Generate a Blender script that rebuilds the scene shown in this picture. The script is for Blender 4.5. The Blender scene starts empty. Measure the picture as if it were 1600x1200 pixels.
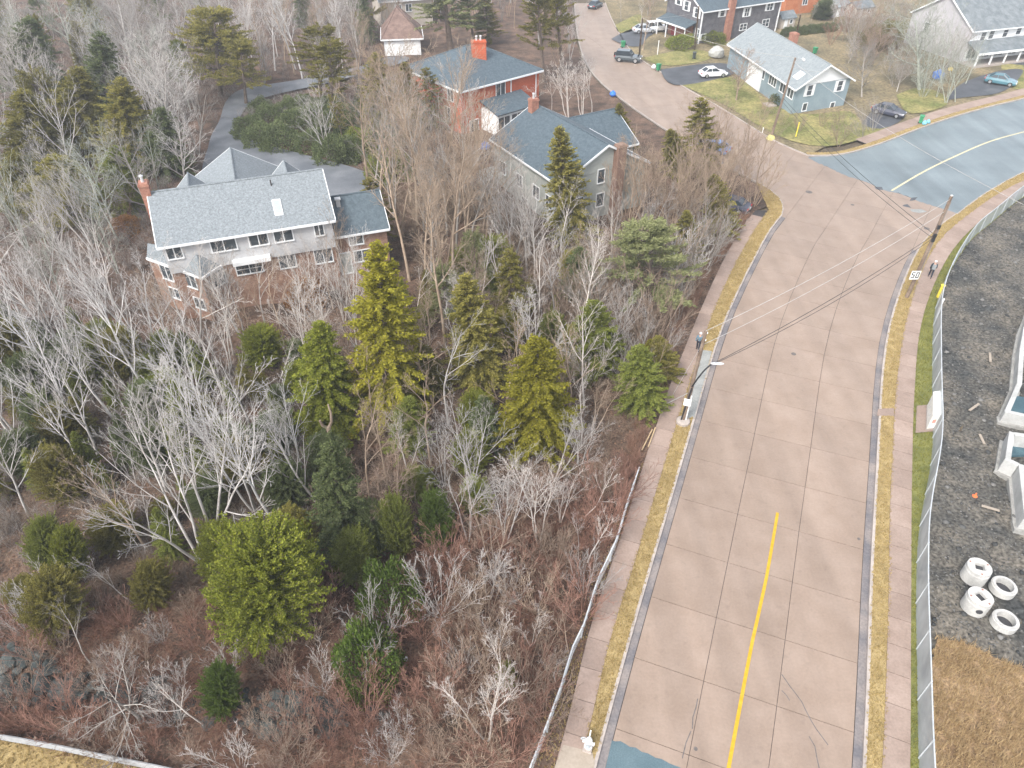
import bpy, bmesh, math, random
import numpy as np
from mathutils import Vector, Matrix, Euler, noise

random.seed(7)
rng = np.random.default_rng(7)
R = math.radians
scene = bpy.context.scene
COL = scene.collection

# ------------------------------------------------------------------ camera, world, sun, exposure
CAM_H, PITCH, FPX = 35.0, R(39.8), 1110.0          # drone at 35 m, 25 mm equivalent lens
cam_d = bpy.data.cameras.new('camera')
cam_d.sensor_width = 36.0
cam_d.lens = FPX / 1600.0 * 36.0
cam_d.clip_end = 4000.0
cam = bpy.data.objects.new('camera', cam_d)
COL.objects.link(cam)
cam.location = (0, 0, CAM_H)
cam.rotation_euler = (math.pi / 2 - PITCH, 0, 0)
scene.camera = cam

SUN_EL, SUN_AZ = R(48), R(215)                      # azimuth clockwise from +Y
w = bpy.data.worlds.new('World')
scene.world = w
w.use_nodes = True
nt = w.node_tree
nt.nodes.clear()
sky = nt.nodes.new('ShaderNodeTexSky')
sky.sky_type = 'NISHITA'
sky.sun_disc = False
sky.sun_elevation = SUN_EL
sky.sun_rotation = SUN_AZ
sky.dust_density = 3.0
hs = nt.nodes.new('ShaderNodeHueSaturation')
hs.inputs['Saturation'].default_value = 0.38
bg = nt.nodes.new('ShaderNodeBackground')
bg.inputs['Strength'].default_value = 0.15
wo = nt.nodes.new('ShaderNodeOutputWorld')
nt.links.new(sky.outputs[0], hs.inputs['Color'])
nt.links.new(hs.outputs[0], bg.inputs['Color'])
nt.links.new(bg.outputs[0], wo.inputs['Surface'])

sd = bpy.data.lights.new('sun', 'SUN')
sd.energy = 1.3
sd.angle = R(14)
sd.color = (1.0, 0.96, 0.9)
sun = bpy.data.objects.new('sun', sd)
COL.objects.link(sun)
sdir = Vector((math.sin(SUN_AZ) * math.cos(SUN_EL), math.cos(SUN_AZ) * math.cos(SUN_EL), math.sin(SUN_EL)))
sun.rotation_euler = sdir.to_track_quat('Z', 'Y').to_euler()

vs = scene.view_settings
vs.view_transform = 'Standard'
vs.look = 'None'
vs.exposure = 1.3
vs.gamma = 1.0
vs.use_curve_mapping = False
scene.render.engine = 'CYCLES'
scene.cycles.max_bounces = 6
scene.cycles.diffuse_bounces = 3
scene.cycles.transparent_max_bounces = 12
scene.cycles.use_denoising = True

# ------------------------------------------------------------------ helpers: survey from the photo to ground points
def at(px, py, z=0.0):
    u = (px - 800) / FPX
    v = (600 - py) / FPX
    dy = math.cos(PITCH) + v * math.sin(PITCH)
    dz = -math.sin(PITCH) + v * math.cos(PITCH)
    t = (z - CAM_H) / dz
    return Vector((u * t, dy * t, z))

def proj(p):
    z = p[2] - CAM_H
    f = p[1] * math.cos(PITCH) - z * math.sin(PITCH)
    u = p[1] * math.sin(PITCH) + z * math.cos(PITCH)
    return (800 + FPX * p[0] / f, 600 - FPX * u / f, f)

def height_to(base, top_py):
    lo, hi = 0.0, 33.0
    for _ in range(40):
        m = (lo + hi) / 2
        if proj((base.x, base.y, m))[1] > top_py:
            lo = m
        else:
            hi = m
    return lo

def pts(lst, z=0.0):
    return [at(x, y, z) for x, y in lst]

def smooth(P, step=1.0):
    P = [Vector((p[0], p[1], 0)) for p in P]
    out = []
    n = len(P)
    for i in range(n - 1):
        p0, p1, p2, p3 = P[max(i - 1, 0)], P[i], P[i + 1], P[min(i + 2, n - 1)]
        k = max(1, int((p2 - p1).length / step))
        for j in range(k):
            t = j / k
            out.append(0.5 * ((2 * p1) + (p2 - p0) * t + (2 * p0 - 5 * p1 + 4 * p2 - p3) * t * t + (3 * p1 - p0 - 3 * p2 + p3) * t ** 3))
    out.append(P[-1])
    return out

def relax(P, it=6):
    P = [p.copy() for p in P]
    for _ in range(it):
        Q = [p.copy() for p in P]
        for i in range(1, len(P) - 1):
            P[i] = (Q[i - 1] + 2 * Q[i] + Q[i + 1]) / 4
    return P

def resample(P, step):
    out = [P[0].copy()]
    acc = 0.0
    for a, b in zip(P, P[1:]):
        d = (b - a).length
        if d < 1e-6:
            continue
        t = step - acc
        while t <= d:
            out.append(a.lerp(b, t / d))
            t += step
        acc = d - (t - step)
    return out

def offset(P, d):
    """line shifted to its right by d"""
    out = []
    for i, p in enumerate(P):
        a = P[max(i - 1, 0)]
        b = P[min(i + 1, len(P) - 1)]
        t = (b - a).normalized()
        out.append(Vector((p.x + t.y * d, p.y - t.x * d, p.z)))
    return out

def inside(p, poly):
    x, y = p[0], p[1]
    c = False
    j = len(poly) - 1
    for i in range(len(poly)):
        xi, yi = poly[i][0], poly[i][1]
        xj, yj = poly[j][0], poly[j][1]
        if (yi > y) != (yj > y) and x < (xj - xi) * (y - yi) / (yj - yi) + xi:
            c = not c
        j = i
    return c

def clip(subject, cell):
    """Sutherland-Hodgman: polygon subject against a convex counterclockwise cell"""
    out = [(p[0], p[1]) for p in subject]
    n = len(cell)
    for i in range(n):
        ax, ay = cell[i][0], cell[i][1]
        bx, by = cell[(i + 1) % n][0], cell[(i + 1) % n][1]
        ex, ey = bx - ax, by - ay
        src, out = out, []
        m = len(src)
        if m == 0:
            return []
        for j in range(m):
            px, py = src[j]
            qx, qy = src[(j + 1) % m]
            dp = ex * (py - ay) - ey * (px - ax)
            dq = ex * (qy - ay) - ey * (qx - ax)
            if dp >= 0:
                out.append((px, py))
            if (dp >= 0) != (dq >= 0):
                t = dp / (dp - dq)
                out.append((px + (qx - px) * t, py + (qy - py) * t))
    return out

def area(poly):
    s = 0
    for i in range(len(poly)):
        a, b = poly[i], poly[(i + 1) % len(poly)]
        s += a[0] * b[1] - a[1] * b[0]
    return s / 2

def ccw(poly):
    return list(poly) if area(poly) > 0 else list(reversed(poly))

# ------------------------------------------------------------------ helpers: materials
MATS = {}

def mat(name, c1, c2=None, scale=1.0, rough=0.8, bump=0.0, bscale=None, fine=0.12, objrand=0.0, metal=0.0, spec=0.3,
        space='world', detail=6.0, coat=0.0, streak=None, spots=0.0):
    """two-tone noise colour + fine grain + optional bump, optional per-object brightness"""
    if name in MATS:
        return MATS[name]
    m = bpy.data.materials.new(name)
    MATS[name] = m
    m.use_nodes = True
    t = m.node_tree
    N, L = t.nodes, t.links
    b = N['Principled BSDF']
    b.inputs['Roughness'].default_value = rough
    b.inputs['Metallic'].default_value = metal
    b.inputs['Specular IOR Level'].default_value = spec
    b.inputs['Coat Weight'].default_value = coat
    c2 = c2 or c1
    if space == 'world':
        g = N.new('ShaderNodeNewGeometry').outputs['Position']
    else:
        g = N.new('ShaderNodeTexCoord').outputs['Object']
    n1 = N.new('ShaderNodeTexNoise')
    n1.inputs['Scale'].default_value = scale
    n1.inputs['Detail'].default_value = detail
    n1.inputs['Roughness'].default_value = 0.6
    L.new(g, n1.inputs['Vector'])
    r = N.new('ShaderNodeValToRGB')
    r.color_ramp.elements[0].position = 0.36
    r.color_ramp.elements[1].position = 0.64
    r.color_ramp.elements[0].color = (*c1, 1)
    r.color_ramp.elements[1].color = (*c2, 1)
    L.new(n1.outputs[0], r.inputs[0])
    col = r.outputs[0]
    n2 = N.new('ShaderNodeTexNoise')
    n2.inputs['Scale'].default_value = bscale or scale * 12
    n2.inputs['Detail'].default_value = 4
    L.new(g, n2.inputs['Vector'])
    if fine:
        mr = N.new('ShaderNodeMapRange')
        mr.inputs[1].default_value = 0.3
        mr.inputs[2].default_value = 0.7
        mr.inputs[3].default_value = 1 - fine
        mr.inputs[4].default_value = 1 + fine
        L.new(n2.outputs[0], mr.inputs[0])
        mx = N.new('ShaderNodeVectorMath')
        mx.operation = 'SCALE'
        L.new(col, mx.inputs[0])
        L.new(mr.outputs[0], mx.inputs['Scale'])
        col = mx.outputs[0]
    def times(col, vec, lo, hi, a, b_):
        n3 = N.new('ShaderNodeTexNoise')
        n3.inputs['Scale'].default_value = 1.0
        n3.inputs['Detail'].default_value = 5
        L.new(vec, n3.inputs['Vector'])
        mr = N.new('ShaderNodeMapRange')
        for k, v in ((1, lo), (2, hi), (3, a), (4, b_)):
            mr.inputs[k].default_value = v
        L.new(n3.outputs[0], mr.inputs[0])
        mx = N.new('ShaderNodeVectorMath')
        mx.operation = 'SCALE'
        L.new(col, mx.inputs[0])
        L.new(mr.outputs[0], mx.inputs['Scale'])
        return mx.outputs[0]
    if streak:                                          # tyre-polished bands along a direction
        mp = N.new('ShaderNodeMapping')
        mp.inputs['Rotation'].default_value = (0, 0, streak[0])
        mp.inputs['Scale'].default_value = (streak[2], .035, .1)
        L.new(g, mp.inputs['Vector'])
        col = times(col, mp.outputs[0], .32, .68, 1 - streak[1], 1 + streak[1])
    if spots:                                           # drips, blotches, wear
        mp = N.new('ShaderNodeMapping')
        mp.inputs['Scale'].default_value = (1.7, 1.7, 1)
        L.new(g, mp.inputs['Vector'])
        col = times(col, mp.outputs[0], .6, .74, 1, 1 - spots)
    if objrand:
        oi = N.new('ShaderNodeObjectInfo')
        mr = N.new('ShaderNodeMapRange')
        mr.inputs[3].default_value = 1 - objrand
        mr.inputs[4].default_value = 1 + objrand
        L.new(oi.outputs['Random'], mr.inputs[0])
        mx = N.new('ShaderNodeVectorMath')
        mx.operation = 'SCALE'
        L.new(col, mx.inputs[0])
        L.new(mr.outputs[0], mx.inputs['Scale'])
        col = mx.outputs[0]
    L.new(col, b.inputs['Base Color'])
    if bump:
        bp = N.new('ShaderNodeBump')
        bp.inputs['Strength'].default_value = bump
        bp.inputs['Distance'].default_value = 0.05
        L.new(n2.outputs[0], bp.inputs['Height'])
        L.new(bp.outputs[0], b.inputs['Normal'])
    return m

def leafmat(name, a, b_, rough=0.7, objrand=0.2, transl=0.42):
    """foliage: every needle spray its own shade between a and b_, every tree a little lighter or darker"""
    if name in MATS:
        return MATS[name]
    m = bpy.data.materials.new(name)
    MATS[name] = m
    m.use_nodes = True
    t = m.node_tree
    N, L = t.nodes, t.links
    N.remove(N['Principled BSDF'])
    g = N.new('ShaderNodeNewGeometry')
    r = N.new('ShaderNodeValToRGB')
    r.color_ramp.elements[0].color = (*a, 1)
    r.color_ramp.elements[1].color = (*b_, 1)
    L.new(g.outputs['Random Per Island'], r.inputs[0])
    oi = N.new('ShaderNodeObjectInfo')
    mr = N.new('ShaderNodeMapRange')
    mr.inputs[3].default_value = 1 - objrand
    mr.inputs[4].default_value = 1 + objrand
    L.new(oi.outputs['Random'], mr.inputs[0])
    mx = N.new('ShaderNodeVectorMath')
    mx.operation = 'SCALE'
    L.new(r.outputs[0], mx.inputs[0])
    L.new(mr.outputs[0], mx.inputs['Scale'])
    d = N.new('ShaderNodeBsdfDiffuse')
    tr = N.new('ShaderNodeBsdfTranslucent')
    L.new(mx.outputs[0], d.inputs['Color'])
    L.new(mx.outputs[0], tr.inputs['Color'])
    ms = N.new('ShaderNodeMixShader')
    ms.inputs[0].default_value = transl
    L.new(d.outputs[0], ms.inputs[1])
    L.new(tr.outputs[0], ms.inputs[2])
    L.new(ms.outputs[0], N['Material Output'].inputs['Surface'])
    return m

# ------------------------------------------------------------------ helpers: meshes and objects
class MB:
    """collects shapes into one mesh (world coordinates; build() shifts them to the parent's base)"""
    def __init__(s):
        s.v, s.f, s.m = [], [], []

    def add(s, vs, fs, mi=0):
        o = len(s.v)
        s.v += [tuple(v) for v in vs]
        s.f += [tuple(i + o for i in f) for f in fs]
        s.m += [mi] * len(fs)

    def hexa(s, b, t, mi=0):
        """b, t: four corners each (counterclockwise from above)"""
        s.add(list(b) + list(t), [(3, 2, 1, 0), (4, 5, 6, 7), (0, 1, 5, 4), (1, 2, 6, 5), (2, 3, 7, 6), (3, 0, 4, 7)], mi)

    def prism(s, poly, z0, z1, mi=0, bottom=True):
        P = ccw(poly)
        n = len(P)
        vs_ = [(p[0], p[1], z0) for p in P] + [(p[0], p[1], z1) for p in P]
        fs = [tuple(range(n, 2 * n))] + [(i, (i + 1) % n, n + (i + 1) % n, n + i) for i in range(n)]
        if bottom:
            fs.append(tuple(range(n - 1, -1, -1)))
        s.add(vs_, fs, mi)

    def box(s, c, sx, sy, sz, rot=0.0, mi=0):
        """centre of the bottom face c"""
        ca, sa = math.cos(rot), math.sin(rot)
        q = []
        for z in (0, sz):
            for x, y in ((-1, -1), (1, -1), (1, 1), (-1, 1)):
                X, Y = x * sx / 2, y * sy / 2
                q.append((c[0] + X * ca - Y * sa, c[1] + X * sa + Y * ca, c[2] + z))
        s.hexa(q[:4], q[4:], mi)

    def tube(s, P, rad, sides=6, mi=0, cap=True):
        P = [Vector(p) for p in P]
        if not hasattr(rad, '__len__'):
            rad = [rad] * len(P)
        rings = []
        up = Vector((0.31, 0.17, 0.93))
        for i, p in enumerate(P):
            d = (P[min(i + 1, len(P) - 1)] - P[max(i - 1, 0)])
            d = d.normalized() if d.length > 1e-9 else Vector((0, 0, 1))
            a = d.cross(up)
            if a.length < 0.05:
                a = d.cross(Vector((1, 0, 0)))
            a.normalize()
            b = d.cross(a)
            rings.append([p + (a * math.cos(2 * math.pi * k / sides) + b * math.sin(2 * math.pi * k / sides)) * rad[i] for k in range(sides)])
        vs_ = [v for r in rings for v in r]
        fs = []
        for i in range(len(P) - 1):
            for k in range(sides):
                k2 = (k + 1) % sides
                fs.append((i * sides + k, (i + 1) * sides + k, (i + 1) * sides + k2, i * sides + k2))
        if cap:
            fs.append(tuple(range(sides)))
            fs.append(tuple(range(len(vs_) - 1, len(vs_) - sides - 1, -1)))
        s.add(vs_, fs, mi)

    def lathe(s, c, prof, sides=16, mi=0, closed=False):
        """prof: list of (radius, z)"""
        vs_ = []
        for r_, z in prof:
            for k in range(sides):
                a = 2 * math.pi * k / sides
                vs_.append((c[0] + r_ * math.cos(a), c[1] + r_ * math.sin(a), c[2] + z))
        fs = []
        n = len(prof)
        for i in range(n if closed else n - 1):
            i2 = (i + 1) % n
            for k in range(sides):
                k2 = (k + 1) % sides
                fs.append((i * sides + k, i * sides + k2, i2 * sides + k2, i2 * sides + k))
        if not closed:
            if prof[-1][0] > 1e-4:
                fs.append(tuple((n - 1) * sides + k for k in range(sides)))
            if prof[0][0] > 1e-4:
                fs.append(tuple(k for k in range(sides - 1, -1, -1)))
        s.add(vs_, fs, mi)

    def mesh(s, name, mats, org=(0, 0, 0)):
        me = bpy.data.meshes.new(name)
        me.from_pydata([(v[0] - org[0], v[1] - org[1], v[2] - org[2]) for v in s.v], [], s.f)
        for m_ in (mats if isinstance(mats, (list, tuple)) else [mats]):
            me.materials.append(m_)
        if any(s.m):
            me.polygons.foreach_set('material_index', s.m)
        me.update()
        return me

    def build(s, name, mats, parent=None, org=None, label=None):
        """one mesh object; org: world place of the object's origin (parent's base by default)"""
        base = root_loc(parent) if parent is not None else Vector((0, 0, 0))
        o0 = Vector(org) if org is not None else base
        o = link(bpy.data.objects.new(name, s.mesh(name, mats, o0)), parent)
        o.location = o0 - base
        if label:
            o['label'] = label
        return o

def link(o, parent=None):
    COL.objects.link(o)
    if parent is not None:
        o.parent = parent
    return o

def root_loc(o):
    l = Vector((0, 0, 0))
    while o is not None:
        l += o.location
        o = o.parent
    return l

def tag(o, label=None, cat=None, group=None, kind=None):
    for k, v in (('label', label), ('category', cat), ('group', group), ('kind', kind)):
        if v:
            o[k] = v
    return o

def thing(name, label, cat, loc=(0, 0, 0), group=None):
    o = bpy.data.objects.new(name, None)
    o.empty_display_size = 0.2
    COL.objects.link(o)
    o.location = loc
    return tag(o, label, cat, group)

def npmesh(name, V, F, mats):
    """V (n,3), F (m,3) or (m,4) arrays"""
    me = bpy.data.meshes.new(name)
    V = np.asarray(V, dtype=np.float32)
    F = np.asarray(F, dtype=np.int32)
    k = F.shape[1]
    me.vertices.add(len(V))
    me.vertices.foreach_set('co', V.ravel())
    me.loops.add(F.size)
    me.loops.foreach_set('vertex_index', F.ravel())
    me.polygons.add(len(F))
    me.polygons.foreach_set('loop_start', np.arange(0, F.size, k, dtype=np.int32))
    me.polygons.foreach_set('loop_total', np.full(len(F), k, dtype=np.int32))
    me.update(calc_edges=True)
    for m_ in (mats if isinstance(mats, (list, tuple)) else [mats]):
        me.materials.append(m_)
    return me

def bdist(p, poly):
    best = 1e9
    x, y = p
    for i in range(len(poly)):
        ax, ay = poly[i][0], poly[i][1]
        bx, by = poly[(i + 1) % len(poly)][0], poly[(i + 1) % len(poly)][1]
        ex, ey = bx - ax, by - ay
        l2 = ex * ex + ey * ey
        t = 0 if l2 == 0 else max(0, min(1, ((x - ax) * ex + (y - ay) * ey) / l2))
        d = (ax + ex * t - x) ** 2 + (ay + ey * t - y) ** 2
        if d < best:
            best = d
    return math.sqrt(best)

def sheet(name, poly, z, m, kind='structure', step=None, relief=0.0, rscale=0.25, fade=2.0, thick=None):
    """a piece of ground: flat polygon, or a grid with relief that fades towards its edge"""
    poly = ccw([(p[0], p[1]) for p in poly])
    b = MB()
    if step is None:
        if thick:
            b.prism(poly, z - thick, z, bottom=False)
        else:
            b.add([(p[0], p[1], z) for p in poly], [tuple(range(len(poly)))])
    else:
        idx = {}
        def vid(x, y):
            k = (round(x, 3), round(y, 3))
            if k not in idx:
                d = bdist((x, y), poly)
                n_ = noise.noise((x * rscale, y * rscale, 1.7)) + 0.5 * noise.noise((x * rscale * 2.7, y * rscale * 2.7, 4.2))
                idx[k] = len(b.v)
                b.v.append((x, y, z + relief * n_ * min(1, d / fade)))
            return idx[k]
        xs = [p[0] for p in poly]
        ys = [p[1] for p in poly]
        edge = set()
        for i in range(len(poly)):
            a, c = poly[i], poly[(i + 1) % len(poly)]
            k = max(1, int(math.dist(a, c) / (step * 0.3)))
            for j in range(k + 1):
                gx = math.floor((a[0] + (c[0] - a[0]) * j / k) / step)
                gy = math.floor((a[1] + (c[1] - a[1]) * j / k) / step)
                edge.add((gx, gy))
        for gx in range(math.floor(min(xs) / step), math.ceil(max(xs) / step)):
            for gy in range(math.floor(min(ys) / step), math.ceil(max(ys) / step)):
                c = [(gx * step, gy * step), (gx * step + step, gy * step), (gx * step + step, gy * step + step), (gx * step, gy * step + step)]
                if (gx, gy) in edge:
                    q = clip(poly, c)
                    f = []
                    for x, y in q:
                        k = vid(x, y)
                        if k not in f:
                            f.append(k)
                    if len(f) > 2:
                        b.f.append(tuple(f))
                        b.m.append(0)
                elif inside((gx * step + step / 2, gy * step + step / 2), poly):
                    b.f.append(tuple(vid(x, y) for x, y in c))
                    b.m.append(0)
    o = b.build(name, m)
    tag(o, kind=kind)
    return o

# ------------------------------------------------------------------ materials
M_slab = mat('pink_concrete', (0.250, 0.186, 0.143), (0.290, 0.221, 0.175), 0.5, 0.48, 0.25, 7.0, 0.06, objrand=0.04, spec=0.45, streak=(R(22), .1, .55), spots=.13)
M_walk = mat('sidewalk_concrete', (0.262, 0.195, 0.160), (0.32, 0.245, 0.205), 0.6, 0.8, 0.25, 9.0, 0.1, objrand=0.09, spots=.16)
M_joint = mat('joint_dirt', (0.05, 0.045, 0.045), None, 1, 0.95)
M_gutter = mat('gutter_concrete', (0.13, 0.125, 0.135), (0.26, 0.225, 0.205), 0.5, 0.6, 0.2, 8, 0.15)
M_kerb = mat('kerb_concrete', (0.32, 0.28, 0.255), (0.42, 0.37, 0.335), 1.2, 0.8, 0.2, 10, 0.1)
M_pad = mat('grey_concrete', (0.24, 0.245, 0.235), (0.31, 0.315, 0.30), 1.0, 0.8, 0.2, 8, 0.1)
M_tan = mat('tan_concrete', (0.30, 0.255, 0.205), (0.36, 0.305, 0.25), 0.8, 0.8, 0.2, 8, 0.08)
M_asph = mat('worn_asphalt', (0.125, 0.155, 0.167), (0.18, 0.215, 0.227), 0.14, 0.42, 0.3, 14, 0.12, spec=0.5, streak=(R(-62), .16, .5), spots=.12)
M_dark = mat('dark_asphalt', (0.05, 0.055, 0.062), (0.085, 0.09, 0.1), 0.4, 0.55, 0.3, 10, 0.15, spec=0.45)
M_patch = mat('new_asphalt', (0.07, 0.115, 0.135), (0.10, 0.15, 0.17), 0.5, 0.5, 0.3, 14, 0.15, spec=0.5)
M_yellow = mat('yellow_paint', (0.44, 0.27, 0.012), (0.52, 0.33, 0.03), 3, 0.7, 0, 30, 0.1)
M_cream = mat('worn_yellow_paint', (0.46, 0.41, 0.25), (0.56, 0.51, 0.36), 3, 0.7, 0, 30, 0.1)
M_white = mat('white_paint', (0.74, 0.74, 0.73), (0.80, 0.80, 0.79), 1.5, 0.5, 0, 30, 0.04)
M_floor = mat('leaf_litter', (0.058, 0.041, 0.031), (0.165, 0.105, 0.074), 0.45, 0.95, 1.0, 7, 0.5)
M_far = mat('ground_soil', (0.07, 0.055, 0.04), (0.14, 0.11, 0.07), 0.2, 0.95, 0.5, 4, 0.3)
M_lawn = mat('winter_lawn', (0.12, 0.135, 0.04), (0.27, 0.235, 0.095), 0.28, 0.95, 0.9, 3.5, 0.4, spots=.3)
M_lawnb = mat('dormant_lawn', (0.115, 0.10, 0.06), (0.24, 0.19, 0.11), 0.2, 0.95, 0.9, 2.5, 0.4, spots=.35)
M_gravel = mat('dark_gravel', (0.045, 0.047, 0.046), (0.135, 0.12, 0.098), 0.3, 0.9, 1.0, 5, 0.7, spots=.35)
M_dry = mat('dry_grass_soil', (0.19, 0.125, 0.07), (0.30, 0.21, 0.12), 0.6, 0.95, 1.0, 8, 0.4)
M_stone = mat('site_stone', (0.13, 0.135, 0.14), (0.26, 0.26, 0.25), 2.5, 0.9, 0.3, 20, 0.2)
M_boulder = mat('ditch_boulder', (0.03, 0.038, 0.038), (0.085, 0.095, 0.09), 1.5, 0.8, 0.5, 9, 0.25, objrand=0.3)
M_rgrass = mat('verge_soil', (0.24, 0.175, 0.075), (0.36, 0.27, 0.125), 1.5, 0.95, 0.8, 20, 0.3)
M_ggrass = mat('green_verge_soil', (0.11, 0.12, 0.035), (0.2, 0.2, 0.06), 1.2, 0.95, 0.8, 20, 0.3)

# ------------------------------------------------------------------ the setting: ground, road, kerbs, walks
K_L = [(915, 1262), (931, 1200), (952, 1120), (972, 1050), (984, 1000), (1000, 950), (1014, 900), (1029, 850), (1045, 800), (1057, 750),
       (1074, 700), (1087, 650), (1102, 600), (1116, 550), (1134, 500), (1157, 450), (1182, 400), (1208, 352), (1222, 338)]
K_Lc = [(1222, 338), (1230, 329), (1230, 318), (1222, 308), (1205, 297), (1180, 284), (1140, 262), (1090, 233), (1030, 196), (975, 158), (935, 125), (915, 95), (905, 65), (900, 30), (898, 5)]
K_R = [(1343, 1262), (1347, 1200), (1352, 1100), (1355, 1000), (1358, 900), (1361, 850), (1364, 800), (1367, 750), (1370, 700), (1372, 650),
       (1375, 600), (1380, 550), (1390, 500), (1406, 450), (1427, 400), (1448, 368), (1470, 348), (1497, 333)]
K_Ra = [(1497, 333), (1530, 308), (1574, 282), (1606, 266), (1700, 226), (1800, 195)]
K_U = [(1800, 96), (1700, 124), (1600, 155), (1565, 163), (1495, 182), (1428, 205), (1372, 227), (1320, 242), (1288, 247), (1262, 244)]
K_S = [(1262, 244), (1235, 233), (1205, 219), (1130, 172), (1070, 138), (1030, 112), (1000, 94), (983, 78), (968, 55), (955, 30), (945, 5)]
SEAM = [(1262, 246), (1320, 273), (1355, 285), (1381, 297), (1404, 302), (1434, 313), (1469, 325), (1497, 333)]

kl = relax(smooth(pts(K_L), 1.0), 12)
klc = relax(smooth(pts(K_Lc), 1.0), 4)
kr = relax(smooth(pts(K_R), 1.0), 12)
kra = relax(smooth(pts(K_Ra), 1.0), 6)
ku = relax(smooth(pts(K_U), 1.0), 8)
ks = relax(smooth(pts(K_S), 1.0), 6)
seam = smooth(pts(SEAM), 1.5)
kr = [kr[0] + (kr[0] - kr[4]).normalized() * d for d in (8, 6, 4, 2)] + kr   # the road goes on towards and under the camera
kl = [kl[0] + (kl[0] - kl[4]).normalized() * d for d in (4, 2)] + kl

g = sheet('ground', [(-420, -60), (420, -60), (420, 620), (-420, 620)], -0.16, M_far)
road_poly = kl[:-1] + klc + list(reversed(ks)) + seam[1:-1] + list(reversed(kr))
road = sheet('road', road_poly, -0.05, M_joint)
road.name = 'road'

# concrete slabs: three lanes down to the junction, a square grid beyond
def slab_obj(name, poly, z1, m, parent, th=0.045):
    b = MB()
    b.prism(poly, z1 - th, z1, bottom=False)
    c = Vector((sum(p[0] for p in poly) / len(poly), sum(p[1] for p in poly) / len(poly), z1))
    return b.build(name, m, parent, org=c)

def inset(poly, d):
    P = [(p[0], p[1]) for p in ccw(poly)]
    c = (sum(p[0] for p in P) / len(P), sum(p[1] for p in P) / len(P))
    out = []
    for p in P:
        l = math.dist(p, c)
        k = max(0.0, 1 - d * 1.41 / max(l, 0.3))
        out.append((c[0] + (p[0] - c[0]) * k, c[1] + (p[1] - c[1]) * k))
    return out

GUT = 0.42
rowL = resample(offset(kl, GUT), 3.95)
krg = offset(kr, -GUT)
def cross(p, t, line):
    n_ = Vector((t.y, -t.x, 0))
    best, bp = 1e9, None
    for a, b in zip(line, line[1:]):
        e = b - a
        den = n_.x * e.y - n_.y * e.x
        if abs(den) < 1e-9:
            continue
        w_ = a - p
        s_ = (w_.x * e.y - w_.y * e.x) / den
        u_ = (w_.x * n_.y - w_.y * n_.x) / den
        if -1e-6 <= u_ <= 1 + 1e-6 and s_ > 0 and s_ < best:
            best, bp = s_, a + e * u_
    return bp
rows = []
for i, p in enumerate(rowL):
    a, b = rowL[max(i - 1, 0)], rowL[min(i + 1, len(rowL) - 1)]
    t = (b - a).normalized()
    q = cross(p, t, krg)
    if q is None or (q - p).length > 16:
        if rows:
            break
        continue
    rows.append((p, q))
JW = 0.014
for (p0, q0), (p1, q1) in zip(rows, rows[1:]):
    for c in range(3):
        f0, f1 = c / 3, (c + 1) / 3
        quad = [p0.lerp(q0, f0), p0.lerp(q0, f1), p1.lerp(q1, f1), p1.lerp(q1, f0)]
        slab_obj('slab', inset(quad, JW), 0.0, M_slab, road)
# junction and side street
pl, ql = rows[-1]
ex = (ql - pl).normalized()
ey = Vector((-ex.y, ex.x, 0))
wl = (ql - pl).length / 3
main_cut = kl[:-1] + klc + list(reversed(ks)) + seam[1:-1] + list(reversed(kr))
side_dir = (ks[-30] - ks[8]).normalized()
side_nrm = Vector((-side_dir.y, side_dir.x, 0))
s0 = klc[12]
def side_t(p):
    return (Vector((p[0], p[1], 0)) - s0).dot(side_dir)
half = [(s0 - side_nrm * 200), (s0 - side_nrm * 200 - side_dir * 400), (s0 + side_nrm * 200 - side_dir * 400), (s0 + side_nrm * 200)]
jpoly = clip(main_cut, ccw(half))
half2 = [(s0 - side_nrm * 200), (s0 + side_nrm * 200), (s0 + side_nrm * 200 + side_dir * 400), (s0 - side_nrm * 200 + side_dir * 400)]
spoly = clip(main_cut, ccw(half2))
for i in range(-9, 9):
    for j in range(0, 14):
        o = pl + ex * (wl * i) + ey * (3.95 * j + 0.0)
        cell = [o, o + ex * wl, o + ex * wl + ey * 3.95, o + ey * 3.95]
        cell = inset(cell, JW * 0.7)
        q = clip(jpoly, ccw([(p[0], p[1]) for p in cell]))
        if len(q) > 2 and abs(area(q)) > 0.25:
            slab_obj('slab', q, 0.0, M_slab, road)
sn = -side_nrm if side_nrm.x < 0 else side_nrm
for i in range(-4, 5):
    for j in range(0, 22):
        o = s0 + sn * (4.6 * i) + side_dir * (5.2 * j)
        cell = [o, o + sn * 4.6, o + sn * 4.6 + side_dir * 5.2, o + side_dir * 5.2]
        cell = inset(cell, JW * 0.6)
        q = clip(spoly, ccw([(p[0], p[1]) for p in cell]))
        if len(q) > 2 and abs(area(q)) > 0.3:
            slab_obj('slab', q, 0.0, M_slab, road)

def ribbon(name, A, B, z, m, parent=None, kind=None):
    b = MB()
    n_ = min(len(A), len(B))
    vs_ = [(p.x, p.y, z) for p in A[:n_]] + [(p.x, p.y, z) for p in B[:n_]]
    b.add(vs_, [(i, n_ + i, n_ + i + 1, i + 1) for i in range(n_ - 1)])
    o = b.build(name, m, parent)
    if kind:
        tag(o, kind=kind)
    return o

ribbon('gutter', kl, offset(kl, GUT - 0.02), -0.006, M_gutter, road)
ribbon('gutter', offset(kr, -GUT + 0.02), kr, -0.006, M_gutter, road)

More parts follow.
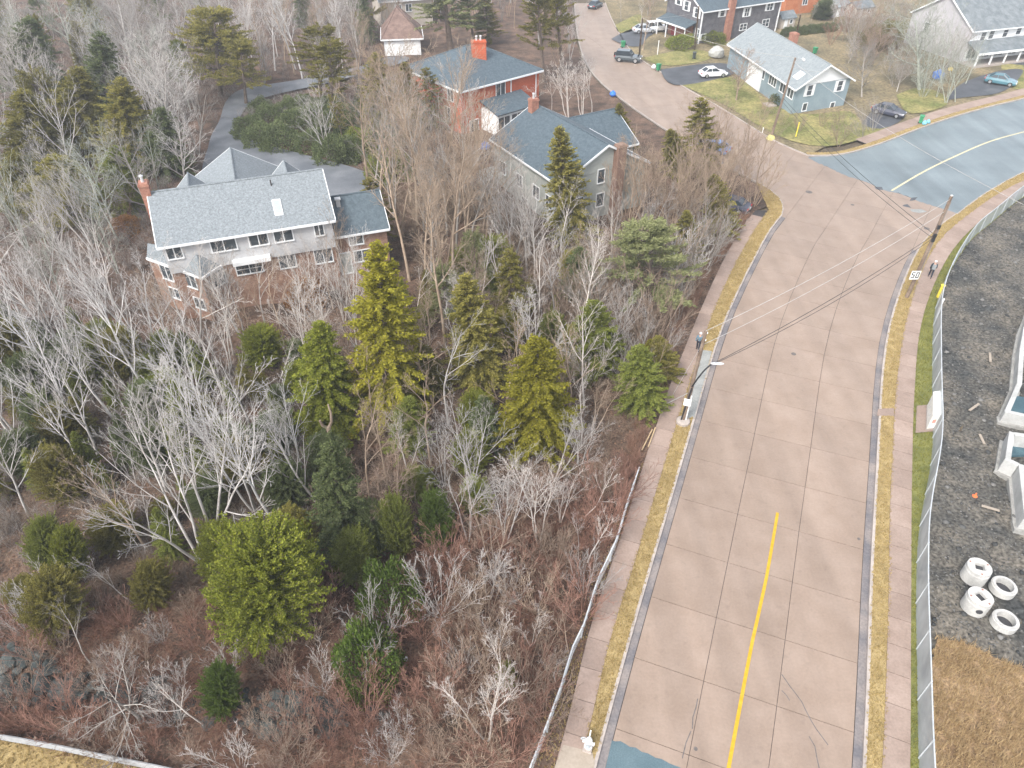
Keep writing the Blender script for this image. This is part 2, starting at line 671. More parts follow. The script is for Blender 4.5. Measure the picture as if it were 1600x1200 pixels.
# asphalt of the upper road and the repair patch by the near edge
seam_r = [p + Vector((random.uniform(-.12, .12), random.uniform(-.3, .16), 0)) for p in smooth(seam, .35)]
seam_r[0], seam_r[-1] = seam[0], seam[-1]
asph_poly = seam_r + kra[1:] + ku[:-1]
asph = sheet('asphalt_road', asph_poly, 0.004, M_asph, thick=0.06)
pat = pts([(936, 1262), (946, 1200), (956, 1157), (962, 1158.5), (969, 1158), (975, 1161), (984, 1167), (993, 1168), (1003, 1175), (1012, 1177), (1024, 1184), (1034, 1186), (1046, 1193), (1062, 1199), (1110, 1225), (1130, 1262)])
sheet('asphalt_patch', pat, 0.007, M_patch)

def strip_along(P, wdt, z, m, name, parent):
    return ribbon(name, offset(P, -wdt / 2), offset(P, wdt / 2), z, m, parent)
yl = smooth(pts([(1215, 801), (1197, 905), (1176, 1000), (1155, 1110), (1138, 1202), (1128, 1262)]), 1.5)
strip_along(yl, 0.18, 0.008, M_yellow, 'centre_line', road)
cl = smooth(pts([(1393, 298), (1442, 269), (1495, 243), (1547, 221), (1600, 206), (1700, 180), (1800, 158)]), 1.5)
strip_along(cl, 0.24, 0.010, M_cream, 'centre_line', asph)
# tar-sealed cracks in the slabs
M_tar = mat('crack_seal', (0.09, 0.085, 0.085), (0.15, 0.14, 0.135), 4, 0.8)
for cr in ([(1221, 1053), (1235, 1072), (1252, 1097), (1275, 1140), (1294, 1164)], [(1091, 1092), (1088, 1105), (1083, 1120), (1082, 1138)], [(1265, 1150), (1274, 1166), (1280, 1202)],
           [(1080, 1142), (1072, 1160), (1066, 1185)], [(1222, 1078), (1229, 1086), (1233, 1094)]):
    P = smooth(pts(cr), 0.4)
    P = [p + Vector((random.uniform(-.03, .03), random.uniform(-.03, .03), 0)) for p in P]
    strip_along(P, 0.045, 0.004, M_tar, 'sealed_crack', road)
# rough cut edge where asphalt meets concrete
for q in ([(1366, 292), (1378, 292), (1380, 297), (1369, 296)], [(1424, 309), (1434, 308), (1429, 313), (1421, 314)], [(1412, 320), (1418, 319), (1424, 325), (1410, 322)]):
    b = MB()
    P = pts(q)
    b.add([(p.x, p.y, 0.009) for p in P], [tuple(range(len(P)))])
    b.build('asphalt_chip', M_dark, road)
b = MB()
P = pts([(1421, 327), (1440, 327), (1449, 331), (1437, 333), (1425, 331)])
b.add([(p.x, p.y, 0.009) for p in P], [tuple(range(len(P)))])
b.build('worn_paint_mark', M_pad, road)
# manholes and drain grates in the road
M_iron = mat('cast_iron', (0.10, 0.09, 0.085), (0.16, 0.14, 0.13), 6, 0.6)
for (px, py, r_) in ((1264, 300, .38), (1332, 320, .2), (1448, 357, .3), (1342, 842, .1), (1087, 1170, .1), (1240, 553, .2)):
    b = MB()
    c = at(px, py)
    b.lathe((c.x, c.y, 0.001), [(r_, 0), (r_, .006), (r_ * .8, .008)], 12)
    b.build('manhole_cover', M_iron, road, org=c)

def kerb(name, P, side, label=None):
    """kerb stone strip 0.15 high; side +1 puts it to the right of the line"""
    A = P
    B = offset(P, 0.16 * side)
    if side < 0:
        A, B = B, A
    b = MB()
    n_ = len(A)
    vs_ = []
    for a, c in zip(A, B):
        vs_ += [(a.x, a.y, -0.06), (a.x, a.y, 0.14), (c.x, c.y, 0.14), (c.x, c.y, -0.06)]
    fs = []
    for i in range(n_ - 1):
        for k in range(3):
            fs.append((i * 4 + k, i * 4 + k + 1, i * 4 + 4 + k + 1, i * 4 + 4 + k))
    b.add(vs_, fs)
    o = b.build(name, M_kerb)
    return tag(o, kind='structure')
kerb('kerb', kl + klc[1:], -1)
kerb('kerb', kr + kra[1:], 1)
kerb('kerb', ku + ks[1:], 1)

# sidewalks: edge lines read from the photo
W_Lr = [(892, 1262), (905, 1200), (927, 1120), (940, 1050), (951, 1000), (968, 950), (986, 900), (1001, 850), (1015, 800), (1031, 750), (1046, 700), (1061, 650),
        (1077, 600), (1093, 550), (1110, 500), (1131, 450), (1156, 400), (1184, 352), (1201, 330)]
W_Ll = [(848, 1262), (866, 1200), (892, 1120), (904, 1050), (914, 1000), (930, 950), (949, 900), (967, 850), (982, 800), (998, 750), (1013, 700), (1031, 650),
        (1047, 600), (1068, 550), (1088, 500), (1110, 450), (1134, 400), (1162, 352), (1180, 330)]
W_Rl = [(1373, 1262), (1377, 1200), (1382, 1100), (1385, 1000), (1388, 900), (1388, 850), (1389, 800), (1391, 750), (1394, 700), (1396, 650), (1400, 600), (1406, 550),
        (1415, 500), (1430, 450), (1451, 400), (1478, 364), (1505, 342), (1540, 316), (1580, 292), (1620, 274), (1720, 232)]
W_Rr = [(1420, 1262), (1421, 1200), (1422, 1100), (1422, 1000), (1423, 900), (1423, 850), (1423, 800), (1424, 750), (1425, 700), (1426, 650), (1429, 600), (1432, 550),
        (1440, 500), (1457, 450), (1482, 400), (1508, 368), (1534, 345), (1564, 322), (1600, 300), (1640, 281), (1740, 240)]
walk_l_r = relax(smooth(pts(W_Lr), 0.8), 10)
walk_l_l = relax(smooth(pts(W_Ll), 0.8), 10)
walk_r_l = relax(smooth(pts(W_Rl), 0.8), 10)
walk_r_r = relax(smooth(pts(W_Rr), 0.8), 10)

def near_on(p, line):
    best, bp = 1e9, None
    for a, b in zip(line, line[1:]):
        e = b - a
        t = max(0, min(1, (p - a).dot(e) / max(e.length_squared, 1e-9)))
        q = a + e * t
        d = (q - p).length
        if d < best:
            best, bp = d, q
    return bp

def sidewalk(name, left, right, step):
    b = MB()
    poly = list(left) + list(reversed(right))
    s = sheet(name, poly, 0.115, M_joint)
    rr = resample(left, step)
    prs = [(p, near_on(p, right)) for p in rr]
    for (a0, b0), (a1, b1) in zip(prs, prs[1:]):
        slab_obj('paving_slab', inset([a0, b0, b1, a1], 0.012), 0.15, M_walk, s, 0.04)
    return s
side_l = sidewalk('sidewalk', walk_l_l, walk_l_r, 1.75)
side_r = sidewalk('sidewalk', walk_r_l, walk_r_r, 1.75)
wu_in = offset(ku, 0.9)
wu_out = offset(ku, 2.7)
side_u = sidewalk('sidewalk', wu_in[:-9], wu_out[:-9], 2.2)
sheet('driveway_apron', pts([(848, 1262), (867, 1199), (880, 1166), (925, 1177), (929, 1195), (915, 1262)]), 0.157, M_tan)
sheet('paved_pad', pts([(1071, 656), (1084.5, 654), (1112, 551), (1098, 549)]), 0.150, M_pad)
sheet('paved_pad', pts([(1369, 652), (1396, 652), (1396, 640), (1371, 641)]), 0.150, M_walk)

# the verges (soil sheets; blades are grown on them further down)
def between(A, B):
    return list(A) + list(reversed(B))
verge_l = between(walk_l_r, offset(kl + klc[1:7], -0.16))
sheet('verge', verge_l, 0.135, M_rgrass)
verge_r = between(offset(kr + kra[1:22], 0.16), walk_r_l)
sheet('verge', verge_r, 0.135, M_rgrass)
FENCE_TOP = [(1466, 1262), (1461, 1200), (1457, 1100), (1454, 1000), (1451, 930), (1451, 860), (1452, 810), (1461, 750), (1470, 705), (1474, 655), (1472, 600), (1471, 540),
             (1471, 490), (1475, 450), (1494, 400), (1527, 350), (1557, 325), (1600, 290), (1650, 258)]
FZ = 2.0
fence_line = relax(smooth([at(x, y, FZ) for x, y in FENCE_TOP], 1.0), 2)
verge_i = between(walk_r_r, [p for p in offset(fence_line, 0.06)])
sheet('verge', verge_i, 0.10, M_ggrass)
verge_u = between(offset(ku, 0.16), offset(ku, 0.9))
sheet('verge', verge_u, 0.135, M_rgrass)

# woodland floor, yards, building site
RAIL_TOP = [(822, 1215), (857, 1125), (877, 1070), (895, 1010), (912, 975), (936, 900), (962, 845), (980, 785), (999, 730)]
rail_line = smooth([at(x, y, 1.15) for x, y in RAIL_TOP], 1.0)
GUARD_TOP = [(-60, 1140), (0, 1150), (83, 1165), (160, 1181), (240, 1197), (300, 1210)]
guard_line = smooth([at(x, y, 0.75) for x, y in GUARD_TOP], 1.0)
wood_poly = [p for p in walk_l_l] + [Vector((p.x, p.y, 0)) for p in offset(klc[2:], -0.5)] + [Vector((10, 260, 0)), Vector((-220, 260, 0)), Vector((-220, 5, 0)), Vector((walk_l_l[0].x - 1, 5, 0))]
sheet('woodland_floor', wood_poly, 0.06, M_floor, step=1.6, relief=0.28, rscale=0.22, fade=3)
yard_poly = list(offset(ks, 0.16)) + [Vector((16, 270, 0)), Vector((320, 270, 0)), Vector((320, 150, 0))] + list(offset(ku, 2.7))[:-3]
sheet('yard', yard_poly, 0.06, M_lawnb, step=3.0, relief=0.04, rscale=0.12, fade=3)
site_poly = [p for p in fence_line] + [at(1900, 230), at(2300, 500), at(2100, 1300), at(1480, 1290)]
sheet('gravel_lot', site_poly, 0.05, M_gravel, step=0.7, relief=0.32, rscale=0.5, fade=1.5)
dry_poly = smooth(pts([(1458, 1262), (1454, 1040), (1462, 1002), (1490, 1004), (1520, 1014), (1560, 1035), (1610, 1052), (1720, 1070), (1760, 1300)]), 1.0)
sheet('dry_field', dry_poly, 0.22, M_dry, step=0.7, relief=0.22, rscale=0.5, fade=1.0)
out_poly = guard_line + [Vector((guard_line[-1].x + 2, 6, 0)), Vector((-40, 6, 0))]
sheet('roadside_bank', out_poly, 0.22, M_rgrass)

for nm, q, m_, z in (
        ('lawn', [(1064, 134), (1100, 128), (1150, 120), (1185, 148), (1246, 182), (1332, 172), (1345, 200), (1415, 196), (1436, 185), (1475, 176), (1430, 192), (1366, 212), (1300, 232), (1262, 232), (1240, 225), (1205, 210), (1130, 164)], M_lawn, 0.30),
        ('lawn', [(1004, 92), (1084, 76), (1118, 92), (1034, 106)], M_lawn, 0.30),
        ('lawn', [(1400, 150), (1440, 135), (1478, 150), (1484, 166), (1440, 178), (1418, 184)], M_lawn, 0.32),
        ('lawn', [(1562, 100), (1640, 108), (1640, 130), (1582, 142)], M_lawn, 0.30),
        ('lawn', [(962, 40), (1000, 22), (1004, 40), (985, 52), (966, 56)], M_lawn, 0.30),
        ('driveway', [(1032, 110), (1080, 103), (1146, 98), (1165, 108), (1140, 120), (1052, 136)], M_dark, 0.31),
        ('driveway', [(1346, 195), (1368, 168), (1392, 160), (1412, 170), (1416, 186), (1376, 206), (1356, 206)], M_dark, 0.33),
        ('driveway', [(1478, 158), (1500, 132), (1560, 112), (1600, 108), (1572, 143), (1530, 152), (1500, 152)], M_dark, 0.31),
        ('driveway', [(1545, 96), (1600, 92), (1680, 96), (1680, 116), (1600, 110)], M_dark, 0.29),
        ('driveway', [(955, 62), (980, 48), (1016, 40), (1040, 46), (1010, 58), (1004, 76), (985, 76)], M_dark, 0.30)):
    sheet(nm, relax(smooth(pts(q) + [at(*q[0])], 2.0), 2)[:-1], z - .16, m_)
M_drive = mat('wet_grey_driveway', (0.10, 0.11, 0.125), (0.19, 0.2, 0.215), 0.3, 0.5, 0.3, 8, 0.15, spec=0.5)
drive1 = [(326, 236), (332, 212), (345, 192), (352, 165), (375, 143), (430, 134), (500, 122), (590, 100), (600, 92), (640, 90), (640, 98), (600, 110), (510, 134), (445, 148), (402, 160), (380, 178), (372, 205), (378, 218), (425, 232), (500, 252), (560, 268), (600, 290), (570, 320), (480, 318), (330, 300), (318, 262)]
sheet('driveway', relax(smooth(pts(drive1) + [at(*drive1[0])], 1.5), 2)[:-1], 0.36, M_drive)

# ------------------------------------------------------------------ houses
M_shg = mat('grey_shingles', (0.155, 0.175, 0.187), (0.22, 0.243, 0.257), 5.0, 0.75, 0.4, 9, 0.25, spec=0.4)
M_shb = mat('blue_grey_shingles', (0.055, 0.078, 0.094), (0.088, 0.118, 0.138), 3.0, 0.6, 0.4, 7, 0.2, spec=0.45)
M_shl = mat('pale_grey_shingles', (0.20, 0.225, 0.232), (0.255, 0.28, 0.287), 2.0, 0.75, 0.4, 6, 0.15, spec=0.4)
M_shk = mat('brown_shingles', (0.13, 0.085, 0.07), (0.22, 0.15, 0.125), 1.0, 0.8, 0.4, 6, 0.2)
M_shd = mat('slate_shingles', (0.12, 0.14, 0.15), (0.2, 0.22, 0.23), 1.0, 0.75, 0.4, 6, 0.15)
M_brick = mat('brown_brick', (0.235, 0.135, 0.095), (0.36, 0.235, 0.175), 1.6, 0.85, 0.5, 11, 0.25)
M_redb = mat('red_brick', (0.40, 0.085, 0.036), (0.48, 0.118, 0.056), 0.9, 0.85, 0.4, 9, 0.15)
M_chim = mat('chimney_brick', (0.27, 0.12, 0.085), (0.36, 0.185, 0.13), 2.0, 0.85, 0.4, 9, 0.2)
M_orb = mat('orange_brick', (0.40, 0.13, 0.05), (0.48, 0.19, 0.09), 0.8, 0.85, 0.3, 8, 0.12)
M_sidw = mat('pale_grey_siding', (0.44, 0.44, 0.445), (0.50, 0.50, 0.505), 0.5, 0.6, 0.1, 6, 0.05)
M_sidg = mat('green_grey_siding', (0.33, 0.35, 0.325), (0.39, 0.41, 0.38), 0.4, 0.6, 0.1, 6, 0.05)
M_sidb = mat('light_blue_siding', (0.215, 0.28, 0.315), (0.26, 0.325, 0.36), 0.5, 0.6, 0.1, 6, 0.06)
M_sidk = mat('dark_shingle_wall', (0.085, 0.085, 0.095), (0.145, 0.14, 0.15), 1.2, 0.8, 0.3, 6, 0.2)
M_sidl = mat('lilac_grey_siding', (0.40, 0.385, 0.40), (0.47, 0.45, 0.465), 0.4, 0.7, 0.1, 6, 0.06)
M_beige = mat('beige_siding', (0.42, 0.37, 0.32), (0.50, 0.45, 0.39), 0.5, 0.7, 0.1, 6, 0.06)
M_trim = mat('white_trim', (0.72, 0.73, 0.74), (0.78, 0.79, 0.79), 1.0, 0.5, 0, 20, 0.03)
M_glass = mat('window_glass', (0.045, 0.055, 0.065), (0.09, 0.105, 0.115), 0.6, 0.12, 0, 5, 0.1, spec=0.6)
M_pot = mat('chimney_pot_metal', (0.6, 0.6, 0.6), None, 1, 0.4, metal=0.3)
M_reddoor = mat('red_paint', (0.30, 0.04, 0.05), (0.36, 0.06, 0.07), 1, 0.5)

class Fr:
    """house frame: origin and two horizontal directions"""
    def __init__(s, o, u, v=None):
        s.o = Vector((o.x, o.y, 0))
        s.u = Vector((u.x, u.y, 0)).normalized()
        s.v = Vector((v.x, v.y, 0)).normalized() if v is not None else Vector((-s.u.y, s.u.x, 0))

    def p(s, a, b, z=0.0):
        q = s.o + s.u * a + s.v * b
        return Vector((q.x, q.y, z))

    def uv(s, p):
        d = Vector((p[0], p[1], 0)) - s.o
        det = s.u.x * s.v.y - s.u.y * s.v.x
        return ((d.x * s.v.y - d.y * s.v.x) / det, (s.u.x * d.y - s.u.y * d.x) / det)

    def rect(s, a0, a1, b0, b1):
        return [s.p(a0, b0), s.p(a1, b0), s.p(a1, b1), s.p(a0, b1)]

def hit_wall(P0, N, px, py):
    a, b = Vector((0, 0, CAM_H)), at(px, py, 0)
    d = b - a
    t = (P0 - a).dot(N) / d.dot(N)
    return a + d * t

def window(root, P0, D, px=None, s=None, z=None, w=1.2, h=1.1, cols=2, rws=1, shutters=False, name='window', glass=None, mf=None, d=0.07, zmax=None):
    """window on the wall through P0 running along D (outside is to the right of D); px: where its centre shows in the photo"""
    D = Vector((D.x, D.y, 0)).normalized()
    N = Vector((D.y, -D.x, 0))
    P0 = Vector((P0.x, P0.y, 0))
    if px is not None:
        q = hit_wall(P0, N, *px)
        s, z = (q - P0).dot(D), q.z
        if zmax:
            z = min(z, zmax - h / 2 - .1)
    def bar(b, s0, s1, z0, z1, n0, n1):
        c = [P0 + D * s0 + N * n0, P0 + D * s0 + N * n1, P0 + D * s1 + N * n1, P0 + D * s1 + N * n0]
        b.hexa([(q.x, q.y, z0) for q in c], [(q.x, q.y, z1) for q in c])
    f = MB()
    e = 0.09
    s0, s1, z0, z1 = s - w / 2, s + w / 2, z - h / 2, z + h / 2
    bar(f, s0 - e, s1 + e, z0 - e, z0, -0.02, d + 0.05)
    bar(f, s0 - e, s1 + e, z1, z1 + e, -0.02, d)
    bar(f, s0 - e, s0, z0, z1, -0.02, d)
    bar(f, s1, s1 + e, z0, z1, -0.02, d)
    for i in range(1, cols):
        x = s0 + w * i / cols
        bar(f, x - .04, x + .04, z0, z1, -0.02, d)
    for i in range(1, rws):
        y = z0 + h * i / rws
        bar(f, s0, s1, y - .02, y + .02, -0.02, d - .012)
    c0 = P0 + D * s
    o = f.build(name, mf or M_trim, root, org=(c0.x, c0.y, z))
    g_ = MB()
    bar(g_, s0 - .01, s1 + .01, z0 - .01, z1 + .01, -0.02, 0.022)
    g_.build('pane', glass or M_glass, o)
    if shutters:
        for sg in (-1, 1):
            x = s + sg * (w / 2 + e + 0.2)
            k = MB()
            bar(k, x - .18, x + .18, z0 - e, z1 + e, -0.02, 0.05)
            k.build('shutter', M_trim, o)
    return o

def wall(root, poly, z0, z1, m, name='wall'):
    b = MB()
    b.prism(poly, z0, z1)
    return b.build(name, m, root)

def slope(b, quad, th=0.16):
    """roof slab: quad of 3D corners counterclockwise from above"""
    b.hexa([(q[0], q[1], q[2] - th) for q in quad], quad)

def gable(root, fr, a0, a1, b0, b1, ze, zr, m, mw=None, ov=0.35, ovr=0.3, ridge_along='u', trim=True, name='roof', wall_gables=True):
    """gable roof over the rectangle a0..a1 x b0..b1, ridge along u or v"""
    if ridge_along == 'u':
        P = lambda l, c, z: fr.p(l, c, z)
        l0, l1, c0, c1 = a0, a1, b0, b1
    else:
        P = lambda l, c, z: fr.p(c, l, z)
        l0, l1, c0, c1 = b0, b1, a0, a1
    cm = (c0 + c1) / 2
    k = (zr - ze) / (cm - c0)
    zo = ze - k * ov
    L0, L1 = l0 - ovr, l1 + ovr
    b = MB()
    slope(b, [P(L0, c0 - ov, zo), P(L1, c0 - ov, zo), P(L1, cm, zr), P(L0, cm, zr)])
    slope(b, [P(L0, cm, zr), P(L1, cm, zr), P(L1, c1 + ov, zo), P(L0, c1 + ov, zo)])
    r = b.build(name, m, root)
    if trim:
        for c, s_ in ((c0 - ov, -1), (c1 + ov, 1)):
            b = MB()
            b.hexa([P(L0, c, zo - .2), P(L1, c, zo - .2), P(L1, c + s_ * .1, zo - .2), P(L0, c + s_ * .1, zo - .2)],
                   [P(L0, c, zo - .02), P(L1, c, zo - .02), P(L1, c + s_ * .1, zo - .02), P(L0, c + s_ * .1, zo - .02)])
            b.build('gutter', M_trim, root)
        for l, s_ in ((L0, -1), (L1, 1)):
            for c in (c0 - ov, c1 + ov):
                b = MB()
                b.hexa([P(l, c, zo - .22), P(l, cm, zr - .22), P(l + s_ * .06, cm, zr - .22), P(l + s_ * .06, c, zo - .22)],
                       [P(l, c, zo + .01), P(l, cm, zr + .01), P(l + s_ * .06, cm, zr + .01), P(l + s_ * .06, c, zo + .01)])
                b.build('bargeboard', M_trim, root)
        b = MB()
        b.tube([P(L0, cm, zr + .0), P(L1, cm, zr + .0)], 0.09, 6)
        b.build('ridge_cap', m, r)
    if wall_gables and mw:
        for l, t_ in ((l0, .12), (l1, -.12)):
            b = MB()
            tri = [P(l, c0, ze - .1), P(l, c1, ze - .1), P(l, cm, zr - .18)]
            tr2 = [P(l + t_, c0, ze - .1), P(l + t_, c1, ze - .1), P(l + t_, cm, zr - .18)]
            b.add(tri + tr2, [(0, 1, 2), (5, 4, 3), (0, 3, 4, 1), (1, 4, 5, 2), (2, 5, 3, 0)])
            b.build('gable_wall', mw, root)
    return r

def hip(root, c4, r2, m, ze, zr, trim=True):
    """hip roof: four eave corners counterclockwise and two ridge ends (first nearer to c4[0], c4[3])"""
    c = [Vector((p.x, p.y, ze)) for p in c4]
    r = [Vector((p.x, p.y, zr)) for p in r2]
    cl_ = [Vector((p.x, p.y, ze - .2)) for p in c4]
    b = MB()
    b.add(c + r + cl_, [(0, 1, 5, 4), (1, 2, 5), (2, 3, 4, 5), (3, 0, 4), (0, 6, 7, 1), (1, 7, 8, 2), (2, 8, 9, 3), (3, 9, 6, 0), (9, 8, 7, 6)])
    o = b.build('roof', m, root)
    b = MB()
    for i, j in ((0, 4), (1, 5), (2, 5), (3, 4), (4, 5)):
        q = c + r
        b.tube([q[i] + Vector((0, 0, .02)), q[j] + Vector((0, 0, .02))], 0.08, 5)
    b.build('ridge_cap', m, o)
    if trim:
        b = MB()
        for i in range(4):
            p, q = c[i], c[(i + 1) % 4]
            d = (q - p).normalized()
            n_ = Vector((d.y, -d.x, 0))
            b.hexa([p + Vector((0, 0, -.24)), q + Vector((0, 0, -.24)), q + n_ * .12 + Vector((0, 0, -.24)), p + n_ * .12 + Vector((0, 0, -.24))],
                   [p + Vector((0, 0, -.03)), q + Vector((0, 0, -.03)), q + n_ * .12 + Vector((0, 0, -.03)), p + n_ * .12 + Vector((0, 0, -.03))])
        b.build('gutter', M_trim, root)
    return o

def chimney(root, c, w_, d_, z0, z1, rot, m=M_chim, pots=1):
    b = MB()
    b.box((c.x, c.y, z0), w_, d_, z1 - z0, rot)
    b.box((c.x, c.y, z1 - .25), w_ + .12, d_ + .12, .14, rot)
    o = b.build('chimney', m, root, org=(c.x, c.y, z0))
    for i in range(pots):
        b = MB()
        x = (i - (pots - 1) / 2) * 0.55
        b.lathe((c.x + math.cos(rot) * x, c.y + math.sin(rot) * x, z1 - .02), [(.13, 0), (.11, .4), (.17, .45), (.17, .55), (.05, .62)], 8)
        b.build('chimney_pot', M_pot, o)
    return o

def box_part(name, m, root, fr, a0, a1, b0, b1, z0, z1):
    b = MB()
    b.prism(fr.rect(a0, a1, b0, b1), z0, z1)
    return b.build(name, m, root)

# --- the grey-roofed house in the wood
A, B = at(245, 383, 7.4), at(522, 340, 7.4)
f1 = Fr(A, B - A)
L1 = (B - A).length
h1 = thing('brick_house', 'long house with grey shingle roof, pale upper storey over brown brick, in the wood', 'house', f1.o)
wall(h1, f1.rect(.3, L1 - .3, .4, 7.9), -.2, 4.6, M_brick)
wall(h1, f1.rect(.25, L1 - .25, .15, 8.0), 4.6, 7.45, M_sidw, 'upper_wall')
gable(h1, f1, .25, L1 - .25, .15, 8.05, 7.45, 10.05, M_shg, M_sidw, ov=.3, ovr=.3)
chimney(h1, f1.p(-.1, 4.3), 0.7, 1.0, 0, 10.9, math.atan2(f1.u.y, f1.u.x))
Pw, Dw = f1.p(0, .15), f1.u
for px, w_ in (((270, 388), 1.1), ((348, 378), 1.9), ((402, 367), 1.45), ((441, 360), 1.45), ((497, 351), .7)):
    window(h1, Pw, Dw, px, w=w_, h=1.2, zmax=7.25)
Pw = f1.p(0, .4)
window(h1, Pw, Dw, (388, 412), w=2.1, h=1.75, cols=2, rws=4)
window(h1, Pw, Dw, (447, 398), w=1.3, h=1.15, zmax=4.55)
window(h1, Pw, Dw, (503, 387), w=1.45, h=1.25, zmax=4.55)
q0 = hit_wall(f1.p(0, .15), f1.v, 361, 402)
q1 = hit_wall(f1.p(0, .15), f1.v, 420, 391)
a0_, a1_ = f1.uv(q0)[0], f1.uv(q1)[0]
box_part('white_canopy', M_trim, h1, f1, a0_, a1_, -.45, .15, 4.62, 4.98)
# prow-shaped bay at its near corner
ze = 4.7
pC, pA_, pB_ = at(315, 433, ze), at(229, 402, ze), at(360, 404, ze)
back = f1.p(f1.uv(pB_)[0], 1.5)
wc = [pA_.lerp(pC, .03), pC.lerp((pA_ + pB_) / 2, .09), pB_.lerp(pC, .03)]
bay_poly = [wc[0], wc[1], wc[2], back, f1.p(.5, 4.0), pA_ + f1.v * 2.2 + f1.u * .15]
wall(h1, bay_poly, -.2, ze - .05, M_brick, 'bay_wall')
ap = f1.p(2.6, .05, 6.0)
apb = f1.p(.2, 2.4, 6.0)
bb = MB()
Az, Cz, Bz = [Vector((p.x, p.y, ze)) for p in (pA_, pC, pB_)]
A2 = pA_ + f1.v * 2.6
A2.z = ze
bk = Vector((back.x, back.y, ze))
bb.add([Az, Cz, Bz, ap, apb, A2, bk] + [p - Vector((0, 0, .18)) for p in (Az, Cz, Bz)],
       [(0, 1, 3), (1, 2, 3), (0, 3, 4), (0, 4, 5), (2, 6, 3), (0, 7, 8, 1), (1, 8, 9, 2)])
bb.build('bay_roof', M_shg, h1)
tb = MB()
for p, q in ((Az, Cz), (Cz, Bz)):
    d = (q - p).normalized()
    n_ = Vector((d.y, -d.x, 0)) * .1
    dz = Vector((0, 0, .22))
    tb.hexa([p - dz, q - dz, q - dz + n_, p - dz + n_], [p, q, q + n_, p + n_])
tb.build('gutter', M_trim, h1)
for px, w_, h_ in (((261, 426), 1.2, 1.3), ((298, 438), 1.2, 1.3), ((274, 458), 1.1, .95), ((313, 474), 1.1, .95)):
    window(h1, wc[0], wc[1] - wc[0], px, w=w_, h=h_)
window(h1, wc[1], wc[2] - wc[1], (341, 434), w=1.25, h=1.3)
# rear cross gables, seen over the ridge
for px, half_, zr_, ln in ((367, 3.9, 9.98, 7.9), (452, 2.6, 9.5, 4.5), (288, 2.6, 9.5, 4.5)):
    q = hit_wall(f1.p(0, 4.1), f1.v, px, 283)
    a_ = f1.uv(q)[0]
    wall(h1, f1.rect(a_ - half_ + .3, a_ + half_ - .3, 7.9, 4.1 + ln - .4), -.2, zr_ - 2.2, M_sidw)
    gable(h1, f1, a_ - half_ + .3, a_ + half_ - .3, 4.3, 4.1 + ln - .3, zr_ - 2.2, zr_, M_shg, M_sidw, ov=.35, ovr=.25, ridge_along='v', name='cross_roof')
# wing on the right
aw0, aw1 = L1 - .3, L1 + 4.4
wall(h1, f1.rect(aw0, aw1, 1.0, 6.2), -.2, 5.5, M_brick, 'wing_wall')
gable(h1, f1, aw0 + .4, aw1, 1.0, 6.4, 5.55, 7.6, M_shb, M_brick, ov=.35, ovr=.25, name='wing_roof')
window(h1, f1.p(0, 1.0), f1.u, (556, 372), w=1.15, h=1.0, zmax=5.2)
window(h1, f1.p(0, 1.0), f1.u, (566, 399), w=1.4, h=1.05)
window(h1, f1.p(0, 1.0), f1.u, (541, 411), w=.9, h=2.0, cols=1, name='door', glass=M_sidg)
# skylight, vents
def on_roof_front(px, py):
    k = (10.05 - 7.45) / (4.1 - .15)
    a, b_ = Vector((0, 0, CAM_H)), at(px, py, 0)
    best = None
    for i in range(2000):
        p = a.lerp(b_, i / 2000)
        u_, v_ = f1.uv(p)
        if p.z <= 7.45 + k * (v_ - .15):
            best = p
            break
    return best
p = on_roof_front(434, 325)
if p:
    b = MB()
    u_, v_ = f1.uv(p)
    k = (10.05 - 7.45) / 3.95
    q = [f1.p(u_ - .35, v_ - .6, p.z - .6 * k), f1.p(u_ + .35, v_ - .6, p.z - .6 * k), f1.p(u_ + .35, v_ + .6, p.z + .6 * k), f1.p(u_ - .35, v_ + .6, p.z + .6 * k)]
    b.hexa([x - Vector((0, 0, .05)) for x in q], [x + Vector((0, 0, .12)) for x in q])
    o = b.build('skylight', M_trim, h1)
    b = MB()
    q2 = [x.lerp(p, .18) for x in q]
    b.hexa([x + Vector((0, 0, .1)) for x in q2], [x + Vector((0, 0, .15)) for x in q2])
    b.build('pane', mat('skylight_glass', (0.35, 0.42, 0.48), None, 1, 0.1, spec=0.6), o)
p = on_roof_front(424, 290)
if p:
    b = MB()
    b.tube([p - Vector((0, 0, .1)), p + Vector((0, 0, .5))], .06, 6)
    b.build('roof_vent', M_joint, h1)
b = MB()
q = f1.p(aw0 + 1.1, 3.0, 6.6)
b.box(q, .35, .35, 1.0, .3)
b.box(q + Vector((0, 0, 1.0)), .5, .5, .1, .3)
b.build('flue', M_pot, h1)

# --- red brick house with hip roof
ze = 5.8
N_, R_, L_ = at(719, 143, ze), at(849, 109, ze), at(632, 86, ze)
f2 = Fr(N_, R_ - N_, (R_ - N_).normalized().cross(Vector((0, 0, -1))))
w2, d2 = (R_ - N_).length, 13.5
h2 = thing('red_brick_house', 'red brick house with dark blue hip roof and red chimney in the middle', 'house', f2.o)
wall(h2, f2.rect(.4, w2 - .4, .4, d2 - .4), -.2, ze - .12, M_redb)
cn = [f2.p(0, 0), f2.p(w2, 0), f2.p(w2, d2), f2.p(0, d2)]
hip(h2, cn, [f2.p(w2 / 2 - .8, d2 / 2), f2.p(w2 / 2 + .8, d2 / 2)], M_shb, ze, 8.9)
rot2 = math.atan2(f2.u.y, f2.u.x)
b = MB()
pc = hit_wall(f2.p(0, d2 / 2 - 2.2), f2.v, 748, 76)
chimney(h2, Vector((pc.x, pc.y, 0)), 1.9, .9, 7.0, 9.9, 0.15, M_redb, 2)
Pw, Dw = f2.p(.4, .4), f2.u
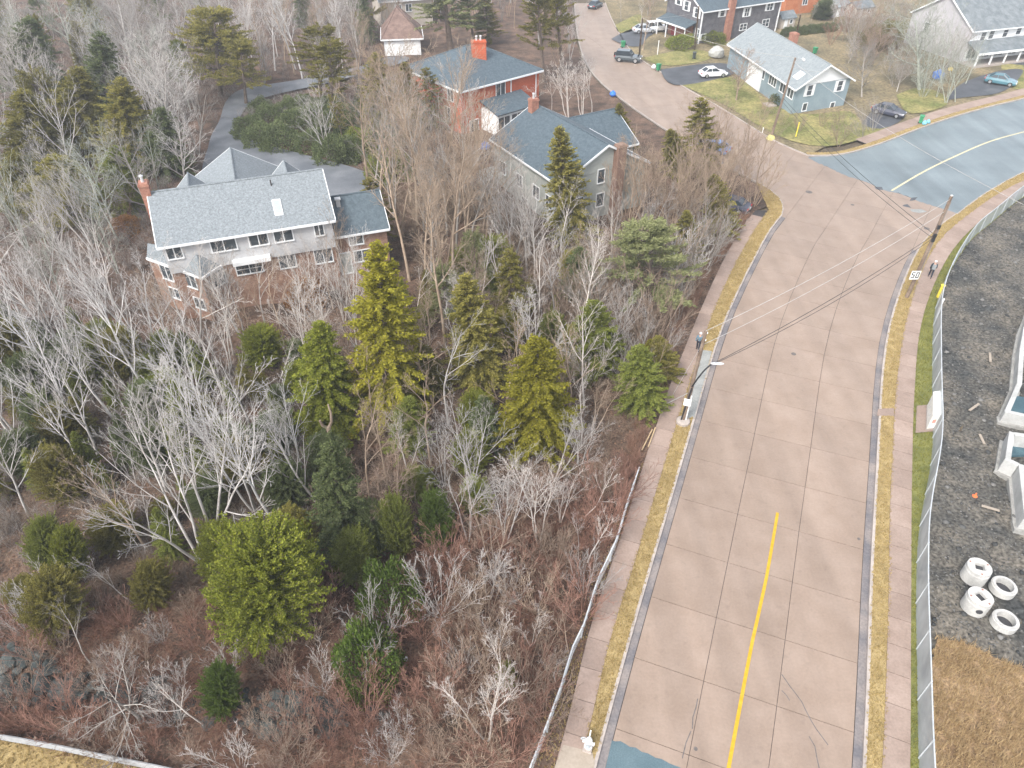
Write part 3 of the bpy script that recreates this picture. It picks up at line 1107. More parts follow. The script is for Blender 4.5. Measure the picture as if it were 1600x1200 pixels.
window(h2, Pw, Dw, (782, 139), w=1.5, h=1.6)
window(h2, Pw, Dw, (741, 197), w=1.4, h=1.6)
for px in ((704, 146), (700, 178)):
    window(h2, f2.p(.4, d2 - .4), -f2.v, px, w=1.2, h=1.8)
for px in (798, 837):
    b = MB()
    q = hit_wall(f2.p(0, .4), f2.v, px, 130)
    a_ = f2.uv(q)[0]
    b.prism(f2.rect(a_ - .06, a_ + .06, .28, .4), 0.1, ze - .25)
    b.build('downspout', M_trim, h2)
# its sunroom
sa = f2.uv(hit_wall(f2.p(0, .4), f2.v, 752, 180))[0]
sb = f2.uv(hit_wall(f2.p(0, .4), f2.v, 812, 160))[0]
wall(h2, f2.rect(sa, sb, -3.0, .4), -.1, 2.9, M_trim, 'sunroom_wall')
b = MB()
slope(b, [f2.p(sa - .2, -3.3, 2.85), f2.p(sb + .2, -3.3, 2.85), f2.p(sb + .2, .4, 3.9), f2.p(sa - .2, .4, 3.9)])
b.build('sunroom_roof', M_shb, h2)
for i in range(3):
    window(h2, f2.p(sa, -3.0), f2.u, s=(sb - sa) * (i + .5) / 3, z=1.6, w=(sb - sa) / 3 - .35, h=1.5, cols=2)

# --- green-grey gabled house in front of it
ze = 5.3
E_, F_ = at(875, 287, ze), at(766, 214, ze)
f3 = Fr(E_, F_ - E_, Vector(((F_ - E_).y, -(F_ - E_).x, 0)))
L3 = (F_ - E_).length
W3 = 11.4
h3 = thing('gabled_house', 'pale green-grey gabled house with blue-grey roof, half hidden by bare trees', 'house', f3.o)
wall(h3, f3.rect(.4, L3 - .3, .35, W3 - .35), -.2, ze, M_sidg)
gable(h3, f3, .4, L3 - .3, .35, W3 - .35, ze, 8.1, M_shb, M_sidg, ov=.4, ovr=.35)
rot3 = math.atan2(f3.u.y, f3.u.x)
cv_ = f3.uv(hit_wall(f3.p(0, 0), f3.u, 968, 250))[1]
chimney(h3, f3.p(.0, cv_), .8, 1.0, 0, 7.9, rot3, mat('dull_brick', (0.19, 0.115, 0.085), (0.27, 0.18, 0.14), 1.2, 0.85, 0.4, 9, 0.2), 0)
chimney(h3, f3.p(L3 - 1.0, 5.0), .8, .9, 6, 9.0, rot3, M_chim, 1)
gw, gd = f3.p(.4, W3 - .35), -f3.v
window(h3, f3.p(.4, .35), f3.v * -1, (939, 275), w=.8, h=1.35, cols=1) if False else None
def win3(px, w_, h_, cols=1):
    # near gable faces -u
    D = -f3.v if Vector(((-f3.v).y, -(-f3.v).x, 0)).dot(f3.u) < 0 else f3.v
    window(h3, f3.p(.4, 0), D, px, w=w_, h=h_, cols=cols)
win3((939, 275), .8, 1.4)
win3((937, 312), .9, 1.4)
win3((905, 318), .9, 1.3)
Dl = f3.u if Vector((f3.u.y, -f3.u.x, 0)).dot(f3.v) < 0 else -f3.u
for px in ((786, 262), (812, 282), (838, 300), (858, 316), (820, 318)):
    window(h3, f3.p(0, .35), Dl, px, w=1.2, h=1.3)
b = MB()
b.prism(f3.rect(.3, .42, .3, .45), 0, ze)
b.build('corner_board', M_trim, h3)
Wp = at(962, 169, 6.0)
wu, wv = f3.uv(Wp)
wall(h3, f3.rect(wu - 4.4, wu + 4.4, W3 - .4, wv - .3), -.2, 3.6, M_sidg, 'wing_wall')
gable(h3, f3, wu - 4.6, wu + 4.6, W3 - 4.6, wv - .3, 3.6, 6.0, M_shb, M_sidg, ov=.35, ovr=.3, ridge_along='v', name='wing_roof')

# --- light blue bungalow
ze = 3.9
C_, G_, F_ = at(1244.5, 137, ze), at(1336, 122, ze), at(1138, 66, ze)
f7 = Fr(C_, G_ - C_, F_ - C_)
w7, l7 = (G_ - C_).length, (F_ - C_).length
h7 = thing('blue_bungalow', 'light blue bungalow with pale grey roof and white gable end by the corner lawn', 'house', f7.o)
wall(h7, f7.rect(.4, w7 - .4, .4, l7 - .4), -.2, ze, M_sidb)
gable(h7, f7, .4, w7 - .4, .4, l7 - .4, ze, 6.3, M_shl, M_trim, ov=.5, ovr=.5, ridge_along='v')
for px in ((1265, 141), (1312, 134)):
    window(h7, f7.p(0, .4), f7.u, px, w=.85, h=1.35, cols=1, rws=2, shutters=True)
window(h7, f7.p(0, .4), f7.u, (1257, 167), w=.7, h=1.0, cols=1)
window(h7, f7.p(0, .4), f7.u, (1300, 165), w=.7, h=.9, cols=1)
Df = -f7.v
for px, w_ in (((1238, 134), 1.6), ((1226, 127), 1.6), ((1210, 116), 2.2), ((1193, 104), 1.8), ((1184, 98), 1.4)):
    window(h7, f7.p(.4, 0), Df, px, w=w_, h=1.2, cols=3 if w_ > 2 else 2, zmax=3.3)
qa = f7.uv(hit_wall(f7.p(.4, 0), f7.u, 1142, 90))[1]
qb = f7.uv(hit_wall(f7.p(.4, 0), f7.u, 1172, 110))[1]
box_part('garage_front', M_trim, h7, f7, .28, .4, min(qa, qb), max(qa, qb), 0, 3.4)
chimney(h7, f7.p(w7 / 2 + .6, f7.uv(hit_wall(f7.p(w7 / 2, 0), f7.u, 1213, 50))[1]), .9, 1.1, 5.6, 7.4, .3, M_chim, 0)
k = (6.3 - 3.9) / (w7 / 2 - .4)
b = MB()
vq = f7.uv(hit_wall(f7.p(1.6, 0), f7.u, 1242, 119))[1]
q = [f7.p(1.1, vq - .7, ze + .7 * k), f7.p(2.3, vq - .7, ze + 1.9 * k), f7.p(2.3, vq + .7, ze + 1.9 * k), f7.p(1.1, vq + .7, ze + .7 * k)]
b.hexa([x for x in q], [x + Vector((0, 0, .12)) for x in q])
b.build('skylight', M_trim, h7)
b = MB()
q = f7.p(.2, 4.0)
b.box(f7.p(-.9, vq + 2.2), 1.4, 1.6, .3, .3)
b.build('front_step', M_kerb, h7)

# --- dark two-storey house at the top
ze = 5.6
C_, R_ = at(1099, 16, ze), at(1222, -2, ze)
f5 = Fr(C_, R_ - C_)
w5 = (R_ - C_).length
h5 = thing('dark_house', 'dark shingled two-storey house with many white windows and a tall brick chimney', 'house', f5.o)
wall(h5, f5.rect(.1, w5, .1, 10), -.2, ze, M_sidk)
gable(h5, f5, .1, w5, .1, 10, ze, 8.3, M_shb, M_sidk, ov=.4, ovr=.3)
for px, w_, h_ in (((1129, 19), .9, 1.3), ((1167, 19), 1.0, 1.3), ((1203, 10), 1.3, 1.2), ((1161, 42), 1.6, 1.0), ((1196, 36), 1.6, 1.2), ((1098, 58), 0.7, .9)):
    window(h5, f5.p(0, .1), f5.u, px, w=w_, h=h_, cols=2 if w_ > .95 else 1, rws=2, shutters=w_ < 1.4)
for px in ((1061, 0), (1073, 9), (1089, 20)):
    window(h5, f5.p(.1, 10), -f5.v, px, w=1.0, h=1.4, cols=1, rws=2, shutters=True)
for px in ((1078, 42), (1068, 36), (1090, 52)):
    window(h5, f5.p(.1, 10), -f5.v, px, w=1.1, h=1.4, cols=2, rws=2)
chimney(h5, f5.p(f5.uv(hit_wall(f5.p(0, -.1), f5.v, 1140, 25))[0], -.25), 1.3, .7, 0, 9.2, math.atan2(f5.u.y, f5.u.x), M_chim, 0)
for a_, b_ in ((.05, .0), (w5, .0)):
    b = MB()
    b.prism(f5.rect(a_ - .1, a_ + .1, b_ - .05, b_ + .12), 0, ze - .1)
    b.build('corner_board', M_trim, h5)
b = MB()
slope(b, [f5.p(-2.4, 1.2, 2.7), f5.p(.1, 1.2, 3.5), f5.p(.1, 9.5, 3.5), f5.p(-2.4, 9.5, 2.7)])
b.build('porch_roof', M_shb, h5)
b = MB()
b.prism(f5.rect(-2.5, -2.38, 1.2, 9.5), 2.45, 2.7)
b.build('porch_fascia', M_trim, h5)
for i in range(4):
    b = MB()
    b.prism(f5.rect(-2.3, -2.15, 1.4 + i * 2.6, 1.55 + i * 2.6), 0, 2.5)
    b.build('porch_post', M_trim, h5)
box_part('porch_wall', M_chim, h5, f5, -.02, .1, 2.0, 8.8, 0, 2.6)
box_part('front_door', M_reddoor, h5, f5, -.1, -.02, 6.6, 7.7, .1, 2.2)

# --- orange brick block behind it
f6 = Fr(at(1224, 24), at(1264, 20) - at(1224, 24))
h6 = thing('orange_brick_house', 'orange brick house wall behind the dark shingled house', 'house', f6.o)
wall(h6, f6.rect(0, 8.5, 0, 9), -.2, 5.2, M_orb)
gable(h6, f6, 0, 8.5, 0, 9, 5.2, 7.4, M_shd, M_orb)
window(h6, f6.p(0, 0), f6.u, (1258, 2), w=1.1, h=1.2)

# --- white house with porch, top right
ze = 5.3
C_, R_ = at(1522, 46, ze), at(1600, 38, ze)
f8 = Fr(C_, R_ - C_)
h8 = thing('white_house', 'white house with long porch and a big lilac-grey gable end behind tall trees', 'house', f8.o)
W8, D8 = 16.5, 13.5
wall(h8, f8.rect(.1, W8, .1, D8), -.2, ze, M_trim)
wall(h8, f8.rect(-.02, .1, .05, D8), -.2, ze, M_sidl, 'side_wall')
gable(h8, f8, .1, W8, .1, D8, ze, 9.2, M_shd, M_sidl, ov=.4, ovr=.35)
for px in ((1549, 54), (1571, 51), (1592, 47), (1536, 57)):
    window(h8, f8.p(0, .1), f8.u, px, w=.95, h=1.25, cols=1, rws=2, glass=M_glass)
b = MB()
slope(b, [f8.p(-.3, -2.9, 2.35), f8.p(W8, -2.9, 2.35), f8.p(W8, .1, 3.5), f8.p(-.3, .1, 3.5)])
b.build('porch_roof', M_shd, h8)
b = MB()
b.prism(f8.rect(-.35, W8, -3.02, -2.9), 2.02, 2.34)
b.build('porch_fascia', M_trim, h8)
for i in range(6):
    b = MB()
    b.prism(f8.rect(-.1 + i * 3.0, .12 + i * 3.0, -2.8, -2.6), 0, 2.2)
    b.build('porch_post', M_trim, h8)
box_part('porch_floor', M_kerb, h8, f8, -.3, W8, -2.95, .1, .0, .35)
for i, m_ in enumerate((M_chim, M_glass, M_chim, M_reddoor, M_glass)):
    window(h8, f8.p(0, .1), f8.u, s=1.5 + i * 3.0, z=1.5, w=1.8, h=1.5, cols=2)
window(h8, f8.p(0, D8), -f8.v, s=4.0, z=3.6, w=1.0, h=1.3, cols=1)

# --- garage and roof at the top centre
f4 = Fr(at(602, 88), at(652, 86) - at(602, 88))
h4 = thing('garage', 'brown hip-roofed garage with two white doors at the top of the picture', 'garage', f4.o)
wall(h4, f4.rect(0, 6.2, 0, 7.5), -.2, 2.8, M_trim)
hip(h4, [f4.p(-.4, -.4), f4.p(6.7, -.4), f4.p(6.7, 8), f4.p(-.4, 8)], [f4.p(2.6, 6.0), f4.p(2.8, 7.2)], M_shk, 2.8, 6.3)
for i in range(2):
    b = MB()
    b.prism(f4.rect(.35 + i * 3.1, 2.75 + i * 3.1, -.06, .02), .02, 2.3)
    gd_ = b.build('garage_door', M_white, h4)
    for k in range(4):
        b = MB()
        b.prism(f4.rect(.35 + i * 3.1, 2.75 + i * 3.1, -.09, -.06), .05 + k * .56, .59 + k * .56)
        b.build('door_panel', M_white, gd_)
f9 = Fr(at(598, 46), at(668, 40) - at(598, 46))
h9 = thing('beige_house', 'beige house with slate roof and white eaves, cut by the top edge above the garage', 'house', f9.o)
wall(h9, f9.rect(0, 10, 0, 9), -.2, 5.0, M_beige)
gable(h9, f9, 0, 10, 0, 9, 5.0, 7.8, M_shd, M_beige)
for s_ in (3.4, 5.4):
    window(h9, f9.p(0, 0), f9.u, s=s_, z=3.4, w=1.1, h=1.2)
# sheds
def shed(name, label, px0, px1, d_, hz_, m_, mr_, rise=.9):
    fr = Fr(at(*px0), at(*px1) - at(*px0))
    w_ = (at(*px1) - at(*px0)).length
    t = thing(name, label, 'shed', fr.o)
    wall(t, fr.rect(0, w_, 0, d_), -.1, hz_, m_)
    gable(t, fr, 0, w_, 0, d_, hz_, hz_ + rise, mr_, m_, ov=.2, ovr=.2, trim=False)
    window(t, fr.p(0, 0), fr.u, s=w_ * .7, z=hz_ * .6, w=.6, h=.6, cols=1)
    b = MB()
    b.prism(fr.rect(w_ * .2, w_ * .2 + .8, -.05, .02), .02, 1.9)
    b.build('door', M_trim, t)
    return t
shed('garden_shed', 'small cream shed beside the orange brick house', (1219, 46), (1240, 43), 2.4, 2.0, M_beige, M_shd)
shed('garden_shed', 'low pale shed in the backyard right of the dark hedge', (1300, 28), (1325, 24), 3, 2.0, M_sidl, M_shl)
shed('garden_shed', 'grey-roofed shed behind the yellowish shrub', (1335, 30), (1362, 26), 3, 2.0, M_beige, M_shd)
# white board fence beside the gabled house, each board a piece
fa, fb = at(748, 288), at(783, 278)
t = thing('board_fence', 'white board fence between the two houses in the wood', 'fence', fa)
n_ = 16
for i in range(n_):
    p = fa.lerp(fb, i / n_)
    q = fa.lerp(fb, (i + .9) / n_)
    b = MB()
    d = (q - p).normalized()
    nn = Vector((-d.y, d.x, 0)) * .03
    b.hexa([p, q, q + nn, p + nn], [v + Vector((0, 0, 1.7)) for v in (p, q, q + nn, p + nn)])
    b.build('board', M_trim, t, org=p)

# ------------------------------------------------------------------ vehicles
M_tyre = mat('tyre_rubber', (0.02, 0.02, 0.022), None, 5, 0.9)
M_rim = mat('alloy_rim', (0.45, 0.46, 0.47), None, 5, 0.35, metal=0.7)
M_cglass = mat('car_glass', (0.03, 0.04, 0.05), None, 1, 0.08, spec=0.7)
M_lampw = mat('headlamp_glass', (0.7, 0.72, 0.75), None, 1, 0.15)
M_lampr = mat('tail_lamp', (0.4, 0.03, 0.03), None, 1, 0.25)
M_plate = mat('number_plate', (0.6, 0.6, 0.62), None, 1, 0.5)

def xf(c, ang):
    ca, sa = math.cos(ang), math.sin(ang)
    return lambda x, y, z: (c.x + x * ca - y * sa, c.y + x * sa + y * ca, c.z + z)

SEDAN = dict(st=[(-2.25, .62, .42, .62), (-2.1, .84, .25, .86), (-1.45, .9, .2, .95), (-.4, .92, .2, .93), (.75, .92, .2, .92), (1.5, .89, .2, .82), (2.05, .82, .24, .7), (2.25, .62, .38, .58)],
             cab=[(-1.75, .74, .93), (-1.05, .62, 1.38), (.1, .62, 1.43), (.95, .76, .92)], wheel=.33, axles=(-1.35, 1.38))
SUV = dict(st=[(-2.2, .8, .45, .9), (-2.1, .9, .35, 1.02), (-1.3, .93, .3, 1.05), (0, .94, .3, 1.05), (.8, .94, .3, 1.05), (1.5, .93, .32, 1.02), (2.1, .9, .36, .95), (2.2, .8, .5, .85)],
           cab=[(-2.05, .82, 1.03), (-1.9, .74, 1.72), (.25, .74, 1.76), (.85, .82, 1.04)], wheel=.42, axles=(-1.35, 1.38))

def car(label, c, ang, paint, spec=SEDAN, spare=False):
    t = thing('parked_car', label, 'car', c)
    F_ = xf(c, ang)
    b = MB()
    n_ = 8
    rings = []
    for x, hw, zb, zt in spec['st']:
        zm = zb + (zt - zb) * .6
        rings.append([F_(x, -hw * .9, zb), F_(x, -hw, zb + .12), F_(x, -hw, zm), F_(x, -hw * .88, zt), F_(x, hw * .88, zt), F_(x, hw, zm), F_(x, hw, zb + .12), F_(x, hw * .9, zb)])
    vs_ = [p for r_ in rings for p in r_]
    fs = []
    for i in range(len(rings) - 1):
        for k in range(n_):
            k2 = (k + 1) % n_
            fs.append((i * n_ + k, (i + 1) * n_ + k, (i + 1) * n_ + k2, i * n_ + k2))
    fs.append(tuple(range(n_)))
    fs.append(tuple(range(len(vs_) - 1, len(vs_) - n_ - 1, -1)))
    b.add(vs_, fs)
    body = b.build('body', paint, t)
    # glasshouse and roof
    (x0, h0, z0), (x1, h1_, z1), (x2, h2_, z2), (x3, h3_, z3) = spec['cab']
    b = MB()
    b.hexa([F_(x0, -h0, z0 - .05), F_(x3, -h3_, z3 - .05), F_(x3, h3_, z3 - .05), F_(x0, h0, z0 - .05)], [F_(x1, -h1_, z1), F_(x2, -h2_, z2), F_(x2, h2_, z2), F_(x1, h1_, z1)])
    b.build('windows', M_cglass, t)
    b = MB()
    b.hexa([F_(x1 - .06, -h1_ - .02, z1 - .02), F_(x2 + .06, -h2_ - .02, z2 - .02), F_(x2 + .06, h2_ + .02, z2 - .02), F_(x1 - .06, h1_ + .02, z1 - .02)],
           [F_(x1 + .02, -h1_ + .06, z1 + .05), F_(x2 - .02, -h2_ + .06, z2 + .05), F_(x2 - .02, h2_ - .06, z2 + .05), F_(x1 + .02, h1_ - .06, z1 + .05)])
    b.build('roof', paint, t)
    for sg in (-1, 1):
        for xa, xb, ha, hb, za, zb in ((x0, x1, h0, h1_, z0, z1), (x3, x2, h3_, h2_, z3, z2), ((x0 + x3) / 2 - .1, (x1 + x2) / 2 - .1, (h0 + h3_) / 2, h1_, (z0 + z3) / 2, (z1 + z2) / 2)):
            b = MB()
            b.tube([F_(xa, sg * (ha + .01), za), F_(xb, sg * (hb + .01), zb)], .045, 5)
            b.build('pillar', paint, t)
        b = MB()
        b.box(F_(.72, sg * 1.0, .95), .14, .2, .13, ang)
        b.build('mirror', paint, t)
        b = MB()
        x = spec['st'][-2]
        b.box(F_(x[0] + .04, sg * x[1] * .7, x[3] - .2), .22, .34, .15, ang)
        b.build('headlight', M_lampw, t)
        b = MB()
        x = spec['st'][1]
        b.box(F_(x[0] - .06, sg * x[1] * .75, x[3] - .22), .16, .32, .15, ang)
        b.build('tail_light', M_lampr, t)
        for ax in spec['axles']:
            r_ = spec['wheel']
            b = MB()
            c0, c1 = Vector(F_(ax, sg * .72, r_)), Vector(F_(ax, sg * .93, r_))
            b.tube([c0, c1], r_, 14)
            wh = b.build('wheel', M_tyre, t, org=c1)
            b = MB()
            c2 = Vector(F_(ax, sg * .945, r_))
            b.tube([c1 - (c1 - c0) * .1, c2], r_ * .62, 10)
            b.build('rim', M_rim, wh)
    b = MB()
    x = spec['st'][0]
    b.box(F_(x[0] - .02, 0, .55), .04, .45, .14, ang)
    b.build('number_plate', M_plate, t)
    if spare:
        b = MB()
        b.tube([F_(-2.2, 0, .95), F_(-2.42, 0, .95)], .38, 14)
        b.build('spare_wheel', M_tyre, t)
    return t
P_white = mat('white_car_paint', (0.75, 0.76, 0.78), None, 1, 0.25, spec=0.5, coat=0.6, fine=0)
P_black = mat('dark_car_paint', (0.035, 0.05, 0.06), None, 1, 0.25, spec=0.5, coat=0.6, fine=0)
P_teal = mat('teal_car_paint', (0.06, 0.17, 0.21), None, 1, 0.25, spec=0.5, coat=0.6, fine=0)
P_plum = mat('dark_blue_car_paint', (0.04, 0.045, 0.07), None, 1, 0.3, spec=0.5, coat=0.5, fine=0)
P_blue = mat('blue_car_paint', (0.12, 0.25, 0.5), None, 1, 0.3, spec=0.5, coat=0.5, fine=0)
P_silver = mat('silver_car_paint', (0.5, 0.52, 0.55), None, 1, 0.3, spec=0.5, coat=0.5, metal=0.3, fine=0)
def up(v, z):
    return Vector((v.x, v.y, z))
car('white sedan parked in the driveway by the blue bungalow', up(at(1113, 121), .17), R(10), P_white)
car('dark off-road car with spare wheel stopped at the side street kerb', up(at(981, 96), .0), R(-18), P_black, SUV, True)
car('teal car in the driveway below the white house', up(at(1561, 133), .17), R(-35), P_teal)
car('dark blue car in the driveway hidden behind grey shrubs', up(at(1386, 181), .18), R(-40), P_plum)
car('white car with blue load in the driveway of the dark house', up(at(1026, 50), .15), R(10), P_white, SUV)
car('silver car parked behind a tree near the dark house', up(at(1006, 52), .15), R(10), P_silver)
car('pale blue car on the side street behind the tall spruce', up(at(1113, 236), .0), R(140), P_blue)
car('dark car behind the brown twigs at the end of the left sidewalk', up(at(1138, 328), .12), R(150), P_plum)
car('blue car far up the side street between tree trunks', up(at(930, 12), .0), R(60), P_black)

# ------------------------------------------------------------------ bins and bags
M_bin = mat('green_bin_plastic', (0.03, 0.22, 0.10), (0.05, 0.27, 0.13), 2, 0.5)
M_binb = mat('dark_bin_plastic', (0.05, 0.06, 0.06), None, 2, 0.5)
M_bagb = mat('blue_bag', (0.15, 0.42, 0.58), (0.22, 0.52, 0.68), 6, 0.35)
M_bagw = mat('white_bag', (0.66, 0.67, 0.68), (0.75, 0.75, 0.76), 6, 0.4)
def wheelie(label, px, z, ang, m=M_bin, group=None):
    c = up(at(*px), z)
    F_ = xf(c, ang)
    t = thing('wheelie_bin', label, 'bin', c, group)
    b = MB()
    b.hexa([F_(-.22, -.2, .08), F_(.25, -.2, .08), F_(.25, .2, .08), F_(-.22, .2, .08)], [F_(-.3, -.28, 1.0), F_(.36, -.28, 1.0), F_(.36, .28, 1.0), F_(-.3, .28, 1.0)])
    b.build('body', m, t)
    b = MB()
    b.hexa([F_(-.34, -.31, 1.01), F_(.38, -.31, 1.01), F_(.38, .31, 1.01), F_(-.34, .31, 1.01)], [F_(-.3, -.28, 1.1), F_(.34, -.28, 1.06), F_(.34, .28, 1.06), F_(-.3, .28, 1.1)])
    b.build('lid', m, t)
    for sg in (-1, 1):
        b = MB()
        b.tube([F_(-.25, sg * .2, .1), F_(-.25, sg * .27, .1)], .1, 10)
        b.build('wheel', M_tyre, t)
    b = MB()
    b.tube([F_(-.42, -.22, 1.0), F_(-.42, .22, 1.0)], .025, 6)
    b.build('handle', m, t)
    return t
def bag(label, px, z, m, r_=.3, group=None):
    c = up(at(*px), z)
    b = MB()
    vs_, fs = [], []
    bm = bmesh.new()
    bmesh.ops.create_icosphere(bm, subdivisions=2, radius=r_)
    for v in bm.verts:
        n_ = noise.noise(v.co * 5 + Vector((px[0], px[1], 0)))
        v.co *= 1 + .25 * n_
        v.co.z = max(v.co.z * .85, -r_ * .55) + r_ * .55
        if v.co.z > r_ * 1.1:
            v.co.z += .12
            v.co.x *= .5
            v.co.y *= .5
    b.add([v.co + c for v in bm.verts], [tuple(v.index for v in f.verts) for f in bm.faces])
    bm.free()
    o = b.build('rubbish_bag', m, None, org=c)
    return tag(o, label, 'bag', group)
wheelie('green cart with blue bags beside it on the upper sidewalk', (1437, 194), .15, R(60))
bag('left blue bag leaning on the green cart at the kerb', (1443, 196), .14, M_bagb, .32)
bag('right pale blue bag at the kerb beside the green cart', (1449, 194), .14, M_bagb, .3)
wheelie('green cart behind the dark off-road car', (973, 75), .1, R(20))
wheelie('green cart at the end of the white car driveway', (1028, 112), .15, R(40))
bag('white bag beside the green cart at the driveway end', (1021, 108), .15, M_bagw, .38)
wheelie('dark cart on the lawn between the driveway and the dark house', (1084, 93), .15, R(70), M_binb)
wheelie('green cart behind the bungalow roof ridge', (1272, 85), .1, R(30))

# ------------------------------------------------------------------ poles, lamps, wires
M_wood = mat('weathered_pole_wood', (0.13, 0.092, 0.068), (0.235, 0.18, 0.14), 1.2, 0.85, 0.3, 14, 0.2)
M_steel = mat('galvanised_steel', (0.40, 0.43, 0.45), (0.50, 0.53, 0.55), 2, 0.45, 0, 20, 0.06)
M_black = mat('black_cable', (0.03, 0.032, 0.036), None, 1, 0.6)
M_pale = mat('pale_cable', (0.42, 0.40, 0.38), None, 1, 0.6)
M_lampb = mat('lamp_housing', (0.5, 0.52, 0.53), None, 1, 0.4)

def pole(label, base, top, h, r0=.17, r1=.11):
    b0 = at(*base)
    tp = at(*top, h)
    t = thing('utility_pole', label, 'pole', b0)
    b = MB()
    b.tube([b0.lerp(tp, k / 6) for k in range(7)], [r0 + (r1 - r0) * k / 6 for k in range(7)], 10)
    b.build('pole', M_wood, t)
    return t, b0, tp
pl1, pb1, pt1 = pole('wooden pole with curved lamp arm and concrete collar beside the left sidewalk', (1066, 661), (1103, 517), 8.1)
b = MB()
b.lathe((pb1.x, pb1.y - .08, 0), [(.5, 0), (.5, .34), (.42, .42), (.2, .44)], 12)
b.build('concrete_collar', M_kerb, pl1)
b = MB()
b.tube([pb1 + Vector((.16, -.12, .3)), pb1.lerp(pt1, .33) + Vector((.13, -.12, 0))], .045, 6)
b.build('conduit', M_trim, pl1)
b = MB()
b.tube([pb1 + Vector((-.16, -.1, .4)), pb1.lerp(pt1, .42) + Vector((-.02, -.17, 0))], .06, 6)
b.build('cable_guard', M_black, pl1)
j0 = pb1.lerp(pt1, .42)
lamp_p = at(1113, 568, 6.3)
armp = smooth([j0, j0], 1)
mid1, mid2 = at(1083, 604, 4.2), at(1094, 581, 5.6)
arm = []
for i in range(11):
    k = i / 10
    arm.append(j0 * (1 - k) ** 3 + mid1 * 3 * k * (1 - k) ** 2 + mid2 * 3 * k * k * (1 - k) + lamp_p * k ** 3)
b = MB()
b.tube(arm, .055, 7)
ar = b.build('lamp_arm', M_black, pl1)
b = MB()
d = Vector((arm[-1].x - arm[-2].x, arm[-1].y - arm[-2].y, 0)).normalized()
b.tube([lamp_p - d * .1, lamp_p + d * .1, lamp_p + d * .55, lamp_p + d * .75], [.05, .09, .1, .04], 8)
b.build('lamp_head', M_lampb, ar)
b = MB()
for k in (0.97, .9):
    p = pb1.lerp(pt1, k)
    b.lathe((p.x + .12, p.y, p.z), [(.03, 0), (.06, .04), (.06, .12), (.03, .16)], 8)
b.build('insulator', M_white, pl1)
b = MB()
sp = at(1074, 629, 2.3)
b.box(sp - Vector((0, 0, .3)), .5, .04, .6, R(-20))
o = b.build('small_sign', M_white, None, org=sp)
tag(o, 'blank white notice board fixed to the lamp pole by the left sidewalk', 'sign')
# guy wire with white guard
b = MB()
g0, g1 = at(1037, 633), pb1.lerp(pt1, .36)
b.tube([g0, g1], .035, 6)
o = b.build('guy_wire', M_pale)
tag(o, 'pale guy wire slanting from the lamp pole down to the wood edge', 'wire')

pl2, pb2, pt2 = pole('tall leaning wooden pole at the junction with a speed sign low on it', (1416, 466), (1487, 306), 9.8, .175, .12)
for k in (.60, .64, .72):
    b = MB()
    p = pb2.lerp(pt2, k)
    b.box(p - Vector((0, .14, .15)), .22, .16, .34, .2)
    b.build('cable_bracket', M_black, pl2)
b = MB()
b.lathe((pt2.x, pt2.y, pt2.z), [(.12, 0), (.12, .05), (.03, .1)], 8)
b.build('pole_cap', M_pot, pl2)
b = MB()
b.tube([pb2.lerp(pt2, .3) + Vector((.14, -.1, 0)), pb2.lerp(pt2, .95) + Vector((.1, -.1, 0))], .035, 6)
b.build('conduit', mat('grey_conduit', (.22, .2, .18), None, 2, .7), pl2)
pl3, pb3, pt3 = pole('wooden pole with a street lamp on the corner lawn before the bungalow', (1204, 217), (1243, 90), 10.0)
b = MB()
e3 = pt3 + Vector((.3, -1.6, .3))
b.tube([pt3 - Vector((0, 0, .6)), pt3 + Vector((.1, -.7, .1)), e3], .05, 6)
ar = b.build('lamp_arm', M_steel, pl3)
b = MB()
b.tube([e3 + Vector((0, .2, 0)), e3, e3 + Vector((.05, -.45, -.03)), e3 + Vector((.07, -.6, -.05))], [.06, .14, .17, .05], 8)
b.build('lamp_head', M_lampb, ar)
b = MB()
b.lathe((pb3.x, pb3.y, 0), [(.6, 0), (.5, .3), (.25, .55)], 10)
b.build('yellow_base_wrap', mat('pale_yellow', (0.55, 0.5, 0.2), None, 2, 0.8), pl3)
pl4, pb4, pt4 = pole('wooden pole beside the off-road car on the far verge', (999, 86), (1004, 28), 9.0)
pl5, pb5, pt5 = pole('grey pole by the dark hedge behind the bungalow', (1243, 60), (1251, 22), 6.5)
pl6, pb6, pt6 = pole('thin tall pole among trees at the top edge', (1085, 78), (1092, 10), 9)

def wire(label, p, q, sag, r_, m, group=None):
    P = []
    for i in range(17):
        k = i / 16
        v = p.lerp(q, k)
        v.z -= sag * 4 * k * (1 - k)
        P.append(v)
    b = MB()
    b.tube(P, r_, 5)
    o = b.build('overhead_wire', m, None, org=p)
    return tag(o, label, 'wire', group)
r6 = pb2.lerp(pt2, .61)
r7 = pb2.lerp(pt2, .645)
wire('upper of two black cables from the lamp arm across the road to the junction pole', lamp_p + Vector((.2, 0, .1)), r7, .5, .021, M_black)
wire('lower of two black cables from the lamp arm across the road to the junction pole', lamp_p + Vector((.1, 0, -.05)), r6, .75, .019, M_black)
wire('upper black cable from the junction pole over the crossing to the corner lawn pole', r7, pb3.lerp(pt3, .52), .5, .022, M_black)
wire('lower black cable from the junction pole over the crossing to the corner lawn pole', r6, pb3.lerp(pt3, .48), .7, .019, M_black)
wire('thin pale wire from the lamp pole top across to the junction pole', pt1, pb2.lerp(pt2, .97), .5, .018, M_pale)
wire('thin pale wire crossing the road below the pole top', pb1.lerp(pt1, .86), pb2.lerp(pt2, .86), .6, .018, M_pale)
wire('thin pale wire from the pole top down to the wood edge', pt1 - Vector((0, 0, .8)), at(1048, 622, .6), .05, .014, M_pale)
wire('pale wire from the corner pole over the lawn towards the far pole', pt3, pt4, .8, .02, M_pale)
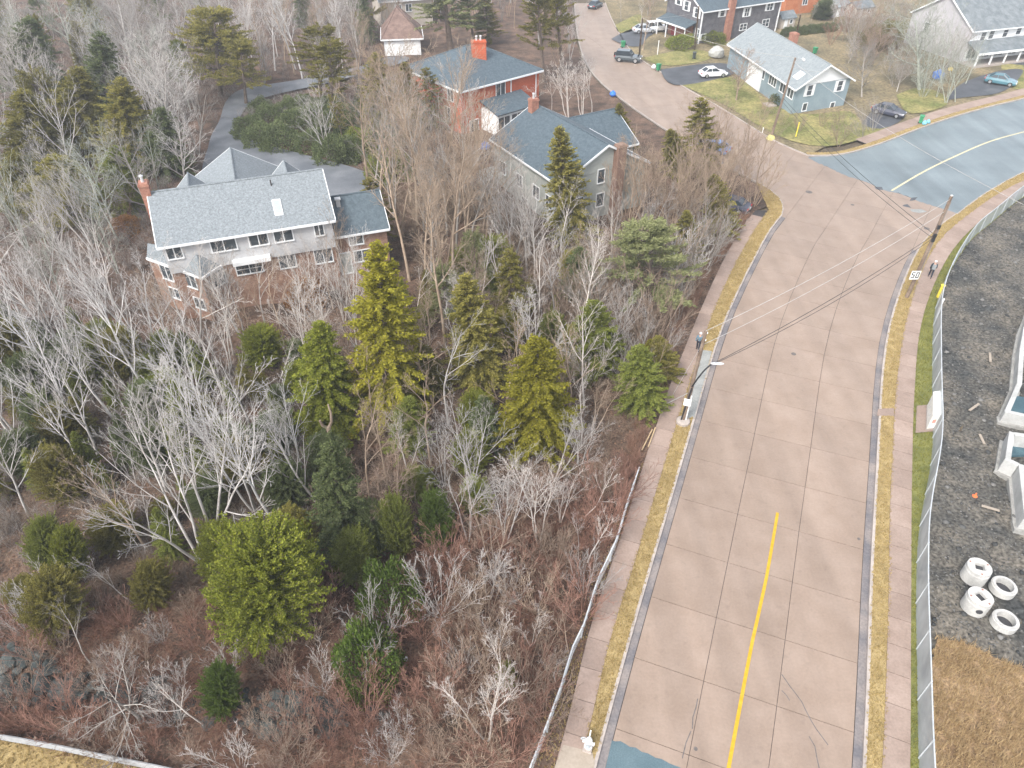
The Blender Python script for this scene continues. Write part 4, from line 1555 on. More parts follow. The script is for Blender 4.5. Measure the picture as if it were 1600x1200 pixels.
wire('pale wire from the corner pole to the bungalow gable', pb3.lerp(pt3, .9), f7.p(w7 / 2, .2, 5.4), .3, .015, M_pale)
wire('thin wire from the corner lawn pole down past the crossing to the right', pb3.lerp(pt3, .95), at(1600, 320, 9), .8, .016, M_pale)
wire('thin wire above the far verge to the dark house', pt4, f5.p(0, .1, 5.4), .3, .016, M_pale)

# speed sign: flat plate with printed number
sp = at(1430, 430, 2.0)
sp = pb2.lerp(pt2, .21)
sc_ = hit_wall(Vector((sp.x, sp.y - .42, 0)), Vector((0, 1, 0)), 1430, 430)
M_blk = mat('black_print', (0.02, 0.02, 0.02), None, 1, 0.6)
t = thing('speed_sign', 'white square sign with a black 50 low on the junction pole', 'sign', sc_)
b = MB()
ca_, sa_ = 1.0, 0.0
b.box(sc_ - Vector((0, 0, .42)), .8, .03, .84, 0)
b.build('plate', M_white, t)
def strip_digit(segs, ox):
    b = MB()
    for (xa, za, xb, zb) in segs:
        x0_, x1_ = min(xa, xb) - .042, max(xa, xb) + .042
        z0_, z1_ = min(za, zb) - .042, max(za, zb) + .042
        q = []
        for z in (z0_, z1_):
            for x, y in ((x0_, -.024), (x1_, -.024), (x1_, -.015), (x0_, -.015)):
                X, Y = x + ox, y
                q.append((sc_.x + X * ca_ - Y * sa_, sc_.y + X * sa_ + Y * ca_, sc_.z + z))
        b.hexa(q[:4], q[4:])
    return b
strip_digit([(-.1, .26, .1, .26), (-.1, .26, -.1, .04), (-.1, .04, .1, .04), (.1, .04, .1, -.22), (-.1, -.22, .1, -.22)], -.19).build('digit_five', M_blk, t)
strip_digit([(-.1, .26, .1, .26), (-.1, .26, -.1, -.22), (.1, .26, .1, -.22), (-.1, -.22, .1, -.22)], .19).build('digit_zero', M_blk, t)
# marker posts
M_ypost = mat('yellow_plastic', (0.75, 0.58, 0.05), (0.8, 0.64, 0.1), 3, 0.5)
def post(name, label, px, top_py, r_, m, cat='post'):
    c = at(*px)
    h = height_to(c, top_py)
    t = thing(name, label, cat, c)
    b = MB()
    b.tube([c, c + Vector((0, 0, h))], r_, 8)
    b.build('shaft', m, t)
    b = MB()
    b.lathe((c.x, c.y, h), [(r_ * 1.3, -.02), (r_ * 1.3, .05), (.01, .1)], 8)
    b.build('cap', m, t)
    return t
post('marker_post', 'thin yellow marker post on the corner lawn', (1243, 215), 192, .07, M_ypost)
post('marker_post', 'fat yellow sleeve post leaning by the site fence beyond the walker', (1465, 466), 446, .16, M_ypost)
post('marker_post', 'white post at the bend of the site fence', (1461, 498), 468, .06, M_white)
post('marker_post', 'small white peg on the verge of the corner lawn', (1191, 208), 200, .05, M_white)
post('marker_post', 'white wooden stake on the lawn behind the off-road car', (1027, 86), 64, .07, M_white)

# ------------------------------------------------------------------ hydrant
hy = at(918, 1172)
t = thing('fire_hydrant', 'white hydrant with flag rod on a square concrete block beside the sidewalk', 'hydrant', up(hy, .15))
b = MB()
b.box((hy.x, hy.y, .1), .42, .42, .32, R(-20))
b.build('concrete_block', M_kerb, t)
b = MB()
b.lathe((hy.x, hy.y, .42), [(.19, 0), (.19, .06), (.14, .08), (.13, .5), (.17, .52), (.17, .57), (.15, .6), (.13, .74), (.06, .82), (.04, .9)], 14)
b.build('barrel', M_white, t)
for a in (0, 180):
    b = MB()
    d = Vector((math.cos(R(a - 20)), math.sin(R(a - 20)), 0))
    c = Vector((hy.x, hy.y, .42 + .4))
    b.tube([c + d * .1, c + d * .22, c + d * .225, c + d * .28], [.06, .06, .085, .085], 10)
    b.build('nozzle_cap', M_white, t)
b = MB()
d = Vector((math.cos(R(-110)), math.sin(R(-110)), 0))
b.tube([c + d * .1, c + d * .22, c + d * .225, c + d * .3], [.08, .08, .11, .11], 12)
b.build('pumper_cap', M_steel, t)
b = MB()
ring = []
for k in range(13):
    a = 2 * math.pi * k / 12
    ring.append(Vector((hy.x - .28 + .1 * math.cos(a), hy.y + .02, 1.2 + .1 * math.sin(a))))
b.tube(ring, .025, 6)
b.build('marker_ring', M_steel, t)
b = MB()
b.tube([Vector((hy.x + .02, hy.y + .08, 1.1)), Vector((hy.x + .04, hy.y + .12, 1.75))], .035, 8)
b.build('flag_rod', M_white, t)

# ------------------------------------------------------------------ utility cabinet by the right sidewalk
c0, c1 = at(1446, 674), at(1447, 637)
fr = Fr(c0, c1 - c0, Vector((1, .12, 0)))
lc = (c1 - c0).length
sheet('cabinet_pad', [fr.p(-.25, -.8), fr.p(lc + .15, -.8), fr.p(lc + .15, .9), fr.p(-.25, .9)], .16, M_walk)
t = thing('utility_cabinet', 'white three-bay utility cabinet between the right sidewalk and the site fence', 'cabinet', fr.p(0, 0, .16))
M_cab = mat('cabinet_paint', (0.70, 0.70, 0.66), (0.76, 0.76, 0.72), 1.5, 0.5, 0, 12, 0.04)
box_part('plinth', M_kerb, t, fr, -.05, lc + .05, -.05, .6, .15, .27)
n_ = 3
for i in range(n_):
    a0, a1 = lc * i / n_ + .012, lc * (i + 1) / n_ - .012
    box_part('body', M_cab, t, fr, a0, a1, 0, .55, .27, 1.5)
    b = MB()
    b.hexa(list(fr.p(*q, 1.5) for q in ((a0 - .02, -.06), (a1 + .005, -.06), (a1 + .005, .6), (a0 - .02, .6))),
           list(fr.p(*q, zz) for q, zz in (((a0 - .02, -.06), 1.56), ((a1 + .005, -.06), 1.56), ((a1 + .005, .6), 1.62), ((a0 - .02, .6), 1.62))))
    b.build('lid', M_cab, t)
    d_ = box_part('door', M_cab, t, fr, a0 + .04, a1 - .04, -.025, 0, .34, 1.44)
    b = MB()
    b.prism(fr.rect(a1 - .14, a1 - .1, -.05, -.025), .8, 1.0)
    b.build('handle', M_steel, d_)
b = MB()
b.prism(fr.rect(-.012, 0.012, .15, .4), .8, 1.1)
b.build('red_label', mat('faded_red_label', (0.6, 0.3, 0.25), None, 2, 0.6), t)

# ------------------------------------------------------------------ fences
M_fab = bpy.data.materials.new('fence_mesh')
M_fab.use_nodes = True
T = M_fab.node_tree
bs = T.nodes['Principled BSDF']
bs.inputs['Base Color'].default_value = (.5, .54, .56, 1)
bs.inputs['Roughness'].default_value = .6
bs.inputs['Metallic'].default_value = .1
tp = T.nodes.new('ShaderNodeBsdfTransparent')
mx = T.nodes.new('ShaderNodeMixShader')
nz = T.nodes.new('ShaderNodeTexNoise')
nz.inputs['Scale'].default_value = 0.7
gp = T.nodes.new('ShaderNodeNewGeometry')
T.links.new(gp.outputs['Position'], nz.inputs['Vector'])
mr = T.nodes.new('ShaderNodeMapRange')
mr.inputs[1].default_value = .3
mr.inputs[2].default_value = .7
mr.inputs[3].default_value = .5
mr.inputs[4].default_value = .78
T.links.new(nz.outputs[0], mr.inputs[0])
T.links.new(mr.outputs[0], mx.inputs[0])
T.links.new(tp.outputs[0], mx.inputs[1])
T.links.new(bs.outputs[0], mx.inputs[2])
T.links.new(mx.outputs[0], T.nodes['Material Output'].inputs['Surface'])

def mesh_fence(name, label, line, h, post_step, fabric, rail_r, base=lambda p: 0.1, wires=False):
    t = thing(name, label, 'fence', line[0])
    b = MB()
    b.tube([up(p, h) for p in line], rail_r, 6)
    b.build('top_rail', M_steel, t)
    for p in resample(line, post_step):
        b = MB()
        b.tube([up(p, -.1), up(p, h + .04)], rail_r * 1.15, 6)
        b.build('post', M_steel, t, org=up(p, 0))
    if fabric:
        b = MB()
        n_ = len(line)
        vs_ = [(p.x, p.y, .08) for p in line] + [(p.x, p.y, h - .02) for p in line]
        b.add(vs_, [(i, i + 1, n_ + i + 1, n_ + i) for i in range(n_ - 1)])
        b.build('mesh_panel', fabric, t)
    if wires:
        V, F = [], []
        L = resample(line, .14)
        b = MB()
        for k in range(0, len(L) - 8, 1):
            for sg in (1, -1):
                a, c = (L[k], L[k + 8])
                z0, z1 = (.1, h) if sg > 0 else (h, .1)
                b.tube([up(a, z0), up(c, z1)], .004, 3, cap=False)
        o = b.build('chain_link', M_steel, t)
        o['kind'] = 'stuff'
    return t
mesh_fence('site_fence', 'tall pale mesh fence along the building site right of the sidewalk', fence_line, FZ, 3.0, M_fab, .035)
M_steel = mat('bright_galvanised', (0.58, 0.61, 0.63), (0.66, 0.69, 0.71), 2, 0.5, 0, 20, 0.05)
mesh_fence('chain_link_fence', 'low steel chain-link fence along the wood beside the left sidewalk', rail_line, 1.15, 2.7, None, .042, wires=True)

# guard rail at the lower left
t = thing('guard_rail', 'pale ribbed steel guard rail crossing the lower left corner', 'guard rail', guard_line[0])
gl = guard_line
off = offset(gl, .02)
b = MB()
prof = [(0.0, .42), (.07, .47), (.07, .52), (.0, .565), (.0, .60), (.07, .65), (.07, .70), (0, .745), (0, .78), (.07, .83), (.07, .87), (0, .92)]
vs_, fs = [], []
for p, q in zip(gl, offset(gl, 1.0)):
    n_ = (q - p)
    for d_, z in prof:
        v = p + n_ * d_
        vs_.append((v.x, v.y, z))
k = len(prof)
for i in range(len(gl) - 1):
    for j in range(k - 1):
        fs.append((i * k + j, i * k + k + j, i * k + k + j + 1, i * k + j + 1))
b.add(vs_, fs)
M_rail = mat('bleached_steel', (0.24, 0.245, 0.25), (0.31, 0.315, 0.32), 3, 0.5, 0, 20, 0.06)
b.build('beam', M_rail, t)
b = MB()
b.tube([up(p, .945) for p in offset(gl, .03)], .06, 6)
b.build('top_rail', M_rail, t)
for p in resample(offset(gl, -.1), 1.9):
    b = MB()
    b.box((p.x, p.y, 0), .15, .18, .88, R(-18))
    b.build('post', M_wood, t, org=up(p, 0))

# ------------------------------------------------------------------ building site: foundations, rings, debris
M_fw = mat('foundation_wall', (0.36, 0.36, 0.345), (0.47, 0.47, 0.455), 0.8, 0.7, 0.1, 8, 0.06)
M_foot = mat('footing_concrete', (0.24, 0.235, 0.22), (0.34, 0.335, 0.315), 1.5, 0.85, 0.3, 9, 0.12)
M_blue = mat('membrane_blue', (0.045, 0.09, 0.115), (0.07, 0.13, 0.155), 2.0, 0.6, 0, 14, 0.2)
def foundation(label, path, h):
    P = [at(x + 13, y, h) for x, y in path]
    P = [Vector((p.x, p.y, 0)) for p in P]
    t = thing('foundation', label, 'foundation', P[0])
    for i, (p, q) in enumerate(zip(P, P[1:])):
        d = (q - p).normalized()
        n_ = Vector((d.y, -d.x, 0))
        e0 = 0.0 if i == 0 else .16
        b = MB()
        c = [p - d * e0 - n_ * .16, q + d * (-.165) - n_ * .16, q + d * (-.165) + n_ * .16, p - d * e0 + n_ * .16]
        b.prism(c, .1, h + .002 * i)
        b.build('wall', M_fw, t, org=p)
        b = MB()
        c = [p - d * (e0 + .16) - n_ * .34, q + d * .05 - n_ * .34, q + d * .05 + n_ * .34, p - d * (e0 + .16) + n_ * .34]
        b.prism(c, -.1, .24 + .003 * i)
        b.build('footing', M_foot, t, org=p)
    return t
foundation('upper white foundation wall on the building site at the right edge', [(1606, 470), (1590, 512), (1584, 545), (1580, 600), (1577, 606), (1561, 643), (1660, 664)], 1.1)
foundation('lower white foundation wall with a stepped corner at the right edge', [(1660, 690), (1568, 677), (1562, 718), (1583, 728), (1592, 806), (1670, 822)], 1.3)
b = MB()
q = pts([(1572, 690), (1650, 702), (1650, 716), (1573, 716)])
b.prism([(p.x, p.y) for p in q], .12, .3)
o = b.build('blue_sheet', M_blue, None, org=q[0])
tag(o, 'blue sheeting lying inside the lower foundation corner', 'sheeting')
b = MB()
q = pts([(1580, 622), (1650, 634), (1650, 655), (1576, 650)])
b.prism([(p.x, p.y) for p in q], .12, .28)
o = b.build('blue_sheet', M_blue, None, org=q[0])
tag(o, 'dark blue sheeting inside the upper foundation corner', 'sheeting')

M_ring = mat('precast_concrete', (0.38, 0.375, 0.36), (0.52, 0.51, 0.485), 1.5, 0.8, 0.2, 12, 0.08)
M_shade = mat('painted_shade', (0.05, 0.05, 0.055), None, 1, 0.9)  # near-black colour standing for the shade inside hollow concrete
def chamber(label, px, rot, hole=False):
    c = up(at(*px), .2)
    t = thing('precast_chamber', label, 'concrete chamber', c)
    b = MB()
    b.lathe(c, [(.8, 0), (.8, .95), (.74, .96), (.74, 1.25), (.0, 1.25)] if False else [(.66, 0), (.66, .8), (.62, .82), (.62, .84)], 28)
    b.build('shell', M_ring, t)
    b = MB()
    # top slab with a square hole
    n_ = 28
    s_ = .24
    out = [(c.x + .64 * math.cos(2 * math.pi * k / n_), c.y + .64 * math.sin(2 * math.pi * k / n_)) for k in range(n_)]
    def sq(a):
        m_ = max(abs(math.cos(a)), abs(math.sin(a)))
        return (s_ * math.cos(a) / m_, s_ * math.sin(a) / m_)
    inn = []
    for k in range(n_):
        x, y = sq(2 * math.pi * k / n_ - rot)
        inn.append((c.x + x * math.cos(rot) - y * math.sin(rot), c.y + x * math.sin(rot) + y * math.cos(rot)))
    vs_ = [(x, y, c.z + z) for z in (.84, 1.05) for x, y in out] + [(x, y, c.z + z) for z in (.84, 1.05) for x, y in inn]
    fs = []
    for k in range(n_):
        k2 = (k + 1) % n_
        fs += [(k, k2, n_ + k2, n_ + k), (n_ + k, n_ + k2, 3 * n_ + k2, 3 * n_ + k), (2 * n_ + k2, 2 * n_ + k, 3 * n_ + k, 3 * n_ + k2)]
    b.add(vs_, fs)
    b.build('top_slab', M_ring, t)
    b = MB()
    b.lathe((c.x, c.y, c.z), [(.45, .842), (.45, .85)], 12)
    b.build('inside_shade', M_shade, t)  # dark disc below the hatch, interior shade put into its colour
    b = MB()
    fr_ = []
    for k in range(4):
        a = rot + math.pi / 4 + k * math.pi / 2
        fr_.append(Vector((c.x + .38 * math.cos(a), c.y + .38 * math.sin(a), c.z + 1.06)))
    b.tube(fr_ + [fr_[0]], .035, 4)
    b.build('hatch_rim', M_ring, t)
    for k in range(3):
        a = rot + .6 + k * 2.1
        b = MB()
        b.lathe((c.x + .52 * math.cos(a), c.y + .52 * math.sin(a), c.z + 1.045), [(.05, 0), (.05, .03)], 8)
        b.build('lifting_eye', M_chim, t)
    if hole:
        b = MB()
        d = Vector((-.28, -.96, 0)).normalized()
        q = Vector((c.x, c.y, c.z + .52)) + d * .6
        b.tube([q, q + d * .075], [.17, .17], 12)
        b.build('opening_shade', M_shade, t)  # solid dark plug on the shell, a hole's shade as colour
    return t
chamber('closed concrete chamber with square hatch, behind the other one', (1517, 906), R(-20))
chamber('closed concrete chamber with square hatch and a round side opening', (1518, 952), R(20), True)
def ringpiece(label, px):
    c = up(at(*px), .2)
    t = thing('concrete_ring', label, 'concrete ring', c)
    b = MB()
    b.lathe(c, [(.66, 0), (.66, .42), (.61, .44), (.61, .5), (.47, .5), (.47, 0)], 28, closed=True)
    b.build('ring', M_ring, t)
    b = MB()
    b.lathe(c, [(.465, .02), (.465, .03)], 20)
    b.build('inside_shade', M_shade, t)  # dark disc on the ring floor, shade painted as colour
    return t
ringpiece('open concrete ring beside the two closed chambers', (1562, 925))
ringpiece('open concrete ring lying apart nearest the dry grass', (1564, 978))
M_or = mat('orange_marker', (0.75, 0.16, 0.05), (0.8, 0.2, 0.08), 4, 0.6)
c = up(at(1522, 777), .1)
b = MB()
b.lathe(c, [(.16, 0), (.16, .03), (.09, .04), (.02, .32)], 10)
tag(b.build('traffic_cone', M_or, None, org=c), 'small orange cone on the dark gravel', 'cone')
for (px, a, l_, lab) in (((1545, 562), 65, 1.3, 'pale plank on the gravel below the upper foundation'), ((1532, 690), 80, 1.0, 'short pinkish plank lying in the gravel left of the lower foundation'),
                         ((1520, 640), 35, 1.3, 'rust-coloured board on the gravel near the cabinet'), ((1545, 798), -25, 1.0, 'grey plank near the lower foundation foot')):
    c = up(at(*px), .22)
    b = MB()
    b.box(c, l_, .16, .06, R(a))
    tag(b.build('plank', M_tan, None, org=c), lab, 'plank')
for (p0, p1, lab) in (((1003, 703), (1019, 671), 'left of two pale poles lying against the fence end by the sidewalk'), ((1013, 698), (1024, 668), 'right of two pale poles lying against the fence end by the sidewalk')):
    a, c = at(*p0, .25), at(*p1, .45)
    b = MB()
    b.tube([a, c], .05, 7)
    tag(b.build('timber_pole', mat('fresh_timber', (0.45, 0.33, 0.2), None, 2, 0.8), None, org=a), lab, 'timber')
a, c = at(621, 905, .3), at(672, 903, .5)
b = MB()
b.tube([a, a.lerp(c, .5) + Vector((0, 0, .06)), c], [.12, .1, .05], 7)
tag(b.build('fallen_log', mat('orange_log', (0.42, 0.24, 0.12), (0.5, 0.3, 0.17), 3, 0.85), None, org=a), 'orange-brown fallen log beside the low green bush', 'log')
for (px, lab) in (((635, 1036), 'white plastic tub standing in the brown brush right of the low green bush'),):
    c = up(at(*px), .3)
    b = MB()
    b.lathe(c, [(.07, 0), (.1, .02), (.11, .2), (.09, .22)], 9)
    tag(b.build('plastic_tub', M_white, None, org=c), lab, 'litter')
# stepping stairs by the driveway of the brick house
q0 = at(468, 237)
t = thing('garden_steps', 'brick garden steps between dark shrubs above the grey driveway', 'steps', q0)
for i in range(4):
    b = MB()
    p = q0 + Vector((-.35 + .28 * i, .5 * i, 0))
    b.box((p.x, p.y, 0), 2.2, .55, .3 + .17 * i, R(35))
    b.build('step', M_brick, t, org=p)
# blue tarpaulin heap and small yellow thing by the trees in front of the white house
bag('blue tarpaulin heap between tree trunks beside the white house driveway', (1464, 124), .12, mat('blue_tarp', (0.03, 0.12, 0.5), (0.05, 0.2, 0.62), 3, 0.4), .9)
bag('yellow toy heap near the white house porch steps', (1484, 112), .12, mat('yellow_toy', (0.7, 0.5, 0.05), None, 3, 0.4), .4)
bag('blue heap on the side street verge behind birches', (957, 152), .2, mat('blue_tarp', (0.03, 0.12, 0.5), (0.05, 0.2, 0.62), 3, 0.4), .5)
bag('blue barbecue cover beside the wooden deck of the gabled house', (758, 236), .3, mat('blue_tarp', (0.03, 0.12, 0.5)), .6)
bag('grey covered boat heap on the bungalow lawn', (1118, 90), .12, mat('grey_cover', (0.32, 0.32, 0.3), (0.42, 0.42, 0.4), 2, 0.6), 1.3)

# ------------------------------------------------------------------ people
def skin_mesh(name, joints, edges, mat_, parent, sub=1):
    me = bpy.data.meshes.new(name)
    me.from_pydata([j[0] for j in joints], edges, [])
    me.materials.append(mat_)
    o = link(bpy.data.objects.new(name, me), parent)
    md = o.modifiers.new('skin', 'SKIN')
    for i, j in enumerate(joints):
        me.skin_vertices[0].data[i].radius = (j[1], j[2] if len(j) > 2 else j[1])
    me.skin_vertices[0].data[0].use_root = True
    md.use_smooth_shade = True
    ss = o.modifiers.new('sub', 'SUBSURF')
    ss.levels = ss.render_levels = sub
    return o

def person(label, px, ang, skin, coat, trou, hat, shoe, stride=.22, carry=None):
    c = up(at(*px), .15)
    t = thing('person', label, 'person', c)
    t.rotation_euler = (0, 0, ang)
    S = stride
    # local: faces +Y
    Lh, Rh = (-.1, 0, .93), (.1, 0, .93)
    Lk, Rk = (-.1, S * .6, .5), (.1, -S * .3, .49)
    La, Ra = (-.1, S * .8, .09), (.1, -S, .13)
    Ls, Rs = (-.19, 0, 1.42), (.19, 0, 1.42)
    Le, Re = (-.25, -S * .45, 1.14), (.25, S * .35, 1.14)
    Lw, Rw = (-.24, -S * .2, .9), (.24, S * .8, .92)
    J = [((0, 0, .98), .11), ((0, 0, 1.2), .12, .1), ((0, 0, 1.42), .13, .09), ((0, .01, 1.52), .055), ((0, .03, 1.6), .085, .09), ((0, .03, 1.7), .085, .095), ((0, .02, 1.77), .04),
         (Lh, .085), (Lk, .06), (La, .042), (Rh, .085), (Rk, .06), (Ra, .042), (Ls, .06), (Le, .042), (Lw, .028), (Rs, .06), (Re, .042), (Rw, .028)]
    E_ = [(0, 1), (1, 2), (2, 3), (3, 4), (4, 5), (5, 6), (0, 7), (7, 8), (8, 9), (0, 10), (10, 11), (11, 12), (2, 13), (13, 14), (14, 15), (2, 16), (16, 17), (17, 18)]
    # hands: palm and five short finger chains
    for wi, w_, sx in ((15, Lw, -1), (18, Rw, 1)):
        w_ = Vector(w_)
        n0 = len(J)
        J.append((tuple(w_ + Vector((0, .01, -.08))), .03, .018))
        E_.append((wi, n0))
        for f in range(4):
            k = len(J)
            y = -.025 + f * .018
            ln = (.065, .08, .075, .055)[f]
            J.append((tuple(w_ + Vector((0, y, -.11))), .009))
            J.append((tuple(w_ + Vector((-sx * .012, y + .004, -.11 - ln))), .008))
            E_ += [(n0, k), (k, k + 1)]
        k = len(J)
        J.append((tuple(w_ + Vector((-sx * .012, .04, -.07))), .01))
        J.append((tuple(w_ + Vector((-sx * .02, .06, -.11))), .009))
        E_ += [(n0, k), (k, k + 1)]
    body = skin_mesh('body', J, E_, skin, t)
    b = MB()
    b.tube([(0, .115, 1.655), (0, .15, 1.63), (0, .118, 1.625)], [.01, .02, .012], 6)
    # face: nose on the body, two eyes, ears
    def local(bd, name, m, parent):
        return link(bpy.data.objects.new(name, bd.mesh(name, m)), parent)
    local(b, 'nose', skin, body)
    for sx in (-1, 1):
        b = MB()
        b.lathe((sx * .035, .112, 1.665), [(.0, -.01), (.012, 0), (.0, .01)], 6)
        local(b, 'eye', M_blk, body)
        b = MB()
        b.lathe((sx * .092, .02, 1.64), [(.004, -.03), (.016, 0), (.004, .03)], 6)
        local(b, 'ear', skin, body)
    skin_mesh('jacket', [((0, 0, .9), .15, .12), ((0, 0, 1.15), .155, .125), ((0, 0, 1.4), .15, .11), ((0, .005, 1.48), .08), (Ls, .085), (Le, .066), (tuple(Vector(Le).lerp(Vector(Lw), .93)), .05),
                         (Rs, .085), (Re, .066), (tuple(Vector(Re).lerp(Vector(Rw), .93)), .05)],
              [(0, 1), (1, 2), (2, 3), (2, 4), (4, 5), (5, 6), (2, 7), (7, 8), (8, 9)], coat, t)
    skin_mesh('trousers', [((0, 0, .98), .125, .11), (Lh, .1), (Lk, .075), (tuple(Vector(La) + Vector((0, 0, .02))), .058), (Rh, .1), (Rk, .075), (tuple(Vector(Ra) + Vector((0, 0, .02))), .058)],
              [(0, 1), (1, 2), (2, 3), (0, 4), (4, 5), (5, 6)], trou, t)
    for a_ in (La, Ra):
        z = a_[2] - .09
        skin_mesh('shoe', [((a_[0], a_[1] - .05, z + .045), .045), ((a_[0], a_[1] + .06, z + .042), .042), ((a_[0], a_[1] + .16, z + .03), .03)], [(0, 1), (1, 2)], shoe, t)
    b = MB()
    b.lathe((0, .02, 1.66), [(.105, 0), (.112, .05), (.1, .11), (.06, .15), (.0, .165)], 12)
    local(b, 'hat', hat, t)
    if carry:
        b = MB()
        b.box((0, -.2, 1.0), .3, .17, .44)
        local(b, 'backpack', carry, t)
    return t
M_skin = mat('skin', (0.45, 0.28, 0.21), None, 1, 0.6, fine=0)
M_jk = mat('dark_jacket', (0.035, 0.05, 0.06), None, 1, 0.8)
M_jk2 = mat('slate_jacket', (0.12, 0.19, 0.24), None, 1, 0.8)
M_tr = mat('dark_trousers', (0.03, 0.035, 0.05), None, 1, 0.85)
M_hat = mat('pale_hat', (0.6, 0.6, 0.6), None, 1, 0.8)
M_bp = mat('grey_backpack', (0.25, 0.27, 0.28), None, 1, 0.8)
person('person in slate blue jacket and pale hat walking on the left sidewalk', (1089, 550), R(-22), M_skin, M_jk2, M_tr, M_hat, M_tr, .2)
person('person in dark clothes with pale hat and grey backpack on the right sidewalk', (1451, 436), R(-25), M_skin, M_jk, M_tr, M_hat, M_tr, .24, M_bp)

# ------------------------------------------------------------------ vegetation: generators
def tubes_np(groups):
    """groups: {(npts, sides): [(pts (n,3), radii (n))]} -> V, F(quads)"""
    Vs, Fs, o = [], [], 0
    for (n_, sides), lst in groups.items():
        P = np.array([q[0] for q in lst], dtype=np.float64)
        Rr = np.array([q[1] for q in lst], dtype=np.float64)
        B_ = len(lst)
        T_ = np.empty_like(P)
        T_[:, 1:-1] = P[:, 2:] - P[:, :-2]
        T_[:, 0] = P[:, 1] - P[:, 0]
        T_[:, -1] = P[:, -1] - P[:, -2]
        T_ /= np.linalg.norm(T_, axis=2, keepdims=True) + 1e-9
        up_ = np.array([0.37, 0.21, 0.9])
        A_ = np.cross(T_, up_)
        A_ /= np.linalg.norm(A_, axis=2, keepdims=True) + 1e-9
        C_ = np.cross(T_, A_)
        ang = 2 * np.pi * np.arange(sides) / sides
        V = P[:, :, None, :] + Rr[:, :, None, None] * (A_[:, :, None, :] * np.cos(ang)[None, None, :, None] + C_[:, :, None, :] * np.sin(ang)[None, None, :, None])
        Vs.append(V.reshape(-1, 3))
        idx = np.arange(B_ * n_ * sides).reshape(B_, n_, sides) + o
        a = idx[:, :-1, :]
        b_ = idx[:, 1:, :]
        F = np.stack([a, b_, np.roll(b_, -1, 2), np.roll(a, -1, 2)], -1).reshape(-1, 4)
        Fs.append(F)
        o += B_ * n_ * sides
    return np.concatenate(Vs), np.concatenate(Fs)

def nrm(v):
    l = math.sqrt(v[0] * v[0] + v[1] * v[1] + v[2] * v[2]) or 1
    return (v[0] / l, v[1] / l, v[2] / l)

def bare_tree(seed, H, r0, stems=1, stem_spread=0.15, n=(12, 8, 6, 3), ang=(42, 40, 42, 35), ratio=(.5, .45, .45, .45), t0=(.3, .15, .15, .2), trop=(.02, .06, .05, .03), wob=(.05, .1, .14, .16),
              minr=.009, droop=0.0, stem_len=.92, crook=0.0):
    """grows a leafless tree; returns (trunk V,F), (crown V,F)"""
    rd = random.Random(seed)
    gt, gc = {}, {}
    segs = (9, 6, 4, 3, 2)
    sides = (7, 5, 4, 3, 3)
    def grow(p, d, L, r_, lev, end):
        k = segs[lev]
        st = L / k
        P, Q = [p], [r_]
        w_ = wob[lev - 1] if lev > 0 else crook or wob[0]
        for i in range(k):
            tr = trop[lev - 1] if lev > 0 else .03
            d = nrm((d[0] + rd.gauss(0, w_), d[1] + rd.gauss(0, w_), d[2] + rd.gauss(0, w_ * .7) + tr - droop * (lev > 0)))
            p = (p[0] + d[0] * st, p[1] + d[1] * st, p[2] + d[2] * st)
            P.append(p)
            Q.append(max(minr, r_ + (end - r_) * (i + 1) / k))
        g_ = gt if lev == 0 else gc
        g_.setdefault((k + 1, sides[lev]), []).append((P, Q))
        if lev >= len(n) or L < .2:
            return
        nc = n[lev]
        a0 = rd.random() * 6.28
        for c in range(nc):
            t = t0[lev] + (1 - t0[lev]) * (c + rd.random()) / nc
            f = t * k
            i = min(int(f), k - 1)
            f -= i
            q = tuple(P[i][j] + (P[i + 1][j] - P[i][j]) * f for j in range(3))
            rr_ = Q[i] + (Q[i + 1] - Q[i]) * f
            dd = nrm(tuple(P[i + 1][j] - P[i][j] for j in range(3)))
            a = a0 + c * 2.4 + rd.uniform(-.5, .5)
            e1 = nrm((dd[1], -dd[0], 0.01)) if abs(dd[2]) < .98 else (1, 0, 0)
            e2 = (dd[1] * e1[2] - dd[2] * e1[1], dd[2] * e1[0] - dd[0] * e1[2], dd[0] * e1[1] - dd[1] * e1[0])
            th = R(ang[lev] + rd.uniform(-10, 10))
            s_, c_ = math.sin(th), math.cos(th)
            nd = tuple(dd[j] * c_ + (e1[j] * math.cos(a) + e2[j] * math.sin(a)) * s_ for j in range(3))
            L2 = L * ratio[lev] * (1.15 - .65 * t) * rd.uniform(.7, 1.2)
            r2 = max(minr, min(rr_ * .62, L2 * .022 + .004))
            grow(q, nd, L2, r2, lev + 1, minr if lev + 1 >= 2 else r2 * .35)
    for s_ in range(stems):
        a = 6.28 * s_ / stems + rd.random()
        sp = stem_spread * rd.uniform(.5, 1.2) * (1 if stems > 1 else .3)
        L = H * stem_len * (rd.uniform(.7, 1) if s_ else 1)
        grow((.12 * math.cos(a) * (stems > 1), .12 * math.sin(a) * (stems > 1), -.15), nrm((sp * math.cos(a), sp * math.sin(a), 1)), L, r0 * (1 if stems == 1 else .75), 0, max(minr, r0 * .12))
    return tubes_np(gt), tubes_np(gc)

def sprays_mesh(S):
    """S: arrays base (n,3), dir (n,3), side (n,3), length (n), width (n) -> diamond quads"""
    base, d, s_, L, w_ = S
    tip = base + d * L[:, None]
    mid = base + d * (L * .45)[:, None]
    V = np.stack([base, mid + s_ * w_[:, None], tip, mid - s_ * w_[:, None]], 1).reshape(-1, 3)
    F = np.arange(len(V)).reshape(-1, 4)
    return V, F

